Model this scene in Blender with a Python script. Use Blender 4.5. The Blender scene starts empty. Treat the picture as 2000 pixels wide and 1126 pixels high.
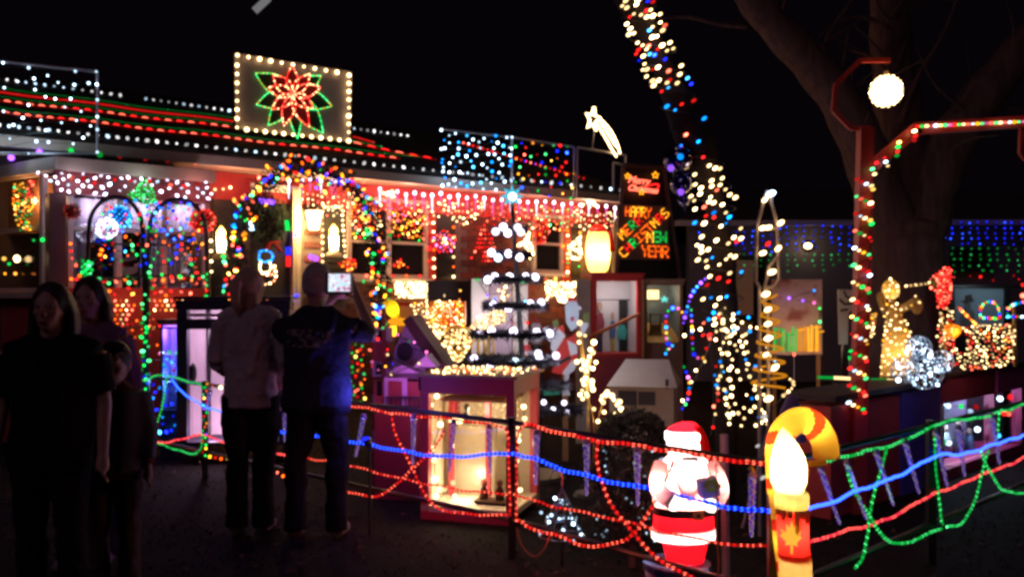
import bpy, math, random
from mathutils import Vector, Matrix
V = Vector
RN = random.Random(11)
SC = bpy.context.scene
# ---------------------------------------------------------------- camera, sky, exposure
F, HZ, CH = 1732.0, 575.0, 1.5          # focal length in photo pixels, horizon row, eye height (m)
cam = bpy.data.cameras.new('camera'); camo = bpy.data.objects.new('camera', cam)
SC.collection.objects.link(camo); SC.camera = camo
cam.sensor_width = 36.0; cam.lens = 36.0 * F / 2000.0; cam.shift_y = (HZ - 563.0) / 2000.0
camo.location = (0, 0, CH); camo.rotation_euler = (math.pi / 2, 0, 0)
cam.clip_start = 0.05; cam.clip_end = 3000
wd = bpy.data.worlds.new('World'); SC.world = wd; wd.use_nodes = True
bgn = wd.node_tree.nodes['Background']
bgn.inputs[0].default_value = (0.75, 0.45, 0.75, 1); bgn.inputs[1].default_value = 0.0022   # night sky
SC.view_settings.view_transform = 'Standard'; SC.view_settings.look = 'None'
SC.view_settings.gamma = 1.0; SC.view_settings.exposure = 0.0; SC.view_settings.use_curve_mapping = False
cy = SC.cycles
cy.use_denoising = True; cy.max_bounces = 5; cy.diffuse_bounces = 3; cy.glossy_bounces = 3
cy.transmission_bounces = 5; cy.transparent_max_bounces = 12
cy.sample_clamp_indirect = 2.5; cy.caustics_reflective = False; cy.caustics_refractive = False
cy.filter_width = 3.0
try: cy.denoiser = 'OPENIMAGEDENOISE'
except Exception: pass

sun = bpy.data.lights.new('night_sky_light', 'SUN'); sun.energy = .105; sun.angle = .35; sun.color = (1, .55, .82)
suno = bpy.data.objects.new('night_sky_light', sun); SC.collection.objects.link(suno); suno.rotation_euler = (math.radians(52), 0, math.radians(-28))
# ---------------------------------------------------------------- materials
MT = {}
def pbr(name, col, rough=.7, var=.25, scale=9.0, bump=.15, metal=0.0, coords='Object'):
    if name in MT: return MT[name]
    m = bpy.data.materials.new(name); m.use_nodes = True; nt = m.node_tree; b = nt.nodes['Principled BSDF']
    tc = nt.nodes.new('ShaderNodeTexCoord'); nz = nt.nodes.new('ShaderNodeTexNoise'); mx = nt.nodes.new('ShaderNodeMix')
    mx.data_type = 'RGBA'; nz.inputs['Scale'].default_value = scale; nz.inputs['Detail'].default_value = 5
    nt.links.new(tc.outputs[coords], nz.inputs['Vector']); nt.links.new(nz.outputs['Fac'], mx.inputs[0])
    mx.inputs[6].default_value = [c * (1 - var) for c in col] + [1]; mx.inputs[7].default_value = [min(1, c * (1 + var)) for c in col] + [1]
    nt.links.new(mx.outputs[2], b.inputs['Base Color']); b.inputs['Roughness'].default_value = rough; b.inputs['Metallic'].default_value = metal
    if rough >= .85: b.inputs['Specular IOR Level'].default_value = .08
    if bump:
        bp = nt.nodes.new('ShaderNodeBump'); bp.inputs['Strength'].default_value = bump; bp.inputs['Distance'].default_value = .02
        nt.links.new(nz.outputs['Fac'], bp.inputs['Height']); nt.links.new(bp.outputs[0], b.inputs['Normal'])
    MT[name] = m; return m
EMC = {'w': (7, 4.5, 1.9), 'c': (3.4, 4.8, 6.2), 'r': (2.4, .035, .03), 'g': (.012, 1.3, .16), 'b': (.025, .06, 3.6), 'y': (3.8, 1.35, .05),
       'o': (3.6, .42, .02), 'p': (.9, .25, 4.0), 'k': (3.2, .45, 1.5), 'a': (.01, .85, 3.4), 'n': (2.3, 2.2, 2.2), 'l': (5, 4.5, 6),
       'R': (4.5, .55, .3), 'G': (.25, 3.0, .8), 'B': (.1, .5, 8), 'O': (6, 1.6, .2), 'Y': (6.5, 3.6, .6), 'A': (.3, 2.6, 6), 'Q': (.14, .55, 8), 'P': (1.7, .05, .12)}
HOT = {'r': 'R', 'b': 'B', 'g': 'G', 'o': 'O', 'y': 'Y', 'a': 'A', 'P': 'R'}
def em(c, k=1.0):
    key = 'glow_%s_%g' % (c, k)
    if key in MT: return MT[key]
    m = bpy.data.materials.new(key); m.use_nodes = True; nt = m.node_tree; nt.nodes.remove(nt.nodes['Principled BSDF'])
    e = nt.nodes.new('ShaderNodeEmission'); col = EMC[c] if isinstance(c, str) else c
    e.inputs[0].default_value = list(col) + [1]; e.inputs[1].default_value = k
    nt.links.new(e.outputs[0], nt.nodes['Material Output'].inputs[0]); MT[key] = m; return m
def shell(name, col, tr=.65, glow=0.0):
    """thin moulded plastic that lets the lamp inside shine through"""
    if name in MT: return MT[name]
    m = bpy.data.materials.new(name); m.use_nodes = True; nt = m.node_tree; nt.nodes.remove(nt.nodes['Principled BSDF'])
    d = nt.nodes.new('ShaderNodeBsdfDiffuse'); t = nt.nodes.new('ShaderNodeBsdfTranslucent'); mx = nt.nodes.new('ShaderNodeMixShader')
    nz = nt.nodes.new('ShaderNodeTexNoise'); nz.inputs['Scale'].default_value = 6
    cm = nt.nodes.new('ShaderNodeMix'); cm.data_type = 'RGBA'; nt.links.new(nz.outputs['Fac'], cm.inputs[0])
    cm.inputs[6].default_value = [c * .85 for c in col] + [1]; cm.inputs[7].default_value = [min(1, c * 1.1) for c in col] + [1]
    for n in (d, t): nt.links.new(cm.outputs[2], n.inputs[0])
    mx.inputs[0].default_value = tr; nt.links.new(d.outputs[0], mx.inputs[1]); nt.links.new(t.outputs[0], mx.inputs[2])
    gl = nt.nodes.new('ShaderNodeBsdfGlossy'); gl.inputs['Roughness'].default_value = .25; m2 = nt.nodes.new('ShaderNodeMixShader')
    m2.inputs[0].default_value = .05; nt.links.new(mx.outputs[0], m2.inputs[1]); nt.links.new(gl.outputs[0], m2.inputs[2])
    nt.links.new(m2.outputs[0], nt.nodes['Material Output'].inputs[0]); MT[name] = m; return m
def clear(name='clear_glass', gf=.1, tint=(.9, .9, .92)):
    if name in MT: return MT[name]
    m = bpy.data.materials.new(name); m.use_nodes = True; nt = m.node_tree; nt.nodes.remove(nt.nodes['Principled BSDF'])
    t = nt.nodes.new('ShaderNodeBsdfTransparent'); g = nt.nodes.new('ShaderNodeBsdfGlossy'); mx = nt.nodes.new('ShaderNodeMixShader')
    t.inputs[0].default_value = list(tint) + [1]; g.inputs['Roughness'].default_value = .05; mx.inputs[0].default_value = gf
    nt.links.new(t.outputs[0], mx.inputs[1]); nt.links.new(g.outputs[0], mx.inputs[2])
    nt.links.new(mx.outputs[0], nt.nodes['Material Output'].inputs[0]); MT[name] = m; return m
cable = pbr('dark_cable', (.012, .02, .012), .5)
black = pbr('black_metal', (.012, .012, .014), .45)
white = pbr('white_paint', (.75, .73, .72), .5, .08)
redp = pbr('red_paint', (.42, .022, .02), .5, .2)
wood = pbr('bare_wood', (.34, .17, .07), .6, .3, 14)
cream = pbr('cream_paint', (.62, .55, .45), .6, .1)

# ---------------------------------------------------------------- geometry helpers
class PL:
    """a vertical plane: a runs along it, d towards the camera side, z up"""
    def __init__(s, o, deg):
        t = math.radians(deg); s.o = V((o[0], o[1], 0)); s.u = V((math.cos(t), math.sin(t), 0)); s.n = V((math.sin(t), -math.cos(t), 0)); s.t = t
    def P(s, a, d, z): return s.o + s.u * a + s.n * d + V((0, 0, z))
    def hit(s, px, py, d=0.0): return cut(px, py, s.o + s.n * d, s.n)
    def A(s, p): return (p - s.o).dot(s.u)
    def rect(s, x0, y0, x1, y1, d=0.0):
        xm, ym = (x0 + x1) / 2, (y0 + y1) / 2
        return s.A(s.hit(x0, ym, d)), s.A(s.hit(x1, ym, d)), s.hit(xm, y1, d).z, s.hit(xm, y0, d).z
CO = V((0, 0, CH))
def cut(px, py, p0, n):
    r = V(((px - 1000) / F, 1.0, (HZ - py) / F)); return CO + r * ((p0 - CO).dot(n) / r.dot(n))
def W(px, py, Y): return V(((px - 1000) / F * Y, Y, CH + (HZ - py) / F * Y))
def face(Y, deg=0.0, px=1000): return PL(((px - 1000) / F * Y, Y), deg)
def resamp(pts, step):
    out = [pts[0].copy()]; acc = 0.0
    for a, b in zip(pts, pts[1:]):
        L = (b - a).length
        if L < 1e-9: continue
        t = step - acc
        while t <= L: out.append(a.lerp(b, t / L)); t += step
        acc = L - (t - step)
    return out
def smooth(pts, it=2):
    for _ in range(it):
        q = [pts[0]]
        for a, b in zip(pts, pts[1:]): q += [a.lerp(b, .25), a.lerp(b, .75)]
        pts = q + [pts[-1]]
    return pts
ORG = {}
class MB:
    def __init__(s): s.v = []; s.f = []; s.m = []; s.sm = False
    def add(s, vs, fs, mi=0):
        k = len(s.v); s.v += [V(x) for x in vs]; s.f += [tuple(i + k for i in f) for f in fs]; s.m += [mi] * len(fs); return s
    def obox(s, c, sx, sy, sz, ux=V((1, 0, 0)), uy=V((0, 1, 0)), uz=V((0, 0, 1)), mi=0):
        vs = [c + ux * (i * sx / 2) + uy * (j * sy / 2) + uz * (k * sz / 2) for i in (-1, 1) for j in (-1, 1) for k in (-1, 1)]
        return s.add(vs, [(0, 1, 3, 2), (4, 6, 7, 5), (0, 4, 5, 1), (2, 3, 7, 6), (0, 2, 6, 4), (1, 5, 7, 3)], mi)
    def pbox(s, pl, a0, a1, d0, d1, z0, z1, mi=0):
        return s.obox(pl.P((a0 + a1) / 2, (d0 + d1) / 2, (z0 + z1) / 2), abs(a1 - a0), abs(d1 - d0), abs(z1 - z0), pl.u, pl.n, V((0, 0, 1)), mi)
    def bar(s, a, b, w, h=None, mi=0):
        d = (b - a); L = d.length; d = d / L; up = V((0, 0, 1)) if abs(d.z) < .95 else V((0, 1, 0))
        x = d.cross(up).normalized(); y = x.cross(d); return s.obox((a + b) / 2, L, w, h or w, d, x, y, mi)
    def tube(s, pts, r, n=6, mi=0, cap=True):
        if len(pts) < 2: return s
        rs = r if isinstance(r, (list, tuple)) else [r] * len(pts); vs = []; prev = None
        for i, p in enumerate(pts):
            d = (pts[min(i + 1, len(pts) - 1)] - pts[max(i - 1, 0)])
            d = d.normalized() if d.length > 1e-9 else V((0, 0, 1))
            if prev is None: x = d.cross(V((0, 1, 0)) if abs(d.y) < .9 else V((1, 0, 0))).normalized()
            else:
                x = prev - d * prev.dot(d); x = x.normalized() if x.length > 1e-6 else d.orthogonal().normalized()
            prev = x; y = d.cross(x)
            vs += [p + (x * math.cos(2 * math.pi * k / n) + y * math.sin(2 * math.pi * k / n)) * rs[i] for k in range(n)]
        fs = [(i * n + k, i * n + (k + 1) % n, (i + 1) * n + (k + 1) % n, (i + 1) * n + k) for i in range(len(pts) - 1) for k in range(n)]
        if cap: fs += [tuple(range(n - 1, -1, -1)), tuple((len(pts) - 1) * n + k for k in range(n))]
        return s.add(vs, fs, mi)
    def ell(s, c, rx, ry, rz, n=12, m=8, mi=0, rot=None):
        vs = [V((0, 0, rz))]
        for j in range(1, m):
            t = math.pi * j / m
            vs += [V((rx * math.sin(t) * math.cos(2 * math.pi * k / n), ry * math.sin(t) * math.sin(2 * math.pi * k / n), rz * math.cos(t))) for k in range(n)]
        vs.append(V((0, 0, -rz)))
        if rot is not None: vs = [rot @ x for x in vs]
        fs = [(0, 1 + k, 1 + (k + 1) % n) for k in range(n)]
        for j in range(m - 2):
            fs += [(1 + j * n + k, 1 + (j + 1) * n + k, 1 + (j + 1) * n + (k + 1) % n, 1 + j * n + (k + 1) % n) for k in range(n)]
        e = len(vs) - 1; o = 1 + (m - 2) * n
        fs += [(e, o + (k + 1) % n, o + k) for k in range(n)]
        return s.add([x + V(c) for x in vs], fs, mi)
    def octa(s, c, r, mi=0, d=None, el=1.0):
        d = d or V((0, 0, 1)); x = d.orthogonal().normalized(); y = d.cross(x)
        vs = [c + d * r * el, c - d * r * el, c + x * r, c - x * r, c + y * r, c - y * r]
        return s.add(vs, [(0, 2, 4), (0, 4, 3), (0, 3, 5), (0, 5, 2), (1, 4, 2), (1, 3, 4), (1, 5, 3), (1, 2, 5)], mi)
    def loft(s, rings, n=14, mi=0, cap=True):
        """rings: (centre, rx, ry) horizontal ellipses"""
        vs = []
        for c, rx, ry in rings: vs += [V(c) + V((rx * math.cos(2 * math.pi * k / n), ry * math.sin(2 * math.pi * k / n), 0)) for k in range(n)]
        fs = [(i * n + k, i * n + (k + 1) % n, (i + 1) * n + (k + 1) % n, (i + 1) * n + k) for i in range(len(rings) - 1) for k in range(n)]
        if cap: fs += [tuple(range(n - 1, -1, -1)), tuple((len(rings) - 1) * n + k for k in range(n))]
        return s.add(vs, fs, mi)
    def prism(s, pts, off, mi=0):
        n = len(pts); vs = list(pts) + [p + off for p in pts]
        return s.add(vs, [tuple(range(n)), tuple(range(2 * n - 1, n - 1, -1))] + [(i, n + i, n + (i + 1) % n, (i + 1) % n) for i in range(n)], mi)
    def build(s, name, mats, parent=None, smooth=False, **pr):
        mats = mats if isinstance(mats, (list, tuple)) else [mats]
        top = parent is None
        if top:
            xs = [v.x for v in s.v]; ys = [v.y for v in s.v]; zs = [v.z for v in s.v]
            o = V(((min(xs) + max(xs)) / 2, (min(ys) + max(ys)) / 2, min(zs)))
            if pr.get('kind') == 'structure': o = V((0, 0, 0))
        else: o = ORG[parent.name]
        me = bpy.data.meshes.new(name); me.from_pydata([tuple(v - o) for v in s.v], [], s.f)
        for m in mats: me.materials.append(m)
        me.polygons.foreach_set('material_index', s.m)
        if smooth: me.polygons.foreach_set('use_smooth', [True] * len(s.f))
        me.update()
        ob = bpy.data.objects.new(name, me); SC.collection.objects.link(ob)
        if top: ob.location = o
        else: ob.parent = parent
        ORG[ob.name] = o
        for k, v in pr.items():
            if v: ob[k] = v
        return ob
def T(name, label, category, loc, group=None):
    o = bpy.data.objects.new(name, None); SC.collection.objects.link(o); o.location = loc; o.empty_display_size = .1
    ORG[o.name] = V(loc); o['label'] = label; o['category'] = category
    if group: o['group'] = group
    return o
def link(name, me, parent, p, scale=1.0, rot=None):
    o = bpy.data.objects.new(name, me); SC.collection.objects.link(o); o.parent = parent
    o.location = p - ORG[parent.name]; o.scale = (scale,) * 3 if not isinstance(scale, tuple) else scale
    if rot is not None: o.rotation_mode = 'QUATERNION'; o.rotation_quaternion = rot
    ORG[o.name] = p; return o
BM = {}
def bulbmesh(shape, mat):
    key = (shape, mat.name)
    if key not in BM:
        b = MB()
        if shape == 'c9': b.ell((0, 0, 0), 1, 1, 1.7, 8, 6)
        elif shape == 'ball': b.ell((0, 0, 0), 1, 1, 1, 12, 8)
        else: b.ell((0, 0, 0), 1, 1, 1.25, 6, 4)
        me = bpy.data.meshes.new('bulb'); me.from_pydata([tuple(v) for v in b.v], [], b.f); me.materials.append(mat)
        me.polygons.foreach_set('use_smooth', [True] * len(b.f)); BM[key] = me
    return BM[key]
KV = (.35, .8, 1.1, 2.2)
def rdir():
    v = V((RN.uniform(-1, 1), RN.uniform(-1, .6), RN.uniform(-1, 1))); return v.normalized() if v.length > .1 else V((0, 0, 1))
def bulbs(parent, pts, cols, rp=3.5, k=1.0, each=True, shape='mini', lean=None, var=KV):
    """bulbs on points; each=True: every bulb its own part; else one joined part of kind stuff"""
    if each:
        for i, p in enumerate(pts):
            c = cols[i % len(cols)] if not callable(cols) else cols(i, p)
            if RN.random() < .3: c = HOT.get(c, c)
            d = lean if lean is not None else rdir()
            r = rp * .68 * p.y / F * RN.uniform(.72, 1.28)
            link('bulb', bulbmesh(shape, em(c, round(k * RN.choice(var), 3))), parent, p, r, d.to_track_quat('Z', 'Y'))
    else:
        b = MB(); mats = []; ix = {}
        for i, p in enumerate(pts):
            c = cols[i % len(cols)] if not callable(cols) else cols(i, p)
            if RN.random() < .3: c = HOT.get(c, c)
            m = em(c, round(k * RN.choice(var), 3))
            if m.name not in ix: ix[m.name] = len(mats); mats.append(m)
            b.octa(p, rp * .78 * p.y / F * RN.uniform(.8, 1.2), ix[m.name], lean or rdir(), 1.35)
        if pts: return b.build('bulbs', mats, parent, kind='stuff')
def strand(name, label, cat, pts, cols, rp=3.5, k=1.0, each=True, shape='mini', group=None, wire=.004, lean=None, wpts=None, wm=None, var=KV):
    w = MB().tube(wpts or pts, wire, 3).build(name, wm or cable, label=label, category=cat, group=group)
    bulbs(w, pts, cols, rp, k, each, shape, lean, var); return w
def inpoly(x, y, poly):
    c = False; j = len(poly) - 1
    for i in range(len(poly)):
        (xi, yi), (xj, yj) = poly[i], poly[j]
        if (yi > y) != (yj > y) and x < (xj - xi) * (y - yi) / (yj - yi) + xi: c = not c
        j = i
    return c
def fill(poly, n, md=9.0):
    xs = [p[0] for p in poly]; ys = [p[1] for p in poly]; out = []
    for _ in range(n * 40):
        x, y = RN.uniform(min(xs), max(xs)), RN.uniform(min(ys), max(ys))
        if inpoly(x, y, poly) and all((x - a) ** 2 + (y - b) ** 2 > md * md for a, b in out): out.append((x, y))
        if len(out) >= n: break
    out.sort(key=lambda q: (round(q[1] / 22.0), q[0] if int(round(q[1] / 22.0)) % 2 else -q[0])); return out
def lamp(name, p, energy, col, r=.03):
    l = bpy.data.lights.new(name, 'POINT'); l.energy = energy; l.color = col; l.shadow_soft_size = r
    o = bpy.data.objects.new(name, l); SC.collection.objects.link(o); o.location = p; return o
def rope(name, label, pl, pix, col, dep=0.0, r=.0085, step=.034, group=None, k=1.0, dots=True, body=.16, multi=None):
    """flexible rope light: a glowing clear tube with a lamp every few centimetres"""
    pts = resamp(smooth([pl.hit(x, y, dep) for x, y in pix]), .03)
    f1, f2 = RN.uniform(0, 6), RN.uniform(0, 6)
    pts = [p + V((RN.gauss(0, .0016), 0, RN.gauss(0, .0016) + .005 * math.sin(i * .21 + f1) + .004 * math.sin(i * .53 + f2))) for i, p in enumerate(pts)]
    o = MB().tube(pts, r * .7, 6).build(name, em(col, body * k), smooth=True, label=label, category='rope light', group=group)
    if dots:
        dp = resamp(pts, step); b = MB()
        for p in dp: b.octa(p, r * 1.0, RN.choice((0, 1, 1)), V((0, -1, 0)), 1.0)
        b.build('bulbs', [em(HOT.get(col, col) if col == 'b' else col, 1.3 * k), em(HOT.get(col, col), 1.4 * k)], o, kind='stuff')
    return o
GL = {'A': '01110 10001 10001 11111 10001 10001 10001', 'C': '01111 10000 10000 10000 10000 10000 01111', 'E': '11111 10000 10000 11110 10000 10000 11111',
      'H': '10001 10001 10001 11111 10001 10001 10001', 'I': '11111 00100 00100 00100 00100 00100 11111', 'M': '10001 11011 10101 10101 10001 10001 10001',
      'N': '10001 11001 10101 10101 10011 10001 10001', 'P': '11110 10001 10001 11110 10000 10000 10000', 'R': '11110 10001 10001 11110 10100 10010 10001',
      'S': '01111 10000 10000 01110 00001 00001 11110', 'T': '11111 00100 00100 00100 00100 00100 00100', 'W': '10001 10001 10001 10101 10101 11011 10001',
      'Y': '10001 10001 01010 00100 00100 00100 00100'}
def word(parent, pl, d, text, cols, x0, y0, dx, dy, cw, ch, rp):
    """letters made of small bulbs; (x0,y0) the first letter's foot, (dx,dy) the step per letter, cw/ch the letter's size in photo pixels"""
    L = math.hypot(dx, dy); ex = (dx / L, dy / L); ey = (-ex[1], ex[0])
    for i, chh in enumerate(text):
        b = MB(); m = em(cols[i % len(cols)], .5); m2 = em(cols[i % len(cols)], 1.1)
        for r, row in enumerate(GL[chh].split()):
            for c, q in enumerate(row):
                if q == '1':
                    a = c / 4 * cw; h = (6 - r) / 6 * ch
                    px = x0 + dx * i + ex[0] * a - ey[0] * h; py = y0 + dy * i + ex[1] * a - ey[1] * h
                    p = pl.hit(px, py, d); b.octa(p, rp * p.y / F, RN.choice((0, 0, 1)), V((0, -1, 0)))
        b.build('letter', [m, m2], parent)
# ================================================================ ground
gm = pbr('soil', (.011, .0068, .0072), .95, .5, 3.5, .6)
gb = MB(); gb.add([V((-600, -200, 0)), V((600, -200, 0)), V((600, 900, 0)), V((-600, 900, 0))], [(0, 1, 2, 3)])
gb.build('ground', gm, kind='structure')
g = MB(); RG = random.Random(3)
for i in range(26000):
    Y = 3.2 + 9.0 * RG.random() ** 1.6; x = RG.uniform(-.62, .66) * Y; p = V((x, Y, 0)); h = RG.uniform(.008, .03); a = RG.uniform(0, 6.28)
    if math.sin(x * 2.3) * math.cos(Y * 1.9) + RG.uniform(-.9, .9) > .75: continue
    s = V((math.cos(a), math.sin(a), 0)) * RG.uniform(.003, .006); t = V((RG.gauss(0, .03), RG.gauss(0, .03), h))
    g.add([p - s, p + s, p + t], [(0, 1, 2)], RG.randrange(2))
g.build('grass', [pbr('dry_grass', (.05, .032, .026), .9), pbr('green_grass', (.026, .021, .017), .9)], kind='stuff')
g = MB()
for i in range(700):
    Y = 3.3 + 5.0 * RG.random(); x = RG.uniform(-.6, .6) * Y; p = V((x, Y, .012 + RG.random() * .02)); a = RG.uniform(0, 6.28); r = RG.uniform(.012, .03)
    e1 = V((math.cos(a), math.sin(a), RG.uniform(-.4, .4))) * r; e2 = V((-math.sin(a), math.cos(a), RG.uniform(-.4, .4))) * r * .5
    g.add([p - e1, p + e2, p + e1, p - e2], [(0, 1, 2, 3)])
g.build('leaf_litter', pbr('dead_leaf', (.10, .05, .028), .85), kind='stuff')
pth = MB(); A0, A1 = W(1690, 1300, 3.6), W(2500, 905, 7.9)
pth.add([V((1.9, 2.4, .03)), V((3.0, 2.0, .03)), V((9, 8.2, .03)), V((7.7, 8.9, .03))], [(0, 1, 2, 3)])
pth.add([V((1.9, 2.4, 0)), V((1.9, 2.4, .03)), V((7.7, 8.9, .03)), V((7.7, 8.9, 0))], [(0, 1, 2, 3)])
pth.build('footpath', pbr('concrete', (.3, .27, .27), .9, .2, 5), kind='structure')

# ================================================================ the house
E0 = (-3.25, 9.88); HP = PL(E0, 38.2)
hs = T('brick_house', 'long low red brick house hung with rows of coloured lights along roof and eaves', 'house', HP.P(1, -.6, 0))
def AX(px, d=-.6): return HP.A(HP.hit(px, 500, d))
WD = -.6                                                     # wall face
aL, aR = AX(405), AX(1216)
mort = pbr('mortar', (.16, .11, .1), .9, .3, 20); bmat = [pbr('red_brick', (.20, .05, .035), .85, .35, 16, .4), pbr('brown_brick', (.15, .055, .04), .85, .35, 16, .4), pbr('dark_brick', (.11, .04, .035), .85, .35, 16, .4)]
wall = MB().pbox(HP, aL - 3.5, aR, WD - .3, WD, 0, 2.95).build('wall', mort, hs)
OP = []                                                      # openings: px rectangles on the wall
for x0, y0, x1, y1 in ((410, 365, 472, 640), (486, 372, 582, 700), (630, 385, 672, 600), (676, 385, 846, 545), (848, 400, 887, 545), (1036, 420, 1096, 535), (1111, 410, 1132, 545)):
    OP.append(HP.rect(x0, y0, x1, y1, WD))
cand = []; nrow = int(2.62 / .086)
for r in range(nrow):
    z0 = .02 + r * .086; a = aL + .02 - (.12 if r % 2 else 0)
    while a < aR - .02:
        a0, a1 = max(a, aL + .01), min(a + .23, aR - .012)
        if a1 - a0 > .05 and not any(o[0] - .02 < a1 and o[1] + .02 > a0 and o[2] - .02 < z0 + .076 and o[3] + .02 > z0 for o in OP):
            c = HP.P((a0 + a1) / 2, WD, z0 + .038); px = 1000 + F * c.x / c.y; py = HZ - F * (c.z - CH) / c.y
            pri = 0 if (585 < px < 632 and 370 < py < 600) else 1 if (885 < px < 1036 and py < 570) else 2 if (1130 < px < 1205 and py < 560) else 3 if py < 600 else 9
            cand.append((pri, RN.random(), a0, a1, z0))
        a += .24
cand.sort(); rest = MB(); BME = {}
for i, (pri, q, a0, a1, z0) in enumerate(cand):
    w = round(a1 - a0, 3); k = RN.randrange(3); pr = .008 + RN.random() * .005
    if i < 300:
        if (w, k) not in BME:
            b = MB().obox(V((0, 0, 0)), w, .03, .076, HP.u, HP.n); me = bpy.data.meshes.new('brick'); me.from_pydata([tuple(v) for v in b.v], [], b.f); me.materials.append(bmat[k]); BME[(w, k)] = me
        link('brick', BME[(w, k)], wall, HP.P((a0 + a1) / 2, WD - .015 + pr, z0 + .038))
    else: rest.obox(HP.P((a0 + a1) / 2, WD - .015 + pr, z0 + .038), w, .03, .076, HP.u, HP.n, mi=k)
rest.build('brickwork', bmat, wall, kind='stuff')
# roof: hipped, gutter at 3.0 m
RS = 1.325 / 3.5; roofm = pbr('roof_tile', (.03, .022, .022), .8, .4, 6, .5)
gut = pbr('gutter_paint', (.5, .38, .3), .5, .15); frieze = pbr('frieze_red', (.40, .03, .03), .6, .25, 7)
aRidge = HP.A(HP.hit(805, 268, -3.5)); aEnd = aR + .28
rb = MB()
g0, g1 = HP.P(-3.2, .03, 3.05), HP.P(aEnd, .03, 3.05); r0, r1 = HP.P(-3.2, -3.5, 3.05 + 3.53 * RS), HP.P(aRidge, -3.5, 3.05 + 3.53 * RS)
b0, b1 = HP.P(-3.2, -7.03, 3.05), HP.P(aEnd, -7.03, 3.05)
rb.add([g0, g1, r1, r0, b0, b1], [(0, 1, 2, 3), (1, 5, 2), (3, 2, 5, 4)])
RU = HP.u; RT = (r0 - g0).normalized(); RNn = RU.cross(RT); RNn = RNn if RNn.z > 0 else -RNn
for i in range(1, 22):                                        # tile courses
    f = i / 22.0; p, q = g0.lerp(r0, f), g1.lerp(r1, f); rb.obox((p + q) / 2 + RNn * .012, (q - p).length, .05, .03, RU, RT, RNn)
roof = rb.build('roof', roofm, hs)
MB().pbox(HP, -3.2, aEnd, -.1, .03, 2.93, 3.04).build('gutter', gut, hs)
MB().pbox(HP, -3.2, aEnd, -.59, -.11, 2.95, 2.985).build('soffit', pbr('soffit_paint', (.35, .2, .17), .7), hs)
MB().pbox(HP, aL, aR - .02, -.597, -.555, 2.62, 2.945).build('frieze', frieze, hs)
def roofhit(px, py, up=.05): return cut(px, py, g0 + RNn * up, RNn)
def window(pl, d, x0, y0, x1, y1, label=None, fw=.05, sash=.55, fm=None, pane=None, par=None, cols=1):
    a0, a1, z0, z1 = pl.rect(x0, y0, x1, y1, d); fm = fm or pbr('window_frame', (.5, .38, .34), .5, .15)
    b = MB(); pr = .06
    b.pbox(pl, a0, a1, d + .004, d + pr, z1 - fw, z1).pbox(pl, a0, a1, d + .004, d + pr, z0, z0 + fw)
    b.pbox(pl, a0, a0 + fw, d + .004, d + pr - .003, z0 + fw, z1 - fw).pbox(pl, a1 - fw, a1, d + .004, d + pr - .003, z0 + fw, z1 - fw)
    for i in range(1, cols): am = a0 + (a1 - a0) * i / cols; b.pbox(pl, am - .03, am + .03, d + .004, d + pr - .006, z0 + fw, z1 - fw)
    w = b.build('window', fm, par or hs)
    if label: w['label'] = label
    zm = z0 + (z1 - z0) * (1 - sash)
    for i in range(cols):
        c0, c1 = a0 + (a1 - a0) * i / cols + .03, a0 + (a1 - a0) * (i + 1) / cols - .03
        if sash: MB().pbox(pl, c0, c1, d + .006, d + .04, zm - .02, zm + .02).build('sash_rail', fm, w)
        for zz0, zz1 in (((z0, zm), (zm, z1)) if sash else ((z0, z1),)):
            MB().pbox(pl, c0, c1, d + .008, d + .014, zz0 + .02, zz1 - .02).build('pane', pane or pbr('dark_pane', (.012, .01, .012), .08, .1, 5, 0), w)
    MB().pbox(pl, a0 - .05, a1 + .05, d + .004, d + .12, z0 - .05, z0 - .003).build('sill', fm, w)
    return w
window(HP, WD, 676, 388, 832, 543, 'double sash window right of the lit arch', cols=2)
window(HP, WD, 1038, 420, 1096, 533, 'sash window behind the pole tree', sash=.5)
def pan(name, pl, d, x0, y0, x1, y1, m, th=.03, par=hs, lab=None):
    a0, a1, z0, z1 = pl.rect(x0, y0, x1, y1, d); return MB().pbox(pl, a0, a1, d + .004, d + th, z0, z1).build(name, m, par, label=lab)
darkg = pbr('shutter_paint', (.02, .018, .018), .5)
for x0, y0, x1, y1 in ((632, 388, 670, 590), (850, 402, 886, 540), (1113, 412, 1131, 540), (414, 368, 470, 640)):
    a0, a1, z0, z1 = HP.rect(x0, y0, x1, y1, WD); s = MB().pbox(HP, a0, a1, WD + .004, WD + .03, z0, z1).build('shutter', darkg, hs)
    n = 16; dz = (z1 - z0 - .06) / n
    for i in range(n): MB().pbox(HP, a0 + .025, a1 - .025, WD + .031, WD + .04, z0 + .03 + i * dz, z0 + .03 + i * dz + dz * .7).build('slat', darkg, s)
for x0, x1, y0 in ((832, 848, 395), (1097, 1111, 412)):
    pan('trim_board', HP, WD, x0, y0, x1, 570, redp, .05)
pan('downpipe', HP, WD, 1193, 432, 1203, 720, cream, .08)
# door bay
door = pan('door', HP, WD, 490, 378, 562, 720, pbr('door_paint', (.03, .022, .02), .5), .035)
pan('door_frame', HP, WD, 566, 372, 581, 720, pbr('porch_post', (.62, .5, .38), .5, .1), .1)
pan('transom', HP, WD, 486, 362, 582, 376, white, .07)
pa = HP.rect(505, 385, 550, 470, WD); MB().pbox(HP, pa[0], pa[1], WD + .036, WD + .042, pa[2], pa[3]).build('pane', MT['dark_pane'], door)
MB().ell(HP.hit(497, 540, WD + .06), .03, .03, .03, 8, 6).build('handle', pbr('brass', (.5, .33, .1), .3, metal=1.0), door)
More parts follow.
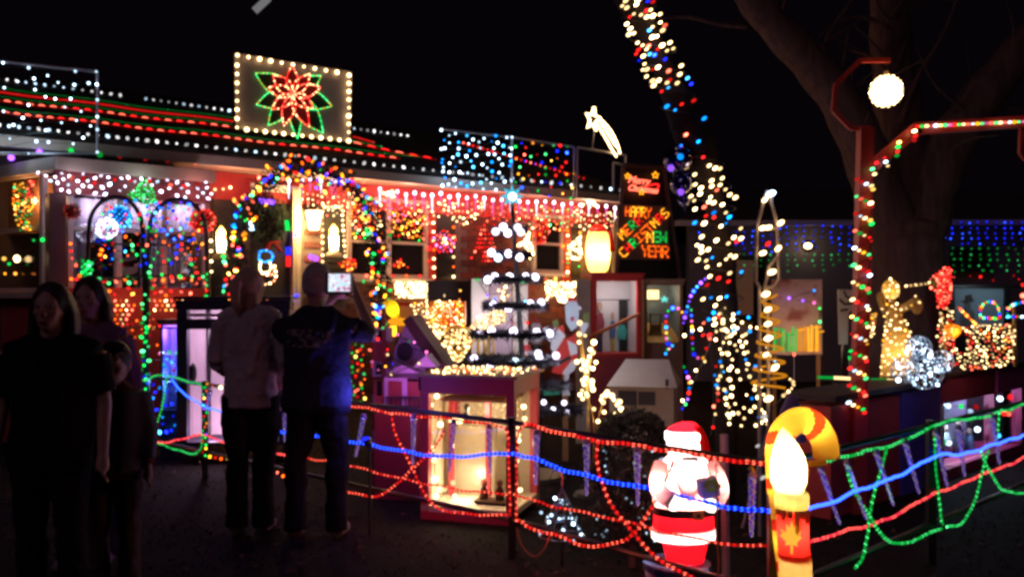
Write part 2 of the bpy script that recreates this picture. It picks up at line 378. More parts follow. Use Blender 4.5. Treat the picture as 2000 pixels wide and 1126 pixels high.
# porch light
pl_ = T('porch_lantern', 'bright warm wall lantern on the brick beside the front door', 'wall lamp', HP.hit(612, 440, WD))
q = HP.hit(613, 428, WD + .1)
MB().pbox(HP, HP.A(q) - .05, HP.A(q) + .05, WD + .004, WD + .1, q.z + .15, q.z + .19).build('bracket', black, pl_)
MB().loft([(q + V((0, 0, -.13)), .06, .06), (q + V((0, 0, .1)), .1, .1)], 10).build('lamp_glass', em('w', 2.2), pl_)
MB().loft([(q + V((0, 0, .105)), .12, .12), (q + V((0, 0, .2)), .02, .02)], 10).build('lamp_cap', black, pl_)
lamp('porch_lamp', HP.P(HP.A(q) - .05, WD + .24, q.z - .02), 70, (1, .68, .22), .08)
# ---- bay window at the left end
BC = W(110, 312, 8.23); BP = PL((BC.x, BC.y), 39.5); LP = PL((BC.x, BC.y), -34.8)
aB = BP.A(BP.hit(420, 340)); redw = pbr('bay_red', (.34, .045, .04), .7, .25, 8)
beam = MB().pbox(BP, -.02, aB, -.1, .02, 2.66, 2.78); beam.pbox(LP, -2.2, .02, -.1, .02, 2.66, 2.78)
beam.build('eave_beam', gut, hs)
MB().pbox(BP, .0, aB - .04, -.14, -.05, 2.45, 2.66).build('bay_frieze', pbr('bay_frieze_red', (.17, .02, .022), .6, .25, 7), hs)
MB().add([BP.P(0, .02, 2.785), BP.P(aB, .02, 2.785), BP.P(aB, -1.2, 2.95), LP.P(-2.2, -1.2, 2.95), LP.P(-2.2, .02, 2.785)], [(0, 1, 2, 3, 4)]).build('bay_roof', roofm, hs)
x0, x1 = BP.rect(97, 400, 130, 500)[:2]
MB().obox(BP.P((x0 + x1) / 2, -.1, 1.22), x1 - x0, .16, 2.44, BP.u, BP.n).build('corner_post', pbr('post_brown', (.13, .05, .045), .5, .2), hs)
zs = BP.hit(250, 562).z
MB().pbox(BP, x1, aB - .03, -.25, -.1, 0, zs).build('bay_wall', redw, hs)
w_ = BP.rect(132, 345, 408, 560, -.12)
bw = MB(); fm = pbr('window_frame', (.5, .38, .34), .5, .15)
for i in range(4):
    a = w_[0] + (w_[1] - w_[0] - .05) * i / 3; bw.pbox(BP, a, a + .05, -.2, -.1, zs + .003, 2.445)
bw.pbox(BP, w_[0], w_[1], -.198, -.102, zs + .55, zs + .585)
bw = bw.build('window', fm, hs, label='wide bay window with pale curtains behind')
for i in range(3):
    a0 = w_[0] + (w_[1] - w_[0] - .05) * i / 3 + .052; a1 = w_[0] + (w_[1] - w_[0] - .05) * (i + 1) / 3 - .002
    MB().pbox(BP, a0, a1, -.16, -.155, zs + .01, 2.44).build('pane', clear('window_glass', .08, (.75, .75, .78)), bw)
curt = pbr('net_curtain', (.42, .38, .42), .9, .15, 5)
def curtain(pl, a0, a1, d, z0, z1, m, par, name='curtain'):
    b = MB(); n = 26
    for i in range(n):
        s, t = a0 + (a1 - a0) * i / n, a0 + (a1 - a0) * (i + 1) / n; e = lambda i: .018 * math.sin(i * 2.2) + .01 * math.sin(i * .7)
        b.add([pl.P(s, d + e(i), z0), pl.P(t, d + e(i + 1), z0), pl.P(t, d + e(i + 1), z1), pl.P(s, d + e(i), z1)], [(0, 1, 2, 3)])
    return b.build(name, m, par, smooth=True)
curtain(BP, w_[0], w_[1], -.32, 2.12, 2.44, curt, hs, 'pelmet')
curtain(BP, w_[0], w_[0] + .25, -.36, zs, 2.14, curt, hs); curtain(BP, w_[1] - .62, w_[1] - .18, -.36, zs, 2.14, curt, hs)
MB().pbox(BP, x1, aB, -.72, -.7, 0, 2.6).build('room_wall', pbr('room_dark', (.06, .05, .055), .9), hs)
# left canted window
a0, a1, z0, z1 = LP.rect(-140, 352, 92, 572, -.1)
lw = window(LP, -.12, -140, 350, 94, 572, 'left bay sash window with a lit orange blind', sash=.47, pane=clear('window_glass'))
MB().pbox(LP, a0 - .3, a1 + .08, -.24, -.125, 0, z0 - .052).build('bay_wall', redw, hs)
zm = LP.hit(40, 455, -.1).z
MB().pbox(LP, a0 + .04, a1 - .03, -.2, -.19, zm, z1 - .03).build('blind', pbr('orange_blind', (.5, .22, .1), .8, .15), hs)
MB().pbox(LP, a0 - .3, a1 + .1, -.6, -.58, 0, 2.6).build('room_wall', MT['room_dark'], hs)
lamp('blind_lamp', LP.P(a1 - .3, -.1, 2.42), 7, (1, .5, .2), .04)
[lamp('bay_lamp', BP.P(w_[0] + (w_[1] - w_[0]) * f, -.2, 2.36), 5.5, (.9, .75, 1), .05) for f in (.2, .55, .85)]
c_ = W(33, 505, 8.75); bl = MB().ell(c_, .03, .03, .035, 8, 6).build('window_bulb', em('w', 1.5), label='small warm lamp glowing inside the left bay window', category='lamp')

# ================================================================ neighbour's house, right
NP = face(15.5, -2.0)
nb = T('neighbour_house', "dark single storey house behind the big tree hung with blue and green icicle lights", 'house', (6.5, 15.6, 0))
def NR(x0, y0, x1, y1, d=0): return NP.rect(x0, y0, x1, y1, d)
a0, a1 = NP.A(NP.hit(1345, 500)), NP.A(NP.hit(2300, 500))
nw = MB().pbox(NP, a0, a1, -.3, 0, 0, 2.75).build('wall', pbr('grey_render', (.11, .10, .135), .85, .15, 2), nb)
MB().add([NP.P(a0 - .3, .45, 2.75), NP.P(a1 + .3, .45, 2.75), NP.P(a1 - 2, -3.4, 3.7), NP.P(a0 + 2, -3.4, 3.7), NP.P(a0 - .3, -7, 2.75), NP.P(a1 + .3, -7, 2.75)], [(0, 1, 2, 3), (3, 2, 5, 4), (0, 3, 4), (1, 5, 2)]).build('roof', roofm, nb)
MB().pbox(NP, a0 - .3, a1 + .3, .35, .45, 2.66, 2.75).build('gutter', pbr('grey_gutter', (.25, .24, .27), .5), nb)
window(NP, 0, 1852, 482, 1930, 525, None, sash=0, par=nb, fm=darkg)
window(NP, 0, 1400, 500, 1500, 620, None, sash=.5, par=nb, fm=darkg)
pan('wall_panel', NP, 0, 1435, 508, 1470, 650, pbr('beige_panel', (.5, .36, .22), .8, .2, 3), .05, nb)
nl = T('wall_lamp', 'warm bulkhead lamp between the blue icicle lights on the far wall', 'wall lamp', NP.hit(1578, 480))
MB().ell(NP.hit(1578, 480, .14), .07, .05, .05, 10, 6).build('lamp_glass', em('w', 1.4), nl); MB().ell(NP.hit(1578, 480, .03), .1, .03, .09, 10, 6).build('backplate', black, nl)
lamp('bulkhead', NP.hit(1575, 478, .35), 2.5, (1, .75, .4), .05)
MB().obox(NP.P(NP.A(NP.hit(1905, 420)), -2.2, 3.55), .85, .5, .35, NP.u, NP.n).build('roof_vent', pbr('vent_grey', (.35, .33, .38), .6), label='grey boxy vent on the far dark roof', category='vent')
# ================================================================ the big tree
bark = pbr('bark', (.095, .058, .054), .95, .75, 7, 1.0)
bn = bark.node_tree; bmp = bn.nodes.new('ShaderNodeMapping'); bmp.inputs['Scale'].default_value = (2.4, 2.4, .35); btc = [n for n in bn.nodes if n.type == 'TEX_COORD'][0]; bnz = [n for n in bn.nodes if n.type == 'TEX_NOISE'][0]
bn.links.new(btc.outputs['Object'], bmp.inputs[0]); bn.links.new(bmp.outputs[0], bnz.inputs['Vector'])
tr = T('shade_tree', 'big bare tree with a thick forked trunk behind the red post', 'tree', W(1775, 850, 9.2) * 1.0)
def limb(b, pix, Y0, Y1, w0, w1, n=12):
    k = len(pix); pts = smooth([W(x, y, Y0 + (Y1 - Y0) * i / (k - 1)) for i, (x, y) in enumerate(pix)], 2); m = len(pts)
    rs = [(w0 + (w1 - w0) * i / (m - 1)) / 2 * pts[i].y / F * (1 + .06 * math.sin(i * 1.7) + RN.uniform(-.03, .03)) for i in range(m)]; b.tube(pts, rs, n); return b
t_ = limb(MB(), [(1770, 868), (1768, 800), (1765, 700), (1762, 600), (1762, 500), (1765, 450), (1766, 425)], 9.2, 9.2, 215, 120)
t_.build('trunk', bark, tr, smooth=True)
for pix, Y1, w0, w1 in (([(1752, 600), (1744, 480), (1722, 390), (1690, 290), (1640, 190), (1570, 110), (1500, 40), (1440, -40), (1380, -140)], 8.6, 110, 46),
                        ([(1765, 560), (1770, 380), (1765, 280), (1745, 150), (1735, 20), (1740, -120)], 9.6, 105, 60),
                        ([(1778, 600), (1785, 480), (1810, 390), (1840, 310), (1895, 220), (1960, 140), (2040, 50), (2120, -60)], 9.0, 112, 60)):
    limb(MB(), pix, 9.2, Y1, w0 * 1.05, w1).build('limb', bark, tr, smooth=True)
for pix in ([(1460, 52), (1400, 48), (1340, 30), (1270, 40)], [(1600, 130), (1620, 60), (1660, 10), (1690, -50)], [(1740, 60), (1690, 30), (1640, 40), (1600, 70)], [(1760, 240), (1790, 150), (1850, 60), (1880, -40)], [(1520, 70), (1530, 10), (1560, -60)], [(1930, 180), (1960, 210), (2020, 220)]):
    limb(MB(), pix, 9.1, 9.1, 12, 3, 6).build('branch', bark, tr, smooth=True)

for i in range(30):
    x, y = RN.choice([(1690, 290), (1640, 190), (1570, 110), (1500, 40), (1745, 150), (1735, 40), (1840, 310), (1895, 220), (1960, 140)]); a = RN.uniform(-2.6, -.5); L = RN.uniform(60, 180); b2 = a + RN.uniform(-.7, .7)
    limb(MB(), [(x, y), (x + L * .5 * math.cos(a), y + L * .5 * math.sin(a)), (x + L * .5 * (math.cos(a) + math.cos(b2)), y + L * .5 * (math.sin(a) + math.sin(b2)))], 9.0, 9.0 + RN.uniform(-.8, .8), RN.uniform(5, 9), 1.5, 5).build('twig', bark, tr, smooth=True)
# ================================================================ lights on the roof and eaves
def line(p, q, n): return [(p[0] + (q[0] - p[0]) * i / (n - 1), p[1] + (q[1] - p[1]) * i / (n - 1)) for i in range(n)]
RL = lambda pix, up=.06: [roofhit(x, y, up) for x, y in pix]
GRR = 'rows of lights running along the roof'
def dim(i, p): return RN.choice('nnnc')
strand('globe_light_row', 'row of white globe bulbs on the roof ridge left of the flower sign', 'string lights', RL(line((-60, 146), (235, 186), 17) + line((285, 193), (448, 216), 12)), dim, 3.6, .36, group=GRR)
strand('globe_light_row', 'short row of white globe bulbs on the ridge right of the flower sign', 'string lights', RL(line((692, 251), (796, 265), 9)), dim, 3.4, .36, group=GRR)
strand('globe_light_row', 'long row of white globe bulbs low on the roof just above the gutter', 'string lights', [cut(x, y, HP.P(0, .03, 0), HP.n) for x, y in line((-40, 240), (1212, 371), 66)], dim, 4.4, .4, group=GRR)
for nm, p, q, c, st in (('topmost green rope light on the roof, beneath the ridge bulbs', (-60, 164), (453, 230), 'g', 0), ('unbroken red rope light second from the roof ridge', (-60, 172), (454, 237), 'r', 0),
                        ('green rope light between the unbroken red and the dashed red rows', (-60, 181), (454, 243), 'g', 0), ('dashed red row on the roof ending at the flower sign', (-60, 190), (456, 250), 'r', 1),
                        ('lowest green rope light, running on under the flower sign', (-60, 203), (818, 306), 'g', 0), ('lowest dashed red row on the roof, longest of the red rows', (-60, 212), (782, 309), 'r', 1),
                        ('short dashed red row right of the flower sign above the other rows', (690, 279), (853, 313), 'r', 1), ('short green line right of the flower sign', (690, 275), (745, 285), 'g', 0), ('short red line right of the flower sign, above the short dashed row', (690, 267), (730, 277), 'r', 0)):
    n = max(6, int(math.hypot(q[0] - p[0], q[1] - p[1]) / (21 if st else 2.6)))
    P = RL([(x, y + 1.2 * math.sin(x / 37.0)) for x, y in line(p, q, n)], .045)
    if st:
        t = MB().tube(P, .011, 4).build('roof_rope_light', em('r', .05), label=nm, category='rope light', group=GRR)
        b = MB(); mats = [em('r', 1.2), em('R', .8)]
        for i, a in enumerate(P[:-1]):
            e = a.lerp(P[i + 1], .62); b.tube([a, a.lerp(e, .3) + RNn * .012, a.lerp(e, .7) + RNn * .01, e], .0088, 4, RN.randrange(2))
        b.build('bulbs', mats, t, kind='stuff')
    else:
        t = MB().tube(P, .012 if c == 'r' else .007, 4).build('roof_rope_light', em(c, .25 if c == 'r' else .06), label=nm, category='rope light', group=GRR)
        bulbs(t, P, c, 1.6 if c == 'r' else 1.1, .8 if c == 'r' else .35, each=False)
strand('red_bulb_row', 'thin dotted line of small red bulbs behind the two light nets on the hip', 'string lights', [HP.hit(x, y, -.6) for x, y in line((905, 279), (1140, 348), 26)], 'r', 3.2, .7, group=GRR)
# net frames standing on the gutter
def netframe(label, quad, d, cols, n, md, k=1.0, extra=()):
    p = [HP.hit(x, y, d) for x, y in quad]; t = T('light_net', label, 'light net', (p[0] + p[-1]) / 2, 'light nets stretched on pipe frames')
    for a, b in zip(p, p[1:]): MB().tube([a, b], .014, 6).build('frame_pipe', MT.get('grey_pipe') or pbr('grey_pipe', (.45, .42, .46), .5, .1), t)
    poly = [quad[1], quad[2], quad[3] if len(quad) > 3 else (quad[0][0], quad[2][1]), quad[0]]
    pix = fill(poly, n, md) + list(extra)
    P = [HP.hit(x, y, d + .03) for x, y in pix]
    for r in sorted(set(round(y / 22.0) for x, y in pix)):
        row = [P[i] for i, (x, y) in enumerate(pix) if round(y / 22.0) == r]
        if len(row) > 1: MB().tube(row, .003, 3).build('net_cord', cable, t)
    bulbs(t, P, cols, 3.4, k, True, 'ball'); return t
netframe('net of cool white bulbs on a pipe frame at the left roof end', [(-130, 106), (190, 140), (190, 300), (-130, 300)], .25, 'c', 56, 19, .85, [(188, 140), (189, 165), (190, 195), (190, 228), (190, 253), (190, 297)])
netframe('net of icy blue white bulbs on the gutter left of the multicoloured net', [(862, 252), (1000, 268), (1000, 374), (862, 364)], .2, 'cca', 66, 11.5, .9, [(862, 254), (862, 291), (863, 318), (1000, 268), (999, 290), (998, 315)])
netframe('net of sparse multicoloured bulbs on the gutter beside the blue white net', [(1003, 268), (1121, 287), (1121, 388), (1003, 374)], .2, 'gbroygbr', 46, 12, .7)
e = T('star_support', 'empty grey pipe frame holding up the shooting star', 'stand', HP.hit(1125, 385, .2))
pf = MT['grey_pipe']
for a, b in (((1127, 290), (1127, 386)), ((1127, 288), (1222, 303)), ((1222, 303), (1222, 392)), ((1198, 318), (1198, 372)), ((1198, 318), (1226, 323))):
    MB().tube([HP.hit(*a, .2), HP.hit(*b, .2)], .016, 6).build('frame_pipe', pf, e)
MB().tube([HP.hit(1161, 253, .22), HP.hit(1157, 292, .22)], .008, 5).build('stem', pf, e)
# flower sign
SP = PL(HP.P(0, -.9, 0), 38.2); B = lambda x, y, d=0: SP.hit(x, y, d)
sg = T('flower_sign', 'grey board on the roof with a red and green outlined flower ringed by warm bulbs', 'lit sign', B(570, 265))
Q = [(458, 103), (687, 140), (685, 277), (461, 251)]
MB().prism([B(x, y) for x, y in Q], SP.n * -.03).build('board', pbr('board_grey', (.30, .25, .25), .7, .1, 3), sg)
edge = line((464, 108), (680, 145), 11)[:-1] + line((682, 147), (681, 274), 9)[:-1] + line((681, 275), (464, 251), 13)[:-1] + line((463, 249), (463, 110), 9)[:-1]
bulbs(sg, [B(x, y, .04) for x, y in edge], 'w', 5.0, .9, True, 'ball', var=(.7, 1, 1.3))
def petal(b, c, ang, L, w, mi, d=.035):
    pts = []; ca, sa = math.cos(math.radians(ang)), -math.sin(math.radians(ang))
    for t in list(range(0, 11)) + list(range(9, -1, -1)):
        sgn = 1 if len(pts) < 11 else -1; s = t / 10.0; ww = w * math.sin(math.pi * s ** .85) * (.5 if s > .99 else 1); l = s * L
        pts.append((c[0] + ca * l - sa * ww * sgn * .9, c[1] + sa * l + ca * ww * sgn * .9))
    return pts
fc = (572, 184); reds = ((92, 56, 13), (136, 54, 15), (166, 50, 13), (50, 52, 13), (14, 56, 15), (-34, 48, 13), (-64, 72, 14), (-106, 64, 14), (-144, 50, 13))
greens = ((151, 84, 21), (196, 74, 20), (-128, 78, 19), (-52, 96, 22), (-84, 88, 13), (-17, 80, 21), (33, 66, 18))
for lst, core, c, nm in ((greens, (.01, .03, .012), 'g', 'leaf'), (reds, (.30, .012, .012), 'r', 'petal')):
    fm_ = pbr('sign_' + nm, core, .6); dd = .02 if nm == 'leaf' else .045
    for a, L, w in lst:
        px = petal(None, fc, a, L, w, 0); px = [q for q in px if math.hypot(q[0] - fc[0], q[1] - fc[1]) > L * .3] if nm == 'leaf' else px
        o = MB().prism([B(x, y, dd) for x, y in px], SP.n * -.012).build(nm, fm_, sg)
        ring = resamp([B(x, y, dd + .012) for x, y in px + px[:1]], .017); b = MB(); mm = [em(c, .8), em(HOT[c], .8), em('w' if c == 'r' else 'y', .8 if c == 'r' else .4)]
        for p in ring: b.octa(p, .0105, RN.choice((0, 0, 1, 1, 2)), V((0, -1, 0)))
        b.build('bulbs', mm, o, kind='stuff')
# shooting star
ss = T('shooting_star', 'white outlined shooting star with a curved tail above the roof', 'light figure', HP.hit(1157, 292, .25)); S_ = lambda x, y: HP.hit(x, y, .25)
st = []
for i in range(11):
    a = math.radians(80 - 36 * i); r = 19 if i % 2 == 0 else 8; st.append((1158 + r * math.cos(a) * .75, 233 - r * 1.25 * math.sin(a)))
ew = em('w', 1.2)
MB().tube([S_(*p) for p in st], .02, 6).build('star_outline', ew, ss)
for pix in ([(1170, 230), (1192, 252), (1206, 280), (1211, 300)], [(1166, 243), (1182, 268), (1194, 290), (1204, 306)], [(1170, 235), (1190, 265), (1200, 282), (1208, 290)]):
    MB().tube(smooth([S_(*p) for p in pix]), .015, 5).build('tail_streak', ew, ss)
# bulbs in the gutter shade, candles, icicle tubes and swags along the eave
strand('red_bulb_row', 'four large dim red bulbs under the gutter left of the lit arch', 'string lights', [HP.hit(x, y, -.02) for x, y in ((233, 304), (282, 309), (325, 312), (381, 318))], 'r', 6, .35, shape='c9')
strand('globe_light_row', 'few pastel globes hanging from the gutter at the far left', 'string lights', [HP.hit(x, y, .05) for x, y in ((22, 308), (77, 297), (139, 294), (195, 302))], 'ppgg', 7, .6, shape='ball')
ic = T('icicle_light_string', 'string of short glowing icicle tubes hanging under the eave right of the lit arch', 'icicle lights', HP.hit(960, 375, -.08))
for i, x in enumerate([564, 590, 606, 627, 648, 655] + list(range(742, 1216, 17))):
    y = 372 + (x - 730) * .066 + RN.uniform(-4, 4) if x > 700 else 352 + RN.uniform(-3, 3)
    a = HP.hit(x, y, -.06); L = RN.uniform(.14, .24); d = V((0, 0, -1))
    MB().tube([a, a + d * L * .5, a + d * L], [.014, .011, .004], 6).build('icicle', em('k' if i % 3 else 'l', .35), ic)
    MB().ell(a, .021, .021, .026, 8, 6).build('bulb', em('l', RN.choice((.8, 1.6))), ic)
sw = T('swag_light_net', 'warm pink swags of small lights draped under the eave above the windows', 'light net', HP.hit(900, 400, -.3), 'light swags on the house')
for x0, x1, y0, cc in ((752, 800, 388, 'Rrk'), (796, 862, 394, 'wRr'), (868, 942, 392, 'wRw'), (942, 1000, 396, 'rrR'), (1004, 1064, 402, 'wRr'), (1060, 1130, 404, 'wRog'), (1128, 1200, 412, 'wwRw'), (590, 690, 376, 'wwR'), (672, 742, 392, 'wRr')):
    pix = []
    for j in range(4):
        for i in range(11):
            f = i / 10.0; pix.append((x0 + (x1 - x0) * f + RN.uniform(-2, 2), y0 + j * 6.5 + (x0 - 730) * 0 + 24 * math.sin(math.pi * f) * (.35 + j * .25) + RN.uniform(-2, 2)))
    P = [HP.hit(x, y, -.3) for x, y in pix]; o = MB().tube(P, .003, 3).build('swag', cable, sw); bulbs(o, P, cc, 2.9, .7, each=False)
# warm burst of bulbs near the right end and by the arch
for lab, c, n, rr in (('dense warm white bundle of lights under the eave above the glowing lantern figure', (1152, 390), 26, 15), ('warm white bundle of lights on the eave right of the arch', (762, 377), 14, 11)):
    pix = [(c[0] + RN.gauss(0, rr * .5), c[1] + RN.gauss(0, rr * .5)) for _ in range(n)]
    strand('light_bundle', lab, 'string lights', [HP.hit(x, y, -.15) for x, y in pix], 'w', 4, 1.0)
# strings framing shutters
fr = 'strings of bulbs framing the dark shutters'
def frame(lab, pix, cols, rp=4, k=.9): strand('framing_light_string', lab, 'string lights', [HP.hit(x, y, WD + .08) for x, y in pix], cols, rp, k, shape='ball', group=fr)
frame('warm bulbs framing the shutter beside the porch lantern', line((630, 535), (630, 400), 12) + line((634, 404), (662, 404), 5) + line((668, 410), (674, 500), 10), 'w', 4)
frame('sparse warm bulbs framing the shutter behind the red flower light', line((848, 540), (846, 400), 9) + line((886, 405), (886, 540), 8), 'wwwo', 3.6)
frame('mixed green and warm bulbs framing the narrow shutter near the lantern figure', line((1109, 540), (1109, 415), 15) + line((1134, 415), (1131, 520), 9), 'gwog', 3.2)
frame('red bulbs up the board right of the double window', line((838, 510), (838, 435), 4), 'r', 4.5)
frame('row of orange red bulbs under the double window', line((716, 538), (820, 538), 5) , 'ro', 4.5)
frame('red bulbs up the board right of the window behind the pole tree', [(1099, 448), (1100, 480), (1101, 510), (1101, 538), (1066, 545), (1085, 544)], 'ro', 4)
frame('white bulbs down the left dark panel beside the bay', line((412, 470), (413, 530), 4) + [(420, 370), (436, 369), (450, 366)], 'w', 4)
# window decorations
def patch(name, lab, poly, n, cols, d=WD + .07, rp=3.2, k=.8, md=5.5, pl=HP, cat='window lights', group=None):
    P = [pl.hit(x, y, d) for x, y in fill(poly, n, md)]
    o = MB().tube(P, .0025, 3).build(name, cable, label=lab, category=cat, group=group); bulbs(o, P, cols, rp, k, each=False); return o
patch('window_light_net', 'orange, red and green lights in the left half of the double window', [(678, 398), (745, 412), (745, 470), (690, 466)], 60, lambda i, p: RN.choice('oorw') if p.z > 2.3 else RN.choice('ggyr'))
patch('window_light_net', 'orange, red and green lights in the right half of the double window', [(765, 410), (828, 400), (830, 472), (800, 466), (765, 470)], 60, lambda i, p: RN.choice('orry') if p.z > 2.27 else RN.choice('gggr'))
patch('window_flower_light', 'big red flower of lights with an orange heart in the small right window', [(1046, 428), (1068, 424), (1074, 450), (1068, 475), (1045, 478), (1038, 452)], 60, lambda i, p: 'o' if i % 9 == 0 else 'r', md=4.5, k=.6)
patch('red_light_stack', 'string of red lights in a low arc at the foot of the double window', [(768, 520), (782, 506), (800, 522)], 8, 'ro')
patch('red_flower_light', 'round cluster of red lights on the wall under the candle by the porch', [(660, 515), (668, 508), (690, 505), (700, 520), (680, 528)], 20, 'ro', rp=3.6)
def flower(name, lab, c, r, col, d, pl=HP, npet=5):
    t = T(name, lab, 'light figure', pl.hit(c[0], c[1] + r, d))
    for i in range(npet):
        a = 6.283 * i / npet - 1.57; pc = (c[0] + r * .62 * math.cos(a), c[1] + r * .62 * math.sin(a))
        px = [(pc[0] + r * .42 * math.cos(q / 7 * 6.283), pc[1] + r * .42 * math.sin(q / 7 * 6.283)) for q in range(8)]
        o = MB().tube([pl.hit(x, y, d) for x, y in px], .006, 4).build('petal', redp, t); bulbs(o, [pl.hit(x, y, d + .01) for x, y in px[:-1] + [pc]], col, 3.4, .9, each=False)
    bulbs(t, [pl.hit(c[0] + x, c[1] + y, d + .02) for x, y in ((0, 0), (4, 3), (-4, 2), (0, -5))], 'w', 3.6, 1, True, 'ball'); return t
flower('flower_light', 'five petalled flower of pink red lights with a white heart on the dark shutter', (868, 472), 21, 'rkr', WD + .1)
# cone tree of red lights on the wall
rows = [(440, 946, 950), (449, 940, 952), (457, 939, 956), (466, 936, 960), (474, 933, 963), (483, 930, 966), (492, 942, 960), (500, 945, 960), (509, 942, 960)]
strand('red_cone_tree_light', 'flat tree of red lights on the brick wall left of the pole tree', 'light figure', [HP.hit(x, y, WD + .06) for y, a, b in rows for x in ([a + (b - a) * i / max(1, int((b - a) / 6)) for i in range(int((b - a) / 6) + 1)])] + [HP.hit(928, 491, WD + .06), HP.hit(921, 503, WD + .06)], 'r', 2.9, .7)
def wirefig(name, lab, pix_lists, Ypl, d, col, rp, k, step, tube=.006, cat='light figure', wm=None, group=None, tcol=None):
    """figure outlined in wire with small bulbs along it"""
    first = Ypl.hit(*pix_lists[0][0], d); t = T(name, lab, cat, first, group)
    for pix in pix_lists:
        P = smooth([Ypl.hit(x, y, d) for x, y in pix], 1)
        o = MB().tube(P, tube, 5).build('wire', wm or white, t)
        bulbs(t if False else o, [q + Ypl.n * tube for q in resamp(P, step)], col, rp, k, each=False)
    return t
wirefig('deer_light', 'white lit deer outline on the wall right of the pole tree', [[(1012, 478), (1024, 474), (1034, 450), (1030, 470), (1038, 480), (1040, 500), (1034, 502)], [(1024, 474), (1030, 486), (1038, 500)], [(1030, 462), (1028, 454)], [(1018, 476), (1010, 480)]], HP, WD + .12, 'w', 4.2, 1.1, .035)
wirefig('deer_light', 'white lit deer outline on the narrow shutter left of the lantern figure', [[(1112, 482), (1122, 474), (1132, 462), (1130, 480), (1136, 500), (1128, 506), (1114, 502), (1112, 484)], [(1130, 470), (1134, 460)], [(1120, 486), (1130, 490)]], HP, WD + .12, 'w', 4.2, 1.1, .035)
# big glowing lantern figure
lf = T('lantern_figure', 'large glowing yellow barrel shaped lantern with a red cap on the wall', 'lantern', HP.hit(1168, 531, -.3)); q = HP.hit(1168, 531, -.3); s = q.y / F
pr_ = [(0, 14), (4, 19), (14, 22), (30, 24), (50, 24), (66, 22), (78, 20), (84, 17)]
MB().loft([(q + V((0, 0, z * s)), r * s, r * s * .8) for z, r in pr_], 18).build('lamp_body', shell('lantern_yellow', (.95, .72, .35)), lf, smooth=True)
MB().loft([(q + V((0, 0, z * s)), r * s, r * s * .85) for z, r in ((78, 20.5), (84, 18.5), (91, 12), (94, 3))], 18).build('cap', shell('lantern_red', (.8, .04, .03)), lf, smooth=True)
MB().tube([q + V((20 * s, -.02, 80 * s)), q + V((25 * s, -.03, 66 * s)), q + V((26 * s, -.03, 40 * s))], [.05, .035, .05], 8).build('cap_tail', MT['lantern_red'], lf, smooth=True)
lamp('lantern_lamp', q + V((0.02, -.02, 38 * s)), 30, (1, .72, .3), .1)
# candles on the wall
def wallcandle(lab, x, y, d):
    q = HP.hit(x, y, d); s = q.y / F; t = T('candle_light', lab, 'candle light', q, 'glowing plastic candles beside the lit arch'); m = shell('candle_white', (.95, .85, .62))
    MB().loft([(q + V((0, 0, z * s)), r * s, r * s) for z, r in ((0, 17), (6, 16), (10, 9), (11, 8))], 12).build('base', m, t, smooth=True)
    MB().loft([(q + V((0, 0, z * s)), r * s, r * s) for z, r in ((10.5, 8), (30, 8.5), (42, 9.5))], 12).build('stick', m, t, smooth=True)
    MB().loft([(q + V((0, 0, z * s)), r * s, r * s) for z, r in ((42.5, 7), (48, 9), (54, 7.5), (60, 3.5), (64, .6))], 10).build('flame', shell('flame_yellow', (1, .7, .2)), t, smooth=True)
    lamp('candle_lamp', q + V((0, 0, 28 * s)), 9, (1, .8, .45), .03); lamp('flame_lamp', q + V((0, 0, 50 * s)), 5, (1, .75, .35), .03)
wallcandle('glowing plastic candle on the dark panel left of the lit arch', 432, 505, -.35); wallcandle('glowing plastic candle on the shutter right of the porch lantern', 652, 501, -.35)
# door wreath
wr = T('door_wreath', 'dark green wreath with a red bow hanging on the front door', 'wreath', HP.hit(527, 470, WD + .06)); wc = (526, 432)
b = MB()
for i in range(420):
    a = RN.uniform(0, 6.283); r = RN.gauss(31, 7); p = HP.hit(wc[0] + r * math.cos(a), wc[1] + r * 1.15 * math.sin(a), WD + .06 + RN.uniform(0, .08)); b.tube([p, p + rdir() * .09], [.007, .001], 3)
b.build('foliage', pbr('wreath_green', (.02, .04, .018), .8), wr)
for pix in ([(526, 473), (520, 490)], [(535, 473), (548, 490)], [(524, 474), (546, 472)]): MB().bar(HP.hit(*pix[0], WD + .15), HP.hit(*pix[1], WD + .15), .07, .02).build('bow', pbr('ribbon_red', (.55, .02, .02), .5), wr)
# colour tubes by the door
for lab, pix, c in (('blue and pink light tube over the front door', [(505, 392), (535, 395)], 'p'), ('icy white light tube on the left edge of the door', [(489, 432), (492, 450)], 'c'), ('green and white light tube on the porch post', [(560, 430), (562, 450)], 'g'), ('blue light tube on the porch post', [(563, 483), (563, 497)], 'b'), ('red light tube on the porch post below the blue one', [(563, 500), (563, 520)], 'r'), ('small blue glow under the porch lantern', [(604, 500), (620, 506)], 'p')):
    MB().tube([HP.hit(x, y, WD + .16) for x, y in pix], .028, 8).build('light_tube', em(c, .8), label=lab, category='light tube', group='short light tubes around the front door')
strand('blue_bulb', 'single bright blue bulb on the porch post beside the brick', 'bulb', [HP.hit(577, 459, WD + .14), HP.hit(579, 579, WD + .14)], 'b', 5.5, .8, shape='ball')
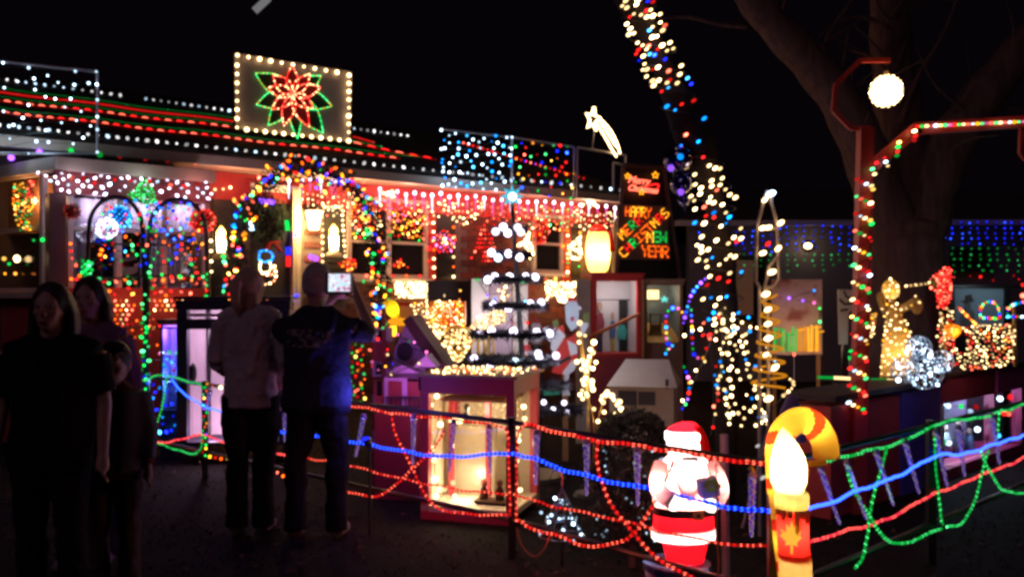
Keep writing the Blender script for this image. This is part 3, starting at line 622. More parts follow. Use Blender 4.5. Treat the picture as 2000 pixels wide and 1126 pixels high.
# snowman light
sn = T('snowman_light', 'snowman of white lights with a blue hat in front of the door', 'light figure', HP.hit(523, 556, -.2))
for pix, c, cc in ([(505, 492), (518, 488), (532, 494), (532, 508), (518, 512), (505, 510), (506, 494)], 'a', 'hat'), ([(508, 512), (506, 524), (512, 534), (524, 532), (530, 522), (526, 512)], 'w', 'head'), ([(512, 534), (528, 538), (538, 530), (534, 516), (540, 540), (532, 552), (516, 555)], 'wr', 'body'):
    P = smooth([HP.hit(x, y, -.2) for x, y in pix], 1); o = MB().tube(P, .012, 5).build(cc, white, sn); bulbs(o, [p + HP.n * .012 for p in resamp(P, .03)], c, 3.4, .9, each=False)
strand('orange_bulb_cluster', 'clump of orange lights at the door step behind the couple', 'string lights', [HP.hit(514 + RN.gauss(0, 6), 592 + RN.gauss(0, 3), .1) for _ in range(12)], 'or', 4, .7)
# the garlanded arch
GA = PL(HP.P(0, .95, 0), 38.2); ap = [(462, 700), (458, 620), (456, 540), (466, 470), (484, 410), (512, 365), (550, 340), (600, 332), (650, 342), (690, 366), (718, 405), (732, 450), (741, 500), (742, 560), (742, 640), (742, 720)]
AP = smooth([GA.hit(x, y) for x, y in ap], 2)
ar = T('garland_arch', 'tall round arch of dark green garland covered in multicoloured bulbs', 'arch', GA.hit(600, 720))
MB().tube(AP, .02, 6).build('frame', black, ar)
b = MB()
for p in resamp(AP, .0024):
    d = rdir(); o = p + V((RN.gauss(0, .06), RN.gauss(0, .045), RN.gauss(0, .06))); e = d.orthogonal().normalized() * .011; b.add([o - e, o + d * RN.uniform(.06, .12), o + e], [(0, 1, 2)])
b.build('garland', pbr('garland_green', (.012, .028, .012), .8), ar)
P = [p + V((RN.gauss(0, .07), -.1 + RN.gauss(0, .03), RN.gauss(0, .07))) for p in resamp(AP, .0195)]
bulbs(ar, P, lambda i, p: RN.choice('oooyyRrrrgggbba'), 3.8, .95, True, 'c9')
# ---------------- bay window decorations
patch('red_yellow_light_garland', 'hanging cluster of red and yellow lights inside the left bay window', [(28, 360), (66, 352), (66, 400), (60, 450), (40, 450), (24, 410)], 80, lambda i, p: 'r' if (p.x / p.y) > -.548 and p.z > 2.43 else RN.choice('yyog'), d=-.05, pl=LP, md=5, k=.5)
patch('white_bay_light_string', 'scattered white lights across the top of the bay window', [(70, 335), (415, 350), (415, 395), (260, 372), (200, 385), (120, 372)], 56, 'lllc', d=.0, pl=BP, rp=4.2, k=.8, md=11)
patch('red_bay_light_string', 'few soft red lights across the top of the bay window', [(120, 340), (400, 352), (400, 372), (140, 358)], 9, 'r', d=.02, pl=BP, rp=6, k=.5, md=22)
patch('green_tree_light', 'small tree of green lights above the trellis arch', [(283, 346), (298, 366), (306, 394), (284, 402), (262, 388), (250, 380), (268, 366)], 110, 'g', d=.03, pl=BP, rp=3.0, k=.6, md=4)
def ballnet(name, lab, c, r, col, pl, d, n, k=.8, rp=3.0):
    q = pl.hit(*c, d); R_ = r * q.y / F; t = MB().ell(q, R_ * .93, R_ * .93, R_ * .93, 14, 10).build(name, pbr('ball_core_' + col[0], [min(.3, x * .05) for x in EMC[col[0]]], .6), label=lab, category='light ball', smooth=True)
    bulbs(t, [q + V((math.cos(a) * math.sqrt(1 - z * z), math.sin(a) * math.sqrt(1 - z * z), z)) * R_ for a, z in ((i * 2.4, 1 - 2 * (i + .5) / n) for i in range(n))], col, rp, k, each=False); return t
ballnet('pink_white_light_ball', 'bright pink and white light ball hanging in the trellis arch', (209, 446), 19, 'lkc', BP, .2, 110, .9)
ballnet('blue_light_ball', 'sky blue light ball above the pink and white one', (234, 424), 21, 'a', BP, .12, 110, .6)
ballnet('red_light_ball', 'big red light ball at the right end of the bay window', (397, 431), 23, 'r', BP, .1, 130, .45)
ballnet('red_light_ball', 'dim red bauble by the bay corner post', (141, 412), 15, 'r', BP, .05, 40, .06)
patch('red_bay_light_net', 'red lights scattered low over the bay window and red wall', [(140, 545), (405, 530), (405, 575), (180, 580)], 40, 'rrro', d=.02, pl=BP, rp=4.2, k=.7, md=10)
patch('red_corner_light_string', 'short string of red and orange bulbs beside the bay post', [(136, 450), (150, 490), (156, 545), (136, 545)], 6, 'ro', d=.02, pl=BP, rp=4.6, k=.7, md=14)
for lab, poly in (('inverted triangle of warm red lights on the wall left of the trellis post', [(172, 582), (272, 588), (240, 640), (215, 655), (190, 630)]), ('row of warm lights on the wall right of the trellis post', [(288, 584), (392, 588), (385, 606), (330, 614), (300, 612)])):
    P = [BP.hit(x + (4 if j % 2 else 0), y, .0) for j, y in enumerate(range(587, 656, 9)) for x in range(170, 400, 11) if inpoly(x, y, poly)]
    P = P[::1]; o = MB().tube(P, .003, 3).build('wall_light_net', cable, label=lab, category='light net'); bulbs(o, P, 'wRo', 3.6, .7, each=False)
patch('red_wall_light_net', 'loose red lights on the dark wall below the bay', [(176, 640), (300, 620), (310, 690), (220, 690)], 30, 'ro', d=.05, pl=BP, rp=3.6, k=.6, md=8)
wo = T('window_ornament', 'pale ornament with a white beard shape and red trim inside the bay window', 'ornament', BP.hit(250, 550, -.22))
MB().prism([BP.hit(x, y, -.2) for x, y in ((222, 532), (240, 520), (262, 522), (272, 512), (268, 532), (250, 538), (236, 538))], BP.n * -.03).build('beard', white, wo)
MB().prism([BP.hit(x, y, -.2) for x, y in ((232, 506), (262, 498), (268, 506), (240, 512))], BP.n * -.03).build('brim', pbr('ornament_cream', (.5, .45, .38), .6), wo)
MB().prism([BP.hit(x, y, -.2) for x, y in ((238, 540), (256, 540), (254, 548), (240, 548))], BP.n * -.03).build('scarf', redp, wo)
# ---------------- trellis arches in front of the bay
TP = PL(BP.P(0, .85, 0), 39.5)
tl = T('wire_trellis', 'dark wire trellis of two round arches threaded with coloured lights in front of the bay', 'trellis', TP.hit(285, 900))
def arch(x0, x1, yt, yb=900):
    xm = (x0 + x1) / 2; pts = [(x0, yb), (x0 + 1, 600), (x0 + 4, yt + 110)]
    for i in range(9): a = math.pi - math.pi * i / 8; pts.append((xm + (xm - x0 - 5) * math.cos(a), yt + 62 - 62 * math.sin(a)))
    return pts + [(x1 - 4, yt + 110), (x1, 600), (x1, yb)]
for x0, x1, yt in ((168, 284, 384), (286, 408, 388)): MB().tube(smooth([TP.hit(*p) for p in arch(x0, x1, yt)], 1), .02, 6).build('arch_tube', black, tl)
for pix in ([(170, 545), (285, 540)], [(286, 540), (408, 535)], [(170, 475), (285, 478)], [(286, 478), (408, 480)], [(170, 640), (408, 640)]): MB().tube([TP.hit(*p) for p in pix], .009, 5).build('crossbar', black, tl)
def tb(lab, pix, cols, rp=4, k=.75, name='trellis_light_string'): return strand(name, lab, 'string lights', [TP.hit(x + RN.uniform(-1, 1), y, .04) for x, y in pix], cols, rp, k, group='strings of lights wound on the trellis')
tb('multicoloured lights scattered in the tops of the two trellis arches', fill([(200, 395), (280, 388), (390, 400), (402, 515), (300, 520), (186, 515)], 110, 9), lambda i, p: RN.choice('rrorbggabro'), 3.5, .85)
tb('blue lights near the crown of the right trellis arch', fill([(268, 400), (370, 392), (365, 470), (300, 440)], 20, 11), 'bpab', 4.2, .7)
tb('green lights clustered on the left trellis post', fill([(160, 508), (180, 510), (182, 562), (160, 556)], 24, 6), 'g', 4.0, .8)
tb('green lights along the trellis crossbars', [(195, 544), (212, 553), (250, 540), (253, 552), (292, 532), (294, 541), (316, 536), (335, 541), (352, 540), (376, 540), (396, 540), (298, 562)] + line((405, 535), (402, 600), 7), 'gggggggr', 4.4, .8)
tb('green lights winding down the middle trellis post', [(283 + 7 * math.sin(i * 1.9), 575 + i * 9.2) for i in range(30)], 'gggg', 4.4, .75)
tb('blue lights around the foot of the trellis', fill([(235, 690), (350, 700), (355, 840), (290, 850), (300, 760), (240, 760)], 36, 11), 'bbba', 4.2, .7)

# the strings' own light on wall and eave
for x, y, e, c in ((455, 365, 5, (1, .35, .2)), (700, 385, 7, (1, .4, .28)), (800, 385, 8, (1, .4, .3)), (900, 392, 8, (1, .42, .32)), (970, 400, 7, (1, .3, .25)), (1060, 405, 8, (1, .45, .35)), (1150, 410, 9, (1, .6, .4))): lamp('eave_lamp', HP.hit(x, y, -.12), e * 1.5, c, .12)
for x, y, e, c in ((150, 352, 4, (.8, .75, 1)), (280, 360, 4, (.7, .9, .9)), (390, 370, 5, (1, .4, .4)), (215, 570, 3, (1, .3, .15)), (340, 575, 3, (1, .3, .15)), (220, 440, 3, (.5, .7, 1))): lamp('bay_string_lamp', BP.hit(x, y, .12), e * .38, c, .1)
for x in (10, 90): lamp('net_lamp', HP.hit(x, 285, .35), 2.2, (.6, .8, 1), .1)
for x in (900, 970): lamp('net_lamp', HP.hit(x, 360, .4), 2.0, (.6, .8, 1), .1)

strand('green_window_bulb', 'three green bulbs and two amber ones low in the left bay window', 'string lights', [LP.hit(x, y, -.02) for x, y in ((66, 469), (83, 468), (18, 515), (8, 505), (10, 534), (30, 534))], 'gggyyo', 5, .6, shape='ball')
# ================================================================ sign tower right of the house
TW = PL((W(1262, 560, 12.3).x, 12.3), 20); tw = T('sign_tower', 'tall dark stand carrying the letter board and script sign beside the house', 'sign stand', TW.hit(1262, 790))
tq = [(1218, 322), (1296, 328), (1330, 560), (1203, 553)]
MB().prism([TW.hit(x, y) for x, y in tq], TW.n * -.04).build('backing', pbr('tower_black', (.012, .011, .012), .6), tw)
for a, b in ((tq[0], tq[1]), (tq[1], tq[2]), (tq[0], tq[3]), (tq[3], tq[2])): MB().bar(TW.hit(*a, .02), TW.hit(*b, .02), .05).build('frame_bar', pbr('tower_frame', (.10, .05, .05), .6), tw)
for x in (1212, 1322): MB().bar(TW.hit(x, 552, .0), TW.hit(x, 790, .0), .06).build('leg', MT['tower_frame'], tw)
lb = T('letter_board', 'brown board of amber, red and green light letters with two slanted lines of words', 'lit sign', TW.hit(1258, 508, .06))
bq = [(1207, 398), (1304, 402), (1310, 508), (1209, 506)]
MB().prism([TW.hit(x, y, .05) for x, y in bq], TW.n * -.02).build('board', pbr('board_brown', (.16, .10, .095), .7, .15, 4), lb)
def wd(*a): word(lb, TW, .065, *a)
wd('HAPPY', 'oyyyo', 1222, 421, 10.2, .5, 8, 17, 1.5)
wd('MERRY', 'yogro', 1217, 468, 10.5, -9.6, 10, 17, 1.5)
wd('CHRISTMAS', 'yrgoooyry', 1219, 502, 10.2, -9.6, 9.5, 16, 1.5)
wd('NEW', 'ygg', 1264, 472, 13, 0, 11, 19, 1.6)
wd('YEAR', 'oooo', 1254, 500, 13.2, .4, 11, 20, 1.6)
sp = T('script_sign', 'small red neon script sign with yellow stars above the letter board', 'lit sign', TW.hit(1255, 376, .06))
def text(body, x, y, h, par, m, pl, d, shear=.35, ang=0.0):
    c = bpy.data.curves.new('lettering', 'FONT'); c.body = body; s = pl.hit(x, y, d); c.size = h * s.y / F; c.shear = shear; c.extrude = .004; c.bevel_depth = .003; c.materials.append(m)
    tmp = bpy.data.objects.new('lettering', c); SC.collection.objects.link(tmp); bpy.context.view_layer.update(); me = bpy.data.meshes.new_from_object(tmp.evaluated_get(bpy.context.evaluated_depsgraph_get())); bpy.data.objects.remove(tmp); o = bpy.data.objects.new('lettering', me); SC.collection.objects.link(o); o.parent = par; me.materials.clear(); me.materials.append(m); o.location = s - ORG[par.name]; o.rotation_euler = (math.pi / 2, -ang, pl.t); return o
text('Merry', 1226, 356, 19, sp, em('R', .7), TW, .06, ang=-.06); text('Christmas', 1226, 371, 16, sp, em('R', .8), TW, .075, ang=-.06)
for pix in ([(1258, 365), (1272, 374), (1284, 370), (1288, 358), (1262, 363)],): MB().tube(smooth([TW.hit(x, y, .07) for x, y in pix]), .012, 5).build('underline', em('r', .9), sp)
for cx, cy, r in ((1226, 344, 6), (1280, 342, 7), (1253, 375, 6)):
    q = [TW.hit(cx + (r if i % 2 == 0 else r * .45) * math.sin(i * .6283), cy - (r if i % 2 == 0 else r * .45) * math.cos(i * .6283), .08) for i in range(11)]
    MB().tube(q, .008, 5).build('star', em('y', .6), sp)
# ================================================================ yard displays
def cabinet(t, pl, x0, y0, x1, y1, depth, fm, bk, fw=.05, d=0, roof=True, floor=True):
    """open fronted display box on plane pl, px rect is its front"""
    a0, a1, z0, z1 = pl.rect(x0, y0, x1, y1, d)
    for a in (a0, a1 - fw): MB().pbox(pl, a, a + fw, d - fw, d, z0, z1 - .001).build('post', fm, t)
    MB().pbox(pl, a0 - .01, a1 + .01, d - fw, d + .01, z1, z1 + fw).build('header', fm, t)
    MB().pbox(pl, a0, a1, d - depth, d - depth + .015, z0, z1).build('back_panel', bk, t)
    for a in (a0, a1 - .012): MB().pbox(pl, a, a + .012, d - depth + .016, d - fw - .001, z0, z1).build('side_panel', bk, t)
    if roof: MB().pbox(pl, a0 - .02, a1 + .02, d - depth - .02, d + .03, z1 + fw + .002, z1 + fw + .03).build('roof', fm, t)
    if floor: MB().pbox(pl, a0, a1, d - depth, d, z0 - .03, z0 - .002).build('floor', fm, t)
    return a0, a1, z0, z1
navy = pbr('navy_paint', (.018, .016, .04), .5)
# pale pink display case behind the couple
pk = face(7.9, 3, 450); pc = T('display_case', 'pale pink lit display case with a dark navy frame behind the couple', 'display case', pk.hit(450, 850))
a0, a1, z0, z1 = cabinet(pc, pk, 345, 605, 565, 862, .45, navy, pbr('pale_panel', (.6, .5, .58), .7, .06), .09)
MB().pbox(pk, a0 + .1, a1 - .1, .002, .012, z1 - .06, z1 - .03).build('trim_strip', white, pc)
MB().pbox(pk, a0 + .09, a1 - .09, -.06, .0, z1 - .17, z1 - .08).build('lintel', navy, pc)
ph = pk.hit(377, 728, -.1); MB().ell(ph, .035, .03, .09, 10, 8).build('ornament', black, pc)
for x, h in ((548, 30), (553, 22)): MB().loft([(pk.hit(x, 800, -.05), .08, .06), (pk.hit(x, 800 - h * 2, -.05), .03, .03), (pk.hit(x, 800 - h * 3, -.05), .005, .005)], 10).build('figurine', pbr('figurine_white', (.7, .65, .75), .5), pc)
bot = pk.hit(455, 862).z
for a in (a0 + .03, a1 - .03): MB().pbox(pk, a - .03, a + .03, -.4, -.03, 0, bot - .031).build('leg', navy, pc)
lamp('case_lamp', pk.P((a0 + a1) / 2 - .2, -.06, z0 + .08), 9, (1, .62, .85), .06); lamp('case_lamp', pk.P((a0 + a1) / 2 - .2, -.1, z1 - .2), 9, (1, .66, .9), .06)
# lit column left of it
lc = face(8.1, 0, 333); t = T('light_column', 'narrow lit case of violet and blue panels ringed with coloured bulbs', 'display case', lc.hit(333, 860))
a0, a1, z0, z1 = cabinet(t, lc, 313, 634, 354, 800, .25, navy, pbr('violet_panel', (.3, .28, .6), .6), .02)
bulbs(t, [lc.hit(x, y, -.02) for x, y in ((313, 636), (326, 630), (340, 629), (352, 629), (312, 690), (316, 688), (331, 687), (347, 688), (318, 712), (336, 706), (349, 740), (340, 722))], 'rrrrkcgggbbr', 4.6, .8, True, 'ball')
for y in (634, 690, 742): MB().pbox(lc, a0 + .02, a1 - .02, -.12, -.05, lc.hit(333, y + 4).z, lc.hit(333, y).z).build('shelf', white, t)
MB().pbox(lc, a0, a1, -.25, 0, 0, z0 - .031).build('plinth', navy, t)
lamp('column_lamp', lc.hit(335, 650, -.04), 4, (.5, .2, 1), .03); lamp('column_lamp', lc.hit(333, 740, -.04), 3.5, (.2, .4, 1), .03)
# purple model houses
ph_ = face(6.75, -8, 780); lilac = pbr('lilac_paint', (.45, .3, .5), .6, .12); dred = pbr('dark_red_paint', (.26, .03, .04), .6)
mt = T('model_tower', 'tall toy tower of alternating red and lilac blocks beside the man', 'model building', ph_.hit(742, 870))
x0, x1 = 727, 757
for i, (y0, y1) in enumerate(((640, 668), (668, 706), (706, 735), (735, 770), (770, 800), (800, 840), (840, 880))):
    a0, a1, z0, z1 = ph_.rect(x0, y0, x1, y1); MB().pbox(ph_, a0, a1 + .0, -.14, 0, z0 + .001, z1).build('block', dred if i % 2 else lilac, mt)
    if i % 2 == 0: MB().pbox(ph_, a0 + .03, a1 - .03, .001, .006, z0 + .02, z1 - .02).build('window', MT['dark_pane'], mt)
a0, a1, z0, z1 = ph_.rect(748, 600, 754, 880); MB().pbox(ph_, a0, a1, .002, .03, 0, z1).build('pole', dred, mt)
MB().pbox(ph_, *ph_.rect(x0, 880, x1, 960)[:2], -.14, 0, 0, ph_.hit(742, 880).z).build('plinth', dred, mt)
ck = T('clock_house', 'lilac gabled toy house with a round dark window and one long dark roof slope', 'model building', ph_.hit(800, 870))
MB().prism([ph_.hit(x, y, -.06) for x, y in ((766, 765), (768, 690), (794, 628), (835, 700), (826, 765))], ph_.n * -.2).build('wall', lilac, ck)
MB().prism([ph_.hit(x, y, .02) for x, y in ((786, 626), (802, 616), (878, 722), (862, 742))], ph_.n * -.32).build('roof', pbr('roof_brown', (.09, .035, .04), .7), ck)
MB().prism([ph_.hit(791 + 17 * math.cos(i * .3927), 686 + 20 * math.sin(i * .3927), -.055) for i in range(16)], ph_.n * .02).build('round_window', pbr('hole_black', (.02, .012, .03), .6), ck)
MB().tube([ph_.hit(791 + 18 * math.cos(i * .3927), 686 + 21 * math.sin(i * .3927), -.04) for i in range(17)], .01, 5).build('window_rim', pbr('rim_lilac', (.35, .22, .45), .5), ck)
MB().pbox(ph_, *ph_.rect(768, 765, 826, 765)[:2], -.26, -.06, 0, ph_.hit(800, 765).z).build('base_wall', dred, ck)
sh = T('model_house', 'small toy house with red front and pale pointed gable before the clock house', 'model building', ph_.hit(790, 870))
MB().pbox(ph_, *ph_.rect(750, 738, 835, 830)[:2], .06, .25, 0, ph_.hit(790, 738).z).build('wall', dred, sh)
for q_ in ([(757, 728), (786, 712), (818, 728)], [(808, 717), (832, 692), (852, 716)]): MB().prism([ph_.hit(x, y, .27) for x, y in q_], ph_.n * -.16).build('gable', lilac, sh)
for r in ((769, 730, 776, 790), (803, 730, 812, 790), (776, 731, 803, 737)): MB().pbox(ph_, *ph_.rect(r[0], r[1], r[2], r[3])[:2], .252, .262, *ph_.rect(*r)[2:]).build('trim_board', lilac, sh)
for x, y in ((838, 734), (760, 745)): MB().pbox(ph_, *ph_.rect(x - 5, y - 8, x + 5, y + 20)[:2], .252, .258, *ph_.rect(x - 5, y - 8, x + 5, y + 20)[2:]).build('window', MT['dark_pane'], sh)
for i in range(9): x = 756 + i * 9; MB().bar(ph_.hit(x, 792, .3), ph_.hit(x, 776, .3), .008).build('baluster', black, sh)
for y in (775, 793): MB().bar(ph_.hit(752, y, .3), ph_.hit(834, y, .3), .012).build('rail', black, sh)
strand('coloured_light_string', 'sparse pink, green and warm bulbs strung over the toy houses', 'string lights', [ph_.hit(x, y, .3) for x, y in ((748, 640), (757, 682), (777, 653), (800, 666), (809, 668), (833, 687), (738, 662), (739, 722), (764, 731), (818, 709), (834, 737), (757, 692), (753, 715), (727, 706))], 'grkgkkrkwwgwyk', 3.8, .7, each=True, shape='ball')
strand('coloured_light_string', "column of red, green and yellow bulbs hanging at the man's elbow", 'string lights', [W(x, y, 6.4) for x, y in [(696 + 12 * math.sin(i * 2.3) + RN.uniform(-4, 4) + i * .1, 672 + i * 3.4) for i in range(34)]], 'ggrrogry', 3.8, .7, shape='ball', var=(.3, .6, 1))
lamp('toy_house_lamp', ph_.hit(800, 745, .6), 4.5, (.85, .25, 1), .05)
# yellow items
yp = face(7.9, 0, 790); yl = pbr('yellow_plastic', (.85, .58, .02), .35, .05, 4, 0)
yb = T('yellow_lantern', 'yellow plastic lantern with a rounded hood beside an orange box', 'lantern', yp.hit(775, 690))
m_y = shell('lantern_hood', (.95, .72, .05), .7)
MB().prism(smooth([yp.hit(x, y) for x, y in ((748, 590), (758, 585), (770, 588), (776, 600), (776, 622), (806, 628), (800, 632), (776, 634), (764, 620), (752, 608), (748, 590))], 1), yp.n * -.12).build('hood', m_y, yb)
MB().ell(yp.hit(781, 628, .02), .11, .06, .035, 12, 8).build('rim', em('y', .28), yb)
MB().loft([(yp.hit(768, 656), .02, .02), (yp.hit(768, 648), .03, .03), (yp.hit(768, 636), .028, .028)], 10).build('bulb', em('y', 1.2), yb); MB().tube([yp.hit(776, 632, -.06), yp.hit(776, 869, -.06)], .012).build('stake', black, yb)
lamp('hood_lamp', yp.hit(768, 606, -.06), .7, (1, .8, .2), .02)
ob = T('orange_box', 'orange cardboard box with a red label behind the yellow lantern', 'box', yp.hit(800, 650, -.3))
MB().pbox(yp, *yp.rect(774, 582, 828, 650, -.2)[:2], -.45, -.2, *yp.rect(774, 582, 828, 650, -.2)[2:]).build('carton', pbr('orange_card', (.62, .28, .10), .7, .1), ob); MB().pbox(yp, *yp.rect(779, 590, 802, 597, -.2)[:2], -.199, -.196, *yp.rect(779, 590, 802, 597, -.2)[2:]).build('label_patch', redp, ob)
MB().pbox(yp, *yp.rect(780, 650, 820, 650, -.2)[:2], -.45, -.2, 0, yp.hit(800, 650, -.2).z - .002).build('stand', black, ob)
# window sill nets of warm lights
for lab, poly, n in (('block of warm white lights under the double window above the orange box', [(770, 549), (835, 551), (836, 610), (824, 640), (822, 590), (776, 586)], 95), ('draped warm white lights under the window right of the pole tree', [(1066, 548), (1125, 552), (1124, 575), (1112, 590), (1094, 590), (1084, 574), (1068, 585)], 90)):
    patch('sill_light_net', lab, poly, n, 'w', d=WD + .25, rp=3.9, k=.9, md=4.5); c_ = poly[0]; lamp('sill_lamp', HP.hit(c_[0] + 30, c_[1] + 20, WD + .5), 7, (1, .68, .35), .12)
# the glowing bowl sculpture with parcel
gp = face(7.5, 0, 885); gw = pbr('gold_wire', (.6, .42, .15), .4, metal=.6)
gb_ = T('light_bowl', 'big wire goblet of dense warm white lights with a handle to the right', 'light sculpture', gp.hit(886, 870))
def gpt(u, v, R0=.0): return gp.hit(u, v, R0)
prof = [(40, 640), (39, 655), (34, 670), (27, 684), (19, 698), (8, 706)]
for r, y in prof:
    c = gp.hit(885, y); s = c.y / F; MB().tube([c + V((r * s * math.cos(i * .4488), r * s * math.sin(i * .4488), 0)) for i in range(15)], .005, 4).build('hoop', gw, gb_)
for i in range(10):
    a = i * .6283; MB().tube([gp.hit(885, y) + V((r * 7.5 / F * math.cos(a), r * 7.5 / F * math.sin(a), 0)) for r, y in prof], .005, 4).build('rib', gw, gb_)
pts = []
for _ in range(250):
    t = RN.random(); i = min(4, int(t * 5)); f = t * 5 - i; r = prof[i][0] * (1 - f) + prof[i + 1][0] * f; y = prof[i][1] * (1 - f) + prof[i + 1][1] * f; a = RN.uniform(0, 6.283)
    pts.append(gp.hit(885, y) + V((r * math.cos(a), r * math.sin(a), 0)) * (7.5 / F))
pts += [gp.hit(x, y, RN.uniform(-.1, .15)) for x, y in fill([(915, 640), (930, 620), (965, 606), (990, 608), (986, 628), (950, 640), (925, 665)], 90, 3.6) + fill([(800, 595), (835, 585), (838, 625), (880, 640), (850, 660), (820, 632)], 40, 6)]
bulbs(gb_, pts, lambda i, p: 'w' if RN.random() < .8 else 'y', 3.3, .45, each=False)
MB().tube(smooth([gp.hit(x, y) for x, y in ((920, 660), (940, 625), (975, 608), (992, 616), (980, 632), (940, 645), (915, 680))]), .008, 5).build('handle', gw, gb_)
MB().tube([gp.hit(885, 704), gp.hit(885, 925)], .02, 8).build('stem', gw, gb_)
gf = T('parcel_light', 'orange gift parcel shape covered in warm lights above the wire goblet', 'light sculpture', gp.hit(870, 636))
a0, a1, z0, z1 = gp.rect(838, 588, 908, 636, 0)
MB().pbox(gp, a0, a1, -.2, .0, z0, z1).build('box', pbr('parcel_orange', (.75, .22, .03), .6), gf); am = gp.A(gp.hit(874, 600)); MB().pbox(gp, am, am + .12, .001, .012, z0, z1).build('ribbon', pbr('parcel_red', (.8, .07, .02), .5), gf)
bulbs(gf, [gp.hit(x, y, .02) for x, y in fill([(838, 600), (850, 588), (900, 588), (908, 600), (905, 636), (838, 636)], 70, 5) + [(868, 577), (898, 568), (897, 584), (899, 567)]], lambda i, p: RN.choice('wwwyO'), 3.2, .6, each=False)
# dark planter box behind
db = T('dark_backboard', 'dark board standing behind the glowing goblet and parcel', 'board', W(870, 800, 8.6)); bp_ = face(8.6, 6, 880); MB().pbox(bp_, *bp_.rect(835, 548, 925, 700)[:2], -.03, 0, 0, bp_.hit(880, 548).z).build('board', pbr('board_dark', (.03, .02, .022), .8), db)
# white paper panels behind the pole tree
wp = face(8.3, 5, 975); t = T('white_screen', 'tall pale folding screen of three panels behind the pole tree', 'screen', wp.hit(975, 850))
for i, (x0, x1, m) in enumerate(((921, 955, white), (957, 1000, pbr('paper_lilac', (.5, .42, .55), .7)), (1002, 1031, white))): MB().pbox(wp, *wp.rect(x0, 545, x1, 700)[:2], -.02 - .03 * (i % 2), -.03 * (i % 2), .25, wp.hit(975, 544 + 3 * i).z).build('panel', m, t)
for x in (925, 1027): MB().pbox(wp, *wp.rect(x - 3, 700, x + 3, 800)[:2], -.05, .0, 0, .25).build('leg', black, t)
strand('framing_light_string', 'few warm and coloured bulbs strung across the pale screen', 'string lights', [wp.hit(x, y, .06) for x, y in ((932, 546), (952, 576), (983, 570), (987, 560), (985, 586), (982, 580), (1010, 554), (1012, 566), (974, 567), (1000, 630), (1030, 630), (992, 577))], 'gpwwwwwwwrrw', 4.2, .7, shape='ball')
lamp('screen_lamp', wp.hit(960, 620, .4), 7, (1, .8, .8), .05)
# bits behind the tree tiers
yt = T('toy_loops', 'pair of yellow toy arches on a dark shelf behind the pole tree', 'toy', wp.hit(955, 700, .3))
for x in (940, 958): MB().tube(smooth([wp.hit(x + dx, y, .3) for dx, y in ((-6, 692), (-6, 664), (0, 658), (6, 664), (6, 692))]), .012, 6).build('loop', pbr('toy_yellow', (.55, .4, .08), .5), yt)
MB().pbox(wp, *wp.rect(925, 692, 1030, 700, .3)[:2], .2, .45, wp.hit(955, 702, .3).z, wp.hit(955, 693, .3).z).build('shelf', black, yt)
for x in (928, 1027): MB().bar(wp.hit(x, 702, .3), V((wp.hit(x, 702, .3).x, wp.hit(x, 702, .3).y, 0)), .03).build('leg', black, yt)
def snowm(lab, x, y, h, Y):
    q = W(x, y, Y); s = Y / F; t = T('snow_figure', lab, 'figurine', q); m = pbr('snow_white', (.78, .75, .85), .6, .05)
    MB().ell(q + V((0, 0, h * .27 * s)), h * .3 * s, h * .28 * s, h * .27 * s, 14, 8).build('body', m, t, smooth=True); MB().ell(q + V((0, 0, h * .7 * s)), h * .19 * s, h * .18 * s, h * .2 * s, 12, 8).build('head', m, t, smooth=True)
    MB().loft([(q + V((0, 0, h * .84 * s)), h * .2 * s, h * .2 * s), (q + V((0, 0, h * .87 * s)), h * .12 * s, h * .12 * s), (q + V((0, 0, h * s)), h * .1 * s, h * .1 * s)], 12).build('hat', pbr('hat_red', (.5, .04, .06), .6), t)
    MB().tube([q + V((-h * .05 * s, -h * .19 * s, h * .7 * s)), q + V((0, -h * .3 * s, h * .68 * s))], [h * .03 * s, .002], 6).build('nose', pbr('carrot', (.8, .25, .03), .6), t)
    MB().loft([(q, h * .25 * s, h * .25 * s), (V((q.x, q.y, 0)), h * .25 * s, h * .25 * s)][::-1], 10).build('stand', black, t)
snowm('white snow figure sitting low under the tiers of the pole tree', 1030, 735, 62, 8.0)
snowm('smaller pale snow figure in a red hat behind the pole tree trunk', 1047, 672, 50, 8.5)
# ---------------- ornament pole tree
PX, PY = 1002, 7.3; pt = T('pole_tree', 'dark spiral tinsel tree on a pole with glowing white baubles', 'artificial tree', W(PX + 30, 921 - 5, 7.3))
base = W(1035, 931, PY); topp = W(1000, 398, PY); s = PY / F
MB().tube([V((base.x, PY, 0)), W(1020, 700, PY), topp], [.028, .024, .016], 8).build('pole', black, pt)
MB().loft([(V((base.x, PY, 0)), .3, .3), (V((base.x, PY, .03)), .28, .28)], 16).build('base_plate', black, pt)
tin = pbr('black_tinsel', (.02, .016, .03), .5)
tiers = [(1000, 449, 26), (1002, 497, 32), (1000, 545, 50), (1006, 597, 58), (1000, 652, 76), (1000, 703, 82), (1040, 752, 62), (1085, 800, 46)]
for cx, cy, r in tiers:
    c = W(cx, cy, PY); b = MB(); ring = [c + V((r * s * math.cos(i * .2094), r * s * .8 * math.sin(i * .2094), .02 * math.sin(i))) for i in range(31)]
    b.tube(ring, .008, 4)
    for _ in range(int(r * 22)):
        a = RN.uniform(0, 6.283); p = c + V((r * s * math.cos(a), r * s * .8 * math.sin(a), 0)); q = rdir(); e = q.orthogonal().normalized() * .007; b.add([p - e, p + q * RN.uniform(.03, .085), p + e], [(0, 1, 2)])
    b.build('tinsel_ring', tin, pt)
    for i in range(4): a = i * 1.5708 + .4; MB().tube([c + V((0, 0, .03)), c + V((r * s * math.cos(a), r * s * .8 * math.sin(a), 0))], .005, 4).build('spoke', black, pt)
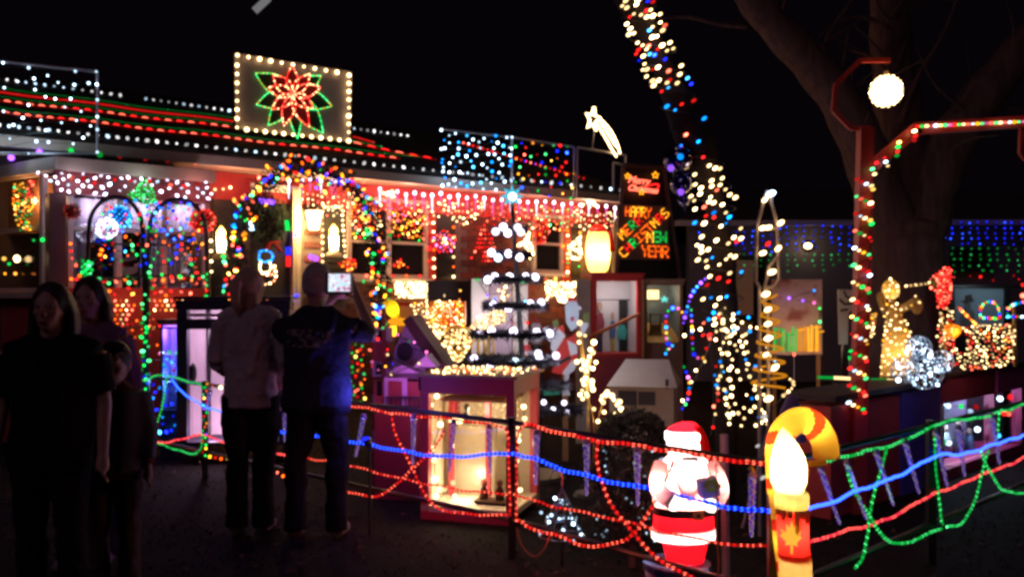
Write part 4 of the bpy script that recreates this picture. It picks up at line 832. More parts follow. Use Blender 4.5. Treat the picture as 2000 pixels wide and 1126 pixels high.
BL = [(968, 452, 'p'), (983, 443, 'l'), (992, 455, 'l'), (1011, 444, 'k'), (1017, 453, 'k'), (960, 493, 'l'), (973, 503, 'c'), (993, 495, 'l'), (1015, 502, 'l'), (953, 546, 'l'), (966, 540, 'l'), (995, 540, 'l'), (1027, 540, 'l'), (1045, 541, 'l'), (964, 595, 'l'), (994, 601, 'l'), (1036, 593, 'l'), (1057, 590, 'k'), (938, 652, 'p'), (960, 646, 'l'), (1003, 647, 'l'), (1048, 648, 'l'), (1073, 651, 'l'), (926, 700, 'l'), (958, 712, 'l'), (1006, 706, 'c'), (1054, 701, 'l'), (1051, 690, 'k'), (1086, 694, 'k'), (1045, 746, 'p'), (1062, 785, 'k'), (1080, 800, 'l'), (1108, 804, 'l'), (1102, 786, 'k')]
for x, y, c in BL:
    p = W(x, y, PY - .06 - .05 * (y / 700)); link('bauble', bulbmesh('ball', em('l' if c in 'pk' else c, .45 if c in 'pk' else .95)), pt, p, (7.6 if y < 735 else 5.5) * p.y / F)
strand('blue_accent_string', 'few small blue and green bulbs among the tiers of the pole tree', 'string lights', [W(x, y, 7.2) for x, y in ((972, 503), (1026, 588), (935, 702), (1022, 551), (1003, 706), (967, 583))], 'aabgba', 3.4, .7, shape='ball')
sr = T('tree_star', 'pale blue eight pointed star topping the pole tree', 'star light', W(1000, 405, PY)); q = [W(1000 + (23 if i % 2 == 0 else 11) * math.sin(i * .3927), 383 - (23 if i % 2 == 0 else 11) * math.cos(i * .3927), PY) for i in range(16)]
MB().prism(q, V((0, .05, 0))).build('star_shell', em((.12, .75, 1.0), .8), sr); MB().ell(W(1001, 384, PY - .02), .032, .02, .032, 10, 8).build('bulb', em('c', 1.5), sr)
# ---------------- lit display cabinet with red frame
cb = PL((W(1000, 850, 5.75).x, 5.75), -17); rd = pbr('cabinet_red', (.6, .06, .085), .5, .12, 6)
lc_ = T('red_display_cabinet', 'brightly lit glass display cabinet with a red frame and flat roof behind the fence corner', 'display cabinet', cb.hit(905, 1000))
a0, a1, z0, z1 = cb.rect(822, 770, 1004, 992); zt = cb.hit(905, 738).z; dp = .62; warm = pbr('cream_card', (.8, .66, .45), .7, .06)
for aa in (a0, a1 - .055):
    for d0 in (-.055, -dp): MB().pbox(cb, aa, aa + .055, d0, d0 + .055, 0, z1 - .001).build('post', rd, lc_)
MB().pbox(cb, a0, a1, -.05, .0, z1, zt).build('front_board', rd, lc_); MB().pbox(cb, a0, a1, -dp, -dp + .04, z1, zt).build('back_board', rd, lc_)
for aa in (a0, a1 - .04): MB().pbox(cb, aa + .001, aa + .039, -dp + .041, -.051, z1, zt).build('side_board', rd, lc_)
MB().pbox(cb, a0 - .03, a1 + .03, -dp - .03, .03, zt + .002, zt + .02).build('roof', pbr('roof_board', (.5, .25, .15), .6), lc_)
MB().pbox(cb, a0 + .056, a1 - .056, -dp, -dp + .02, z0, z1).build('back_panel', warm, lc_)
MB().pbox(cb, a0, a1, -dp, 0, z0 - .04, z0).build('floor', warm, lc_); MB().pbox(cb, a0 + .01, a1 - .01, -.04, -.001, 0, z0 - .041).build('skirt', rd, lc_)
MB().pbox(cb, a0 + .02, a0 + .03, -dp + .06, -.06, z0, z1).build('side_panel', warm, lc_)
for n_, r in (('pane', (a0 + .056, a1 - .056, -.03, -.026)),): MB().pbox(cb, r[0], r[1], r[2], r[3], z0 + .002, z1 - .002).build(n_, clear('window_glass'), lc_)
MB().pbox(cb, a1 - .03, a1 - .026, -dp + .056, -.056, z0 + .002, z1 - .002).build('pane', clear('window_glass'), lc_)
bulbs(lc_, [cb.P(RN.uniform(a0, a1), RN.uniform(-dp, 0), zt + .03) for _ in range(150)], 'wwwo', 2.6, .6, each=False)
# inside: tree wall of fairy lights, fireplace screen, bench with figures
t = T('fairy_curtain', 'dense golden fairy light curtain in the upper part of the red cabinet', 'light curtain', cb.P((a0 + a1) / 2, -dp + .06, z1 - .25))
MB().pbox(cb, a0 + .1, a1 - .1, -dp + .03, -.1, z1 - .06, z1 - .04).build('rail', gw, t)
bulbs(t, [cb.P(RN.uniform(a0 + .12, a1 - .1), RN.uniform(-dp + .05, -.3), z1 - .03 - RN.random() ** 1.4 * .24) for _ in range(300)], 'w', 1.6, .4, each=False)
t = T('glowing_screen', 'tall glowing cream screen in the middle of the red cabinet', 'lamp screen', cb.P((a0 + a1) / 2, -.4, z0))
sa0, sa1, sz0, sz1 = cb.rect(885, 832, 968, 960, -.4); MB().pbox(cb, sa0, sa1, -.45, -.38, z0, sz1).build('screen', shell('screen_paper', (.95, .8, .55), .55), t)
lamp('screen_light', cb.P((sa0 + sa1) / 2, -.2, z0 + .12), 8, (1, .78, .46), .04); lamp('top_light', cb.P((a0 + a1) / 2 - .02, -.2, z1 - .14), 9, (1, .78, .46), .04); lamp('side_light', cb.P(a1 - .12, -.3, z0 + .3), 3, (1, .78, .46), .03)
MB().ell(cb.P(sa0 + .07, -.3, sz1 + .05), .06, .03, .022, 10, 6).build('bulb', em('w', 1.5), t)
strand('cabinet_globe_string', 'round warm globe bulbs in the corners of the red cabinet', 'string lights', [cb.hit(x, y, -.1) for x, y in ((838, 773), (853, 773), (842, 790), (860, 828), (844, 875), (848, 898), (850, 935), (858, 955), (868, 955), (852, 968), (885, 942), (888, 968), (875, 972))], 'w', 7.5, 1.1, shape='ball')
strand('cabinet_globe_string', 'warm globe bulbs down the open right side of the red cabinet', 'string lights', [cb.P(a1 - .05, -.1 - .42 * f, cb.hit(1000, y, -.2).z) for f, y in ((.1, 773), (.5, 760), (.7, 800), (.75, 825), (.3, 832), (.35, 850), (.4, 862), (.3, 900), (.5, 962))], 'w', 7.5, 1.1, shape='ball')
for lab, x, Hh in (('small dark seated doll on the left of the cabinet bench', 945, 40), ('small dark seated doll on the right of the cabinet bench', 976, 42)):
    q = cb.hit(x, 975, -.18); s = q.y / F; t = T('seated_doll', lab, 'doll', q); dm = pbr('doll_cloth', (.2, .07, .05), .8)
    MB().loft([(q, 9 * s, 7 * s), (q + V((0, 0, 18 * s)), 8 * s, 6 * s), (q + V((0, 0, 26 * s)), 4 * s, 4 * s)], 10).build('body', dm, t, smooth=True); MB().ell(q + V((0, 0, 33 * s)), 7 * s, 7 * s, 8 * s, 10, 8).build('head', pbr('doll_skin', (.4, .2, .12), .6), t, smooth=True)
t = T('toy_bench', 'little dark bench under the two dolls in the cabinet', 'bench', cb.hit(960, 990, -.18)); ba0, ba1 = cb.rect(930, 980, 992, 990, -.18)[:2]
MB().pbox(cb, ba0, ba1, -.25, -.12, cb.hit(960, 978, -.18).z, cb.hit(960, 975, -.18).z).build('seat', pbr('bench_wood', (.1, .05, .03), .6), t)
for aa in (ba0 + .01, ba1 - .02): MB().pbox(cb, aa, aa + .012, -.24, -.13, z0 + .001, cb.hit(960, 978, -.18).z).build('leg', MT['bench_wood'], t)
q = cb.hit(912, 826, -.2); t = T('dark_figurine', 'small dark round headed figurine on the upper ledge of the cabinet', 'figurine', q); MB().ell(q + V((0, 0, .11)), .022, .022, .026, 10, 8).build('head', black, t); MB().loft([(q, .03, .02), (q + V((0, 0, .09)), .012, .012)], 8).build('body', black, t)
for x in (876, 948): MB().pbox(cb, *cb.rect(x, 790, x + 9, 990, -.3)[:2], -.33, -.3, z0, z1 - .07).build('inner_post', rd, lc_)
# ---------------- flat painted wooden figure in red suit
cp = face(8.0, 4, 1105); t = T('plywood_figure', 'flat painted plywood figure of a bearded man in a red coat and white trim', 'cutout', cp.hit(1105, 900))
def cut_(nm, pix, m, d=0, th=.015): return MB().prism([cp.hit(x, y, d) for x, y in pix], cp.n * -th).build(nm, m, t)
cw = pbr('cutout_white', (.72, .74, .82), .6, .06); cr = pbr('cutout_red', (.7, .03, .02), .6, .1)
cut_('coat', [(1092, 655), (1108, 662), (1124, 650), (1130, 690), (1118, 725), (1100, 732), (1078, 727), (1084, 690)], cr)
cut_('cuff', [(1078, 650), (1092, 642), (1104, 655), (1094, 672), (1082, 690), (1076, 680)], cw, .004); cut_('sleeve_trim', [(1108, 664), (1126, 672), (1128, 690), (1114, 694)], cw, .004)
cut_('belt', [(1086, 707), (1112, 694), (1116, 700), (1088, 714)], black, .006, .005)
cut_('beard', [(1104, 600), (1106, 588), (1120, 586), (1128, 590), (1131, 615), (1126, 640), (1116, 646), (1106, 630)], pbr('cutout_pale', (.6, .72, .9), .6), .008)
cut_('hat', [(1107, 588), (1112, 580), (1122, 580), (1128, 588)], cr, .012); cut_('bobble', [(1126, 598), (1134, 597), (1136, 603), (1130, 606)], cw, .012); cut_('nose', [(1115, 618), (1121, 618), (1122, 624), (1118, 628), (1114, 624)], pbr('cutout_pink', (.6, .1, .25), .6), .012, .004)
cut_('mitten', [(1079, 628), (1088, 622), (1092, 634), (1084, 644)], pbr('cutout_green', (.14, .18, .04), .6), .004); cut_('mitten', [(1138, 614), (1150, 608), (1152, 628), (1140, 630)], MT['cutout_green'], .004)
cut_('arm', [(1086, 640), (1100, 634), (1106, 664), (1094, 656)], cr, .002); cut_('arm', [(1128, 650), (1140, 622), (1150, 634), (1136, 660)], cw, .002)
cut_('trouser', [(1098, 728), (1118, 702), (1130, 700), (1122, 722), (1106, 736)], cw, .003); cut_('boot', [(1102, 736), (1112, 732), (1108, 752), (1114, 772), (1098, 772), (1100, 752)], cw, .003); cut_('sole', [(1060, 760), (1088, 754), (1098, 760), (1092, 770), (1062, 772)], pbr('cutout_teal', (.03, .35, .22), .6), .003)
MB().bar(cp.hit(1104, 726, -.03), cp.hit(1104, 900, -.03), .05).build('stake', wood, t)
lamp('cutout_lamp', cp.hit(1110, 640, .8), 12, (.8, .84, 1), .05)
# ---------------- lit branch spray
bs = T('light_branch', 'tall spray of thin stems carrying clusters of large warm bulbs', 'light sculpture', W(1160, 967, 6.6)); pts = [(1132, 630), (1131, 652), (1143, 655), (1131, 668), (1160, 668), (1153, 682), (1158, 688), (1151, 696), (1127, 706), (1137, 703), (1147, 705), (1164, 707), (1158, 719), (1142, 712), (1136, 720), (1145, 724), (1150, 716), (1138, 742), (1144, 738), (1156, 744), (1141, 750), (1137, 762), (1145, 768), (1156, 752), (1158, 760), (1138, 778), (1147, 772), (1133, 770), (1160, 798), (1176, 773), (1183, 770), (1186, 765), (1195, 772), (1199, 780), (1205, 790), (1210, 784), (1213, 798), (1203, 806), (1180, 804), (1196, 815), (1168, 822), (1178, 785), (1174, 780)]
bulbs(bs, [W(x, y, 6.55) for x, y in pts], 'w', 6.0, 1.0, True, 'ball')
for pix in ([(1150, 967), (1146, 840), (1150, 760), (1132, 640)], [(1152, 967), (1150, 830), (1146, 740), (1160, 668)], [(1156, 967), (1160, 860), (1172, 800), (1185, 768), (1205, 790)], [(1160, 967), (1178, 860), (1200, 810)], [(1150, 800), (1140, 720), (1130, 652)], [(1154, 967), (1165, 830), (1140, 750), (1146, 705)]): MB().tube(smooth([W(x, y, 6.6) for x, y in pix]), .007, 5).build('stem', gw, bs)
MB().loft([(W(1155, 967, 6.6) - V((0, 0, .0)), .14, .14), (W(1155, 960, 6.6), .12, .12)], 12).build('base_plate', black, bs)
# ---------------- red framed shed with painted people
ds = PL((W(1205, 690, 9.0).x, 9.0), 12); t = T('red_framed_booth', 'white booth with a red frame and a plank leaning across its painted backdrop', 'booth', ds.hit(1205, 850))
a0, a1, z0, z1 = cabinet(t, ds, 1156, 548, 1254, 690, .35, redp, pbr('booth_white', (.5, .5, .5), .7, .08), .05)
MB().pbox(ds, a0, a1, -.345, -.33, z1 - .2, z1 - .19).build('picture_rail', black, t); MB().pbox(ds, a1 - .14, a1 - .052, -.32, -.3, z0, z1 - .2).build('dark_doorway', black, t)
MB().pbox(ds, a0, a1, -.35, 0, 0, z0 - .031).build('base', dred, t)
MB().bar(ds.hit(1150, 658, .03), ds.hit(1250, 612, .03), .05, .03).build('plank', pbr('orange_wood', (.4, .12, .04), .6), t)
MB().pbox(ds, *ds.rect(1128, 545, 1155, 640)[:2], -.06, -.03, 0, ds.hit(1140, 545).z).build('side_wing', pbr('wing_beige', (.4, .34, .3), .7), t)
def painted(lab, x, y0, y1, m1, m2, w=9):
    g = T('painted_figure', lab, 'cutout', ds.hit(x, y1, -.3)); h = y1 - y0
    MB().prism([ds.hit(x + w * .5 * math.cos(i * .785), y0 + h * .1 + h * .1 * math.sin(i * .785), -.3) for i in range(8)], ds.n * -.01).build('head', pbr('figure_skin', (.35, .22, .17), .7), g)
    MB().prism([ds.hit(x + dx * w, y0 + h * f, -.29) for dx, f in ((-.5, .22), (.5, .22), (1, .4), (.7, .62), (-.7, .62), (-1, .4))], ds.n * -.01).build('shirt', m1, g)
    MB().prism([ds.hit(x + dx * w, y0 + h * f, -.3) for dx, f in ((-.6, .6), (.6, .6), (.5, 1), (.1, 1), (0, .7), (-.1, 1), (-.5, 1))], ds.n * -.01).build('trousers', m2, g)
painted('painted man in a dark red jacket at the left of the booth', 1172, 588, 690, pbr('fig_maroon', (.2, .03, .05), .7), pbr('fig_navy', (.03, .03, .08), .7), 9)
painted('painted child in a teal dress under the leaning plank', 1215, 618, 690, pbr('fig_teal', (.03, .3, .26), .7), MT['fig_teal'], 10)
painted('small painted child in blue beside the teal dress', 1197, 608, 690, pbr('fig_blue', (.05, .1, .25), .7), pbr('fig_yellow', (.35, .3, .05), .7), 6)
lamp('booth_lamp', ds.P((a0 + a1) / 2, -.02, z1 - .15), 3.5, (1, .9, .9), .05)
# ---------------- small workshop booth
d2 = PL((W(1290, 690, 9.4).x, 9.4), 12); t = T('workshop_booth', 'small open booth with wooden floor, chair and lit windows beside the red framed booth', 'booth', d2.hit(1290, 850))
a0, a1, z0, z1 = cabinet(t, d2, 1258, 556, 1334, 668, .4, pbr('booth_brown', (.25, .13, .09), .7), pbr('booth_blue', (.12, .16, .2), .7), .035)
MB().prism([d2.hit(1261, 668, -.02), d2.hit(1328, 668, -.02), d2.hit(1322, 630, -.38), d2.hit(1262, 630, -.38)], V((0, 0, -.02))).build('table_top', pbr('pine_top', (.5, .3, .1), .6), t); MB().pbox(d2, a0, a1, -.4, 0, 0, z0 - .031).build('base', MT['booth_brown'], t)
for nm, r, c in (('lit_window', (1263, 566, 1287, 584), 'w'), ('lit_window', (1314, 562, 1326, 576), 'w')): MB().pbox(d2, *d2.rect(*r, -.3)[:2], -.31, -.3, *d2.rect(*r, -.3)[2:]).build(nm, em(c, .35), t)
q = [d2.hit(1297 + (9 if i % 2 == 0 else 4) * math.sin(i * .6283), 584 - (7 if i % 2 == 0 else 3) * math.cos(i * .6283), -.2) for i in range(10)]; MB().prism(q, d2.n * .02).build('star', em((.2, 1.0, .9), .9), t)
ch = T('toy_chair', 'small dark wooden chair on the booth floor', 'chair', d2.hit(1280, 656, -.2))
for x, y0 in ((1270, 656), (1290, 657)): MB().bar(d2.hit(x, y0, -.15), d2.hit(x, 612, -.15), .018).build('leg', pbr('chair_brown', (.12, .05, .03), .6), ch)
for x in (1274, 1286): MB().bar(d2.hit(x, 652, -.3), d2.hit(x, 632, -.3), .018).build('leg', MT['chair_brown'], ch)
MB().prism([d2.hit(1269, 634, -.14), d2.hit(1291, 634, -.14), d2.hit(1288, 630, -.32), d2.hit(1272, 630, -.32)], V((0, 0, -.02))).build('seat', MT['chair_brown'], ch); MB().bar(d2.hit(1270, 614, -.15), d2.hit(1290, 614, -.15), .03, .015).build('backrest', MT['chair_brown'], ch)
lamp('workshop_lamp', d2.P((a0 + a1) / 2, -.15, z1 - .1), 2.2, (1, .75, .45), .04)
# ---------------- pale cardboard house
kp = PL((W(1255, 800, 7.2).x, 7.2), -14); t = T('card_house', 'plain beige model house with a flat sloping roof and dark garage openings', 'model building', kp.hit(1258, 820)); kb = pbr('card_beige', (.42, .33, .27), .8, .12)
a0, a1, z0, z1 = kp.rect(1190, 755, 1316, 822)
MB().pbox(kp, a0, a1, -.5, 0, 0, z1).build('wall', kb, t)
zr = kp.hit(1255, 706).z; MB().add([kp.P(a0 - .02, .03, z1 + .002), kp.P(a1 + .03, .03, z1 + .002), kp.P(a1 - .06, -.3, zr), kp.P(a0 + .1, -.3, zr), kp.P(a0 - .02, -.55, z1 + .002), kp.P(a1 + .03, -.55, z1 + .002)], [(0, 1, 2, 3), (1, 5, 2), (0, 3, 4), (3, 2, 5, 4), (0, 4, 5, 1)]).build('roof', kb, t)
for r in ((1208, 762, 1244, 790), (1247, 764, 1280, 790), (1300, 740, 1306, 758)): MB().pbox(kp, *kp.rect(*r)[:2], .004, .012, *kp.rect(*r)[2:]).build('opening', pbr('opening_dark', (.03, .02, .03), .7), t)
dk = T('rounded_bush', 'dark rounded clipped bush in front of the beige model house', 'bush', W(1235, 955, 6.5)); b = MB(); c = W(1235, 860, 6.5)
for _ in range(2600):
    v = rdir(); v = V((v.x, v.y, abs(v.z) if RN.random() < .7 else v.z)); r = RN.uniform(.75, 1.02); p = c + V((v.x * .27, v.y * .25, v.z * .24)) * r; e = rdir() * .025; f = rdir() * .012; b.add([p - e, p + f, p + e, p - f], [(0, 1, 2, 3)])
b.build('foliage', pbr('bush_leaf', (.035, .03, .03), .8), dk); MB().tube([V((c.x, c.y, 0)), c], [.03, .015]).build('stem', bark, dk)
lamp('card_lamp', W(1225, 735, 6.4), 1.6, (1, .7, .6), .05)
# ================================================================ leaning light wrapped trunk
wt = T('wrapped_trunk', 'leaning dark trunk wound with large warm, red and blue bulbs rising out of the picture', 'tree', W(1418, 981, 6.4))
tpx = [(1195, -90), (1232, -10), (1268, 70), (1302, 150), (1338, 230), (1368, 300), (1392, 370), (1404, 450), (1412, 560), (1416, 700), (1420, 981)]
tp = smooth([W(x, y, 6.4) for x, y in tpx], 2); n_ = len(tp)
MB().tube(tp, [(.105 + .03 * math.sin(i * .4)) * (1 if i < n_ * .75 else .8) for i in range(n_)], 10).build('trunk', pbr('dark_bark', (.02, .015, .016), .95, .5, 9, .8), wt, smooth=True)
twp = []
def tx(y):
    for (x0, y0), (x1, y1) in zip(tpx, tpx[1:]):
        if y0 <= y <= y1: return x0 + (x1 - x0) * (y - y0) / (y1 - y0)
for y0, y1, n, w, cc in ((0, 172, 60, 42, 'wwwwwwwwwwrrba'), (172, 320, 11, 44, 'rara'), (318, 560, 58, 46, 'wwwwwwra'), (560, 660, 20, 42, 'wwwwra')):
    pl_ = fill([(0, y0), (100, y0), (100, y1), (0, y1)], n, 9)
    twp += [(tx(y) + (x - 50) / 50 * w, y, RN.choice(cc)) for x, y in pl_]
bulbs(wt, [W(x, y, 6.25) for x, y, c in twp], lambda i, p: twp[i][2], 4.1, .95, True, 'c9', V((.8, 0, .55)))
MB().tube([W(tx(y) + 40 * math.sin(y / 7.0), y, 6.4 - .14 * math.cos(y / 7.0)) for y in range(0, 660, 3)], .004, 3).build('cord', cable, wt)
cone = T('light_cone', 'skirt of warm bulb strings fanning out round the foot of the wrapped trunk', 'string lights', W(1430, 960, 6.2)); cpts = []
for x1, y1 in ((1298, 690), (1330, 800), (1388, 850), (1420, 835), (1500, 830), (1512, 700)):
    P = smooth([W(1412, 600, 6.2), W((1412 + x1) / 2 + 10, 600 + (y1 - 600) * .45, 6.05), W(x1, y1, 5.95)]); MB().tube(P, .004, 3).build('cord', cable, cone); cpts += [p + V((RN.gauss(0, .012), 0, RN.gauss(0, .012))) for p in resamp(P, .085)[1:]]
cpts += [W(x, y, 6.0) for x, y in fill([(1395, 650), (1470, 615), (1505, 690), (1505, 830), (1420, 840), (1395, 760)], 66, 10)]
bulbs(cone, cpts, lambda i, p: RN.choice('wwwwwwwa' if p.x > 1.45 else 'wwar'), 4.4, .85, True, 'ball')
# blue glass finial
gl = clear('blue_glass', .16, (.25, .28, .75)); fn = T('glass_finial', 'dark blue glass finial of stacked balls hanging beside the wrapped trunk', 'ornament', W(1338, 420, 6.3))
for x, y, r in ((1326, 312, 30), (1332, 360, 23), (1337, 392, 13)): q = W(x, y, 6.3); MB().ell(q, r * 6.3 / F, r * 6.3 / F, r * 6.3 / F, 20, 14).build('ball', gl, fn, smooth=True); MB().ell(q, r * 5 / F, r * 5 / F, r * 5 / F, 16, 10).build('core', pbr('finial_navy', (.02, .02, .12), .2, .2, 8, .1, .6), fn, smooth=True)
MB().tube([W(1338, 400, 6.3), W(1341, 418, 6.3)], [.02, .003]).build('tip', gl, fn); MB().tube([W(1322, 250, 6.3), W(1325, 284, 6.3)], .003, 4).build('hanger', black, fn)
for x, y in ((1329, 306), (1310, 328), (1330, 375)): MB().ell(W(x, y, 6.1), .022, .022, .022, 8, 6).build('bulb', em('a' if y == 306 else 'p', .45), fn)
# wire reindeer and arches of small coloured bulbs
def multi(i, p): return 'gbkyarp'[i % 7]
mcl = 'strings of tiny multicoloured bulbs left of the wrapped trunk'
for lab, pix in (('hook of multicoloured bulbs left of the wrapped trunk', [(1304, 682), (1302, 660), (1300, 620), (1306, 602), (1326, 600), (1334, 612)]), ('short drop of multicoloured bulbs under the hook', [(1306, 660), (1307, 682)]), ('tall drop of multicoloured bulbs left of the wrapped trunk', [(1350, 605), (1352, 650), (1353, 690), (1362, 700), (1384, 698)]), ('drop of multicoloured bulbs close along the wrapped trunk', [(1390, 600), (1394, 640), (1394, 700)]), ('violet string sloping up to the wrapped trunk', [(1335, 630), (1345, 590), (1352, 570), (1375, 545), (1392, 535)]), ('low string of blue and green bulbs below the beige house corner', [(1336, 716), (1348, 745), (1345, 780), (1330, 800)])):
    strand('coloured_bulb_string', lab, 'string lights', resamp(smooth([W(x, y, 6.7) for x, y in pix]), .042), multi if 'violet' not in lab else 'ppba', 4.4, .8, shape='ball', group=mcl)
# ---------------- white pipe light frame with spiral
pf2 = T('pipe_light_sculpture', 'tall narrow frame of thin pipes with large clear bulbs and a spiral tube tree', 'light sculpture', W(1492, 1050, 5.5)); PY2 = 5.5; pm = pbr('pale_pipe', (.4, .33, .32), .5)
for pix in ([(1498, 372), (1479, 438), (1476, 548), (1483, 560), (1484, 1046)], [(1502, 374), (1518, 438), (1520, 500), (1502, 520), (1494, 560), (1494, 600)], [(1477, 445), (1518, 447)], [(1520, 500), (1522, 545), (1512, 560), (1494, 562)], [(1500, 600), (1502, 1046)], [(1503, 830), (1450, 1030)]):
    MB().tube([W(x, y, PY2) for x, y in pix], .0105, 6).build('pipe', pm, pf2)
MB().tube([W(1503 + (14 + 22 * (i / 70)) * math.cos(i * .62), 575 + i * 2.6, PY2 + .09 * (i / 70 + .4) * math.sin(i * .62)) for i in range(71)], .008, 5).build('spiral_tube', em('y', .16), pf2)
bb = [(1506, 378, 'c', 8), (1494, 390, 'w', 5.5), (1525, 435, 'w', 6), (1490, 445, 'w', 6), (1501, 444, 'w', 6), (1520, 485, 'w', 6), (1490, 494, 'w', 6), (1500, 476, 'r', 5), (1508, 531, 'w', 7), (1496, 574, 'w', 7), (1500, 604, 'w', 6), (1500, 632, 'w', 6), (1501, 660, 'w', 7), (1496, 692, 'w', 5), (1514, 717, 'w', 7), (1501, 778, 'w', 7.5), (1490, 752, 'n', 4), (1492, 813, 'n', 6), (1480, 870, 'n', 4), (1490, 932, 'n', 5), (1503, 1018, 'n', 4), (1488, 1120, 'n', 5)]
for x, y, c, r in bb: p = W(x, y, PY2 - .03); link('bulb', bulbmesh('c9', em(c, 1.2 if c != 'n' else .25)), pf2, p, r * .72 * p.y / F, V((RN.uniform(.3, 1), 0, .3)).to_track_quat('Z', 'Y'))
# gray pole beside the light up figure
# ---------------- red post with hooked lamp arm
rp_ = pbr('post_red', (.42, .03, .025), .5, .15, 8); YP = 6.1
rpst = T('red_lamp_post', 'red post with a long arm across the top, wound with multicoloured bulbs', 'post', W(1673, 1001, YP))
MB().bar(W(1673, 1001, YP), W(1690, 250, YP), .09).build('post', rp_, rpst)
MB().bar(W(1692, 335, YP), W(1792, 250, YP), .075).build('brace', rp_, rpst); MB().bar(W(1788, 252, YP), W(2120, 230, YP), .075).build('arm', rp_, rpst)
hk = [(1699, 251), (1662, 251), (1628, 216), (1632, 166), (1680, 118), (1738, 118)]
for a, b in zip(hk, hk[1:]): MB().bar(W(*a, YP), W(*b, YP), .03).build('hook_bar', rp_, rpst)
MB().bar(W(1995, 250, YP), W(1993, 300, YP), .025).build('hook_bar', rp_, rpst); MB().bar(W(1993, 298, YP), W(2003, 312, YP), .025).build('hook_bar', rp_, rpst)
sp_ = []
for i in range(0, 14):
    y = 350 + i * 33.5; x = 1688 - i * 1.25
    for k, (dx, dy) in enumerate(((-14, 0), (-5, 5), (4, 9), (14, 13), (17, 20))): sp_.append((x + dx, y + dy))
sp_ += [(1704, 330), (1708, 340), (1712, 318), (1728, 308), (1730, 316), (1734, 324), (1756, 278), (1754, 287), (1753, 296), (1752, 304), (1786, 256), (1788, 266), (1786, 274)]
strand('multicoloured_post_string', 'multicoloured bulbs wound in a spiral up the red post', 'string lights', [W(x, y, YP - .09) for x, y in sp_], 'rrcwygrgw', 4.0, .75, shape='c9', lean=V((.9, 0, .3)))
strand('multicoloured_arm_string', 'close row of multicoloured bulbs along the top of the red arm', 'string lights', [W(x, 247 - (x - 1790) * .045, YP - .07) for x in range(1792, 2010, 9)], 'rgwrcygk', 4.0, .6, shape='c9', lean=V((1, 0, .1)))
pl2 = T('paper_globe', 'glowing white globe hanging from the red hook', 'lantern', W(1731, 178, YP)); gq = W(1731, 178, YP)
MB().tube([W(1733, 120, YP), gq + V((0, 0, .1))], .004, 4).build('hanger', black, pl2); MB().loft([(gq + V((0, 0, .095)), .025, .025), (gq + V((0, 0, .135)), .018, .018)], 8).build('cap', gw, pl2)
MB().ell(gq, .1, .1, .1, 18, 12).build('globe', em('w', .8), pl2, smooth=True)
bulbs(pl2, [gq + V((math.cos(a) * math.sqrt(1 - z * z), math.sin(a) * math.sqrt(1 - z * z), z)) * .104 for a, z in ((i * 2.4, 1 - 2 * (i + .5) / 120) for i in range(120))], 'w', 3.2, 1.0, each=False)
# ---------------- far lights on the neighbour's house
def icic(name, lab, xs, y0, rows, dy, c, k):
    pix = []
    for i, x in enumerate(xs):
        n = rows[i % len(rows)]
        pix += [(x + RN.uniform(-3, 3) + j * RN.uniform(-.3, 1.0), y0(x) + j * dy + RN.uniform(-1.5, 1.5)) for j in range(n)]
    strand(name, lab, 'icicle lights', [NP.hit(x, y, .5) for x, y in pix], c, 2.6, k, shape='mini', group='blue and green icicle lights on the far house', var=(.4, .7, 1))
icic('blue_icicle_string', 'blue icicle lights on the far eave left of the red post', list(range(1368, 1668, 17)), lambda x: 455 - 17 * max(0, 1 - abs(x - 1590) / 160), (4, 5, 4, 5, 3), 11, 'b', .42)
icic('green_icicle_string', 'green icicle lights under the blue ones left of the red post', list(range(1368, 1668, 17)), lambda x: 497, (2, 3, 4, 3), 10.5, 'g', .22)
icic('blue_icicle_string', 'blue icicle lights on the far eave right of the big tree', list(range(1842, 2010, 17)), lambda x: 434, (5, 4, 5, 5), 10.5, 'b', .55)
icic('green_icicle_string', 'green icicle lights under the blue ones right of the big tree', list(range(1842, 2010, 18)), lambda x: 485, (4, 5, 5), 11, 'g', .25)
strand('red_wall_string', 'few tiny red bulbs low on the far wall right of the big tree', 'string lights', [NP.hit(x, y, .1) for x, y in ((1863, 541), (1895, 539), (1915, 540), (1940, 547), (1980, 538), (1990, 545))], 'r', 3, .4)
# painted poster and candle fence
po = face(10.5, 0, 1558); t = T('painted_banner', 'large pinkish painted banner standing behind the spiral frame', 'banner', po.hit(1558, 690))
pm_ = bpy.data.materials.new('banner_paint'); pm_.use_nodes = True; nt = pm_.node_tree; nz = nt.nodes.new('ShaderNodeTexNoise'); nz.inputs['Scale'].default_value = 3.2; cr_ = nt.nodes.new('ShaderNodeValToRGB'); tc = nt.nodes.new('ShaderNodeTexCoord')
for p, c in ((.0, (.12, .03, .03, 1)), (.36, (.30, .08, .06, 1)), (.46, (.55, .33, .26, 1)), (.62, (.62, .40, .32, 1)), (.72, (.5, .1, .08, 1))):
    e_ = cr_.color_ramp.elements.new(p); e_.color = c
cr_.color_ramp.elements.remove(cr_.color_ramp.elements[-1]); nt.links.new(tc.outputs['Object'], nz.inputs[0]); nt.links.new(nz.outputs[0], cr_.inputs[0]); nt.links.new(cr_.outputs[0], nt.nodes['Principled BSDF'].inputs[0])
a0, a1, z0, z1 = po.rect(1508, 545, 1606, 692); MB().pbox(po, a0, a1, -.03, 0, z0, z1).build('cloth', pm_, t)
for aa in (a0 + .02, a1 - .05): MB().pbox(po, aa, aa + .04, -.06, -.032, 0, z1).build('pole', wood, t)
lamp('banner_lamp', po.P((a0 + a1) / 2, .55, z0 + .15), 7, (1, .62, .45), .05)
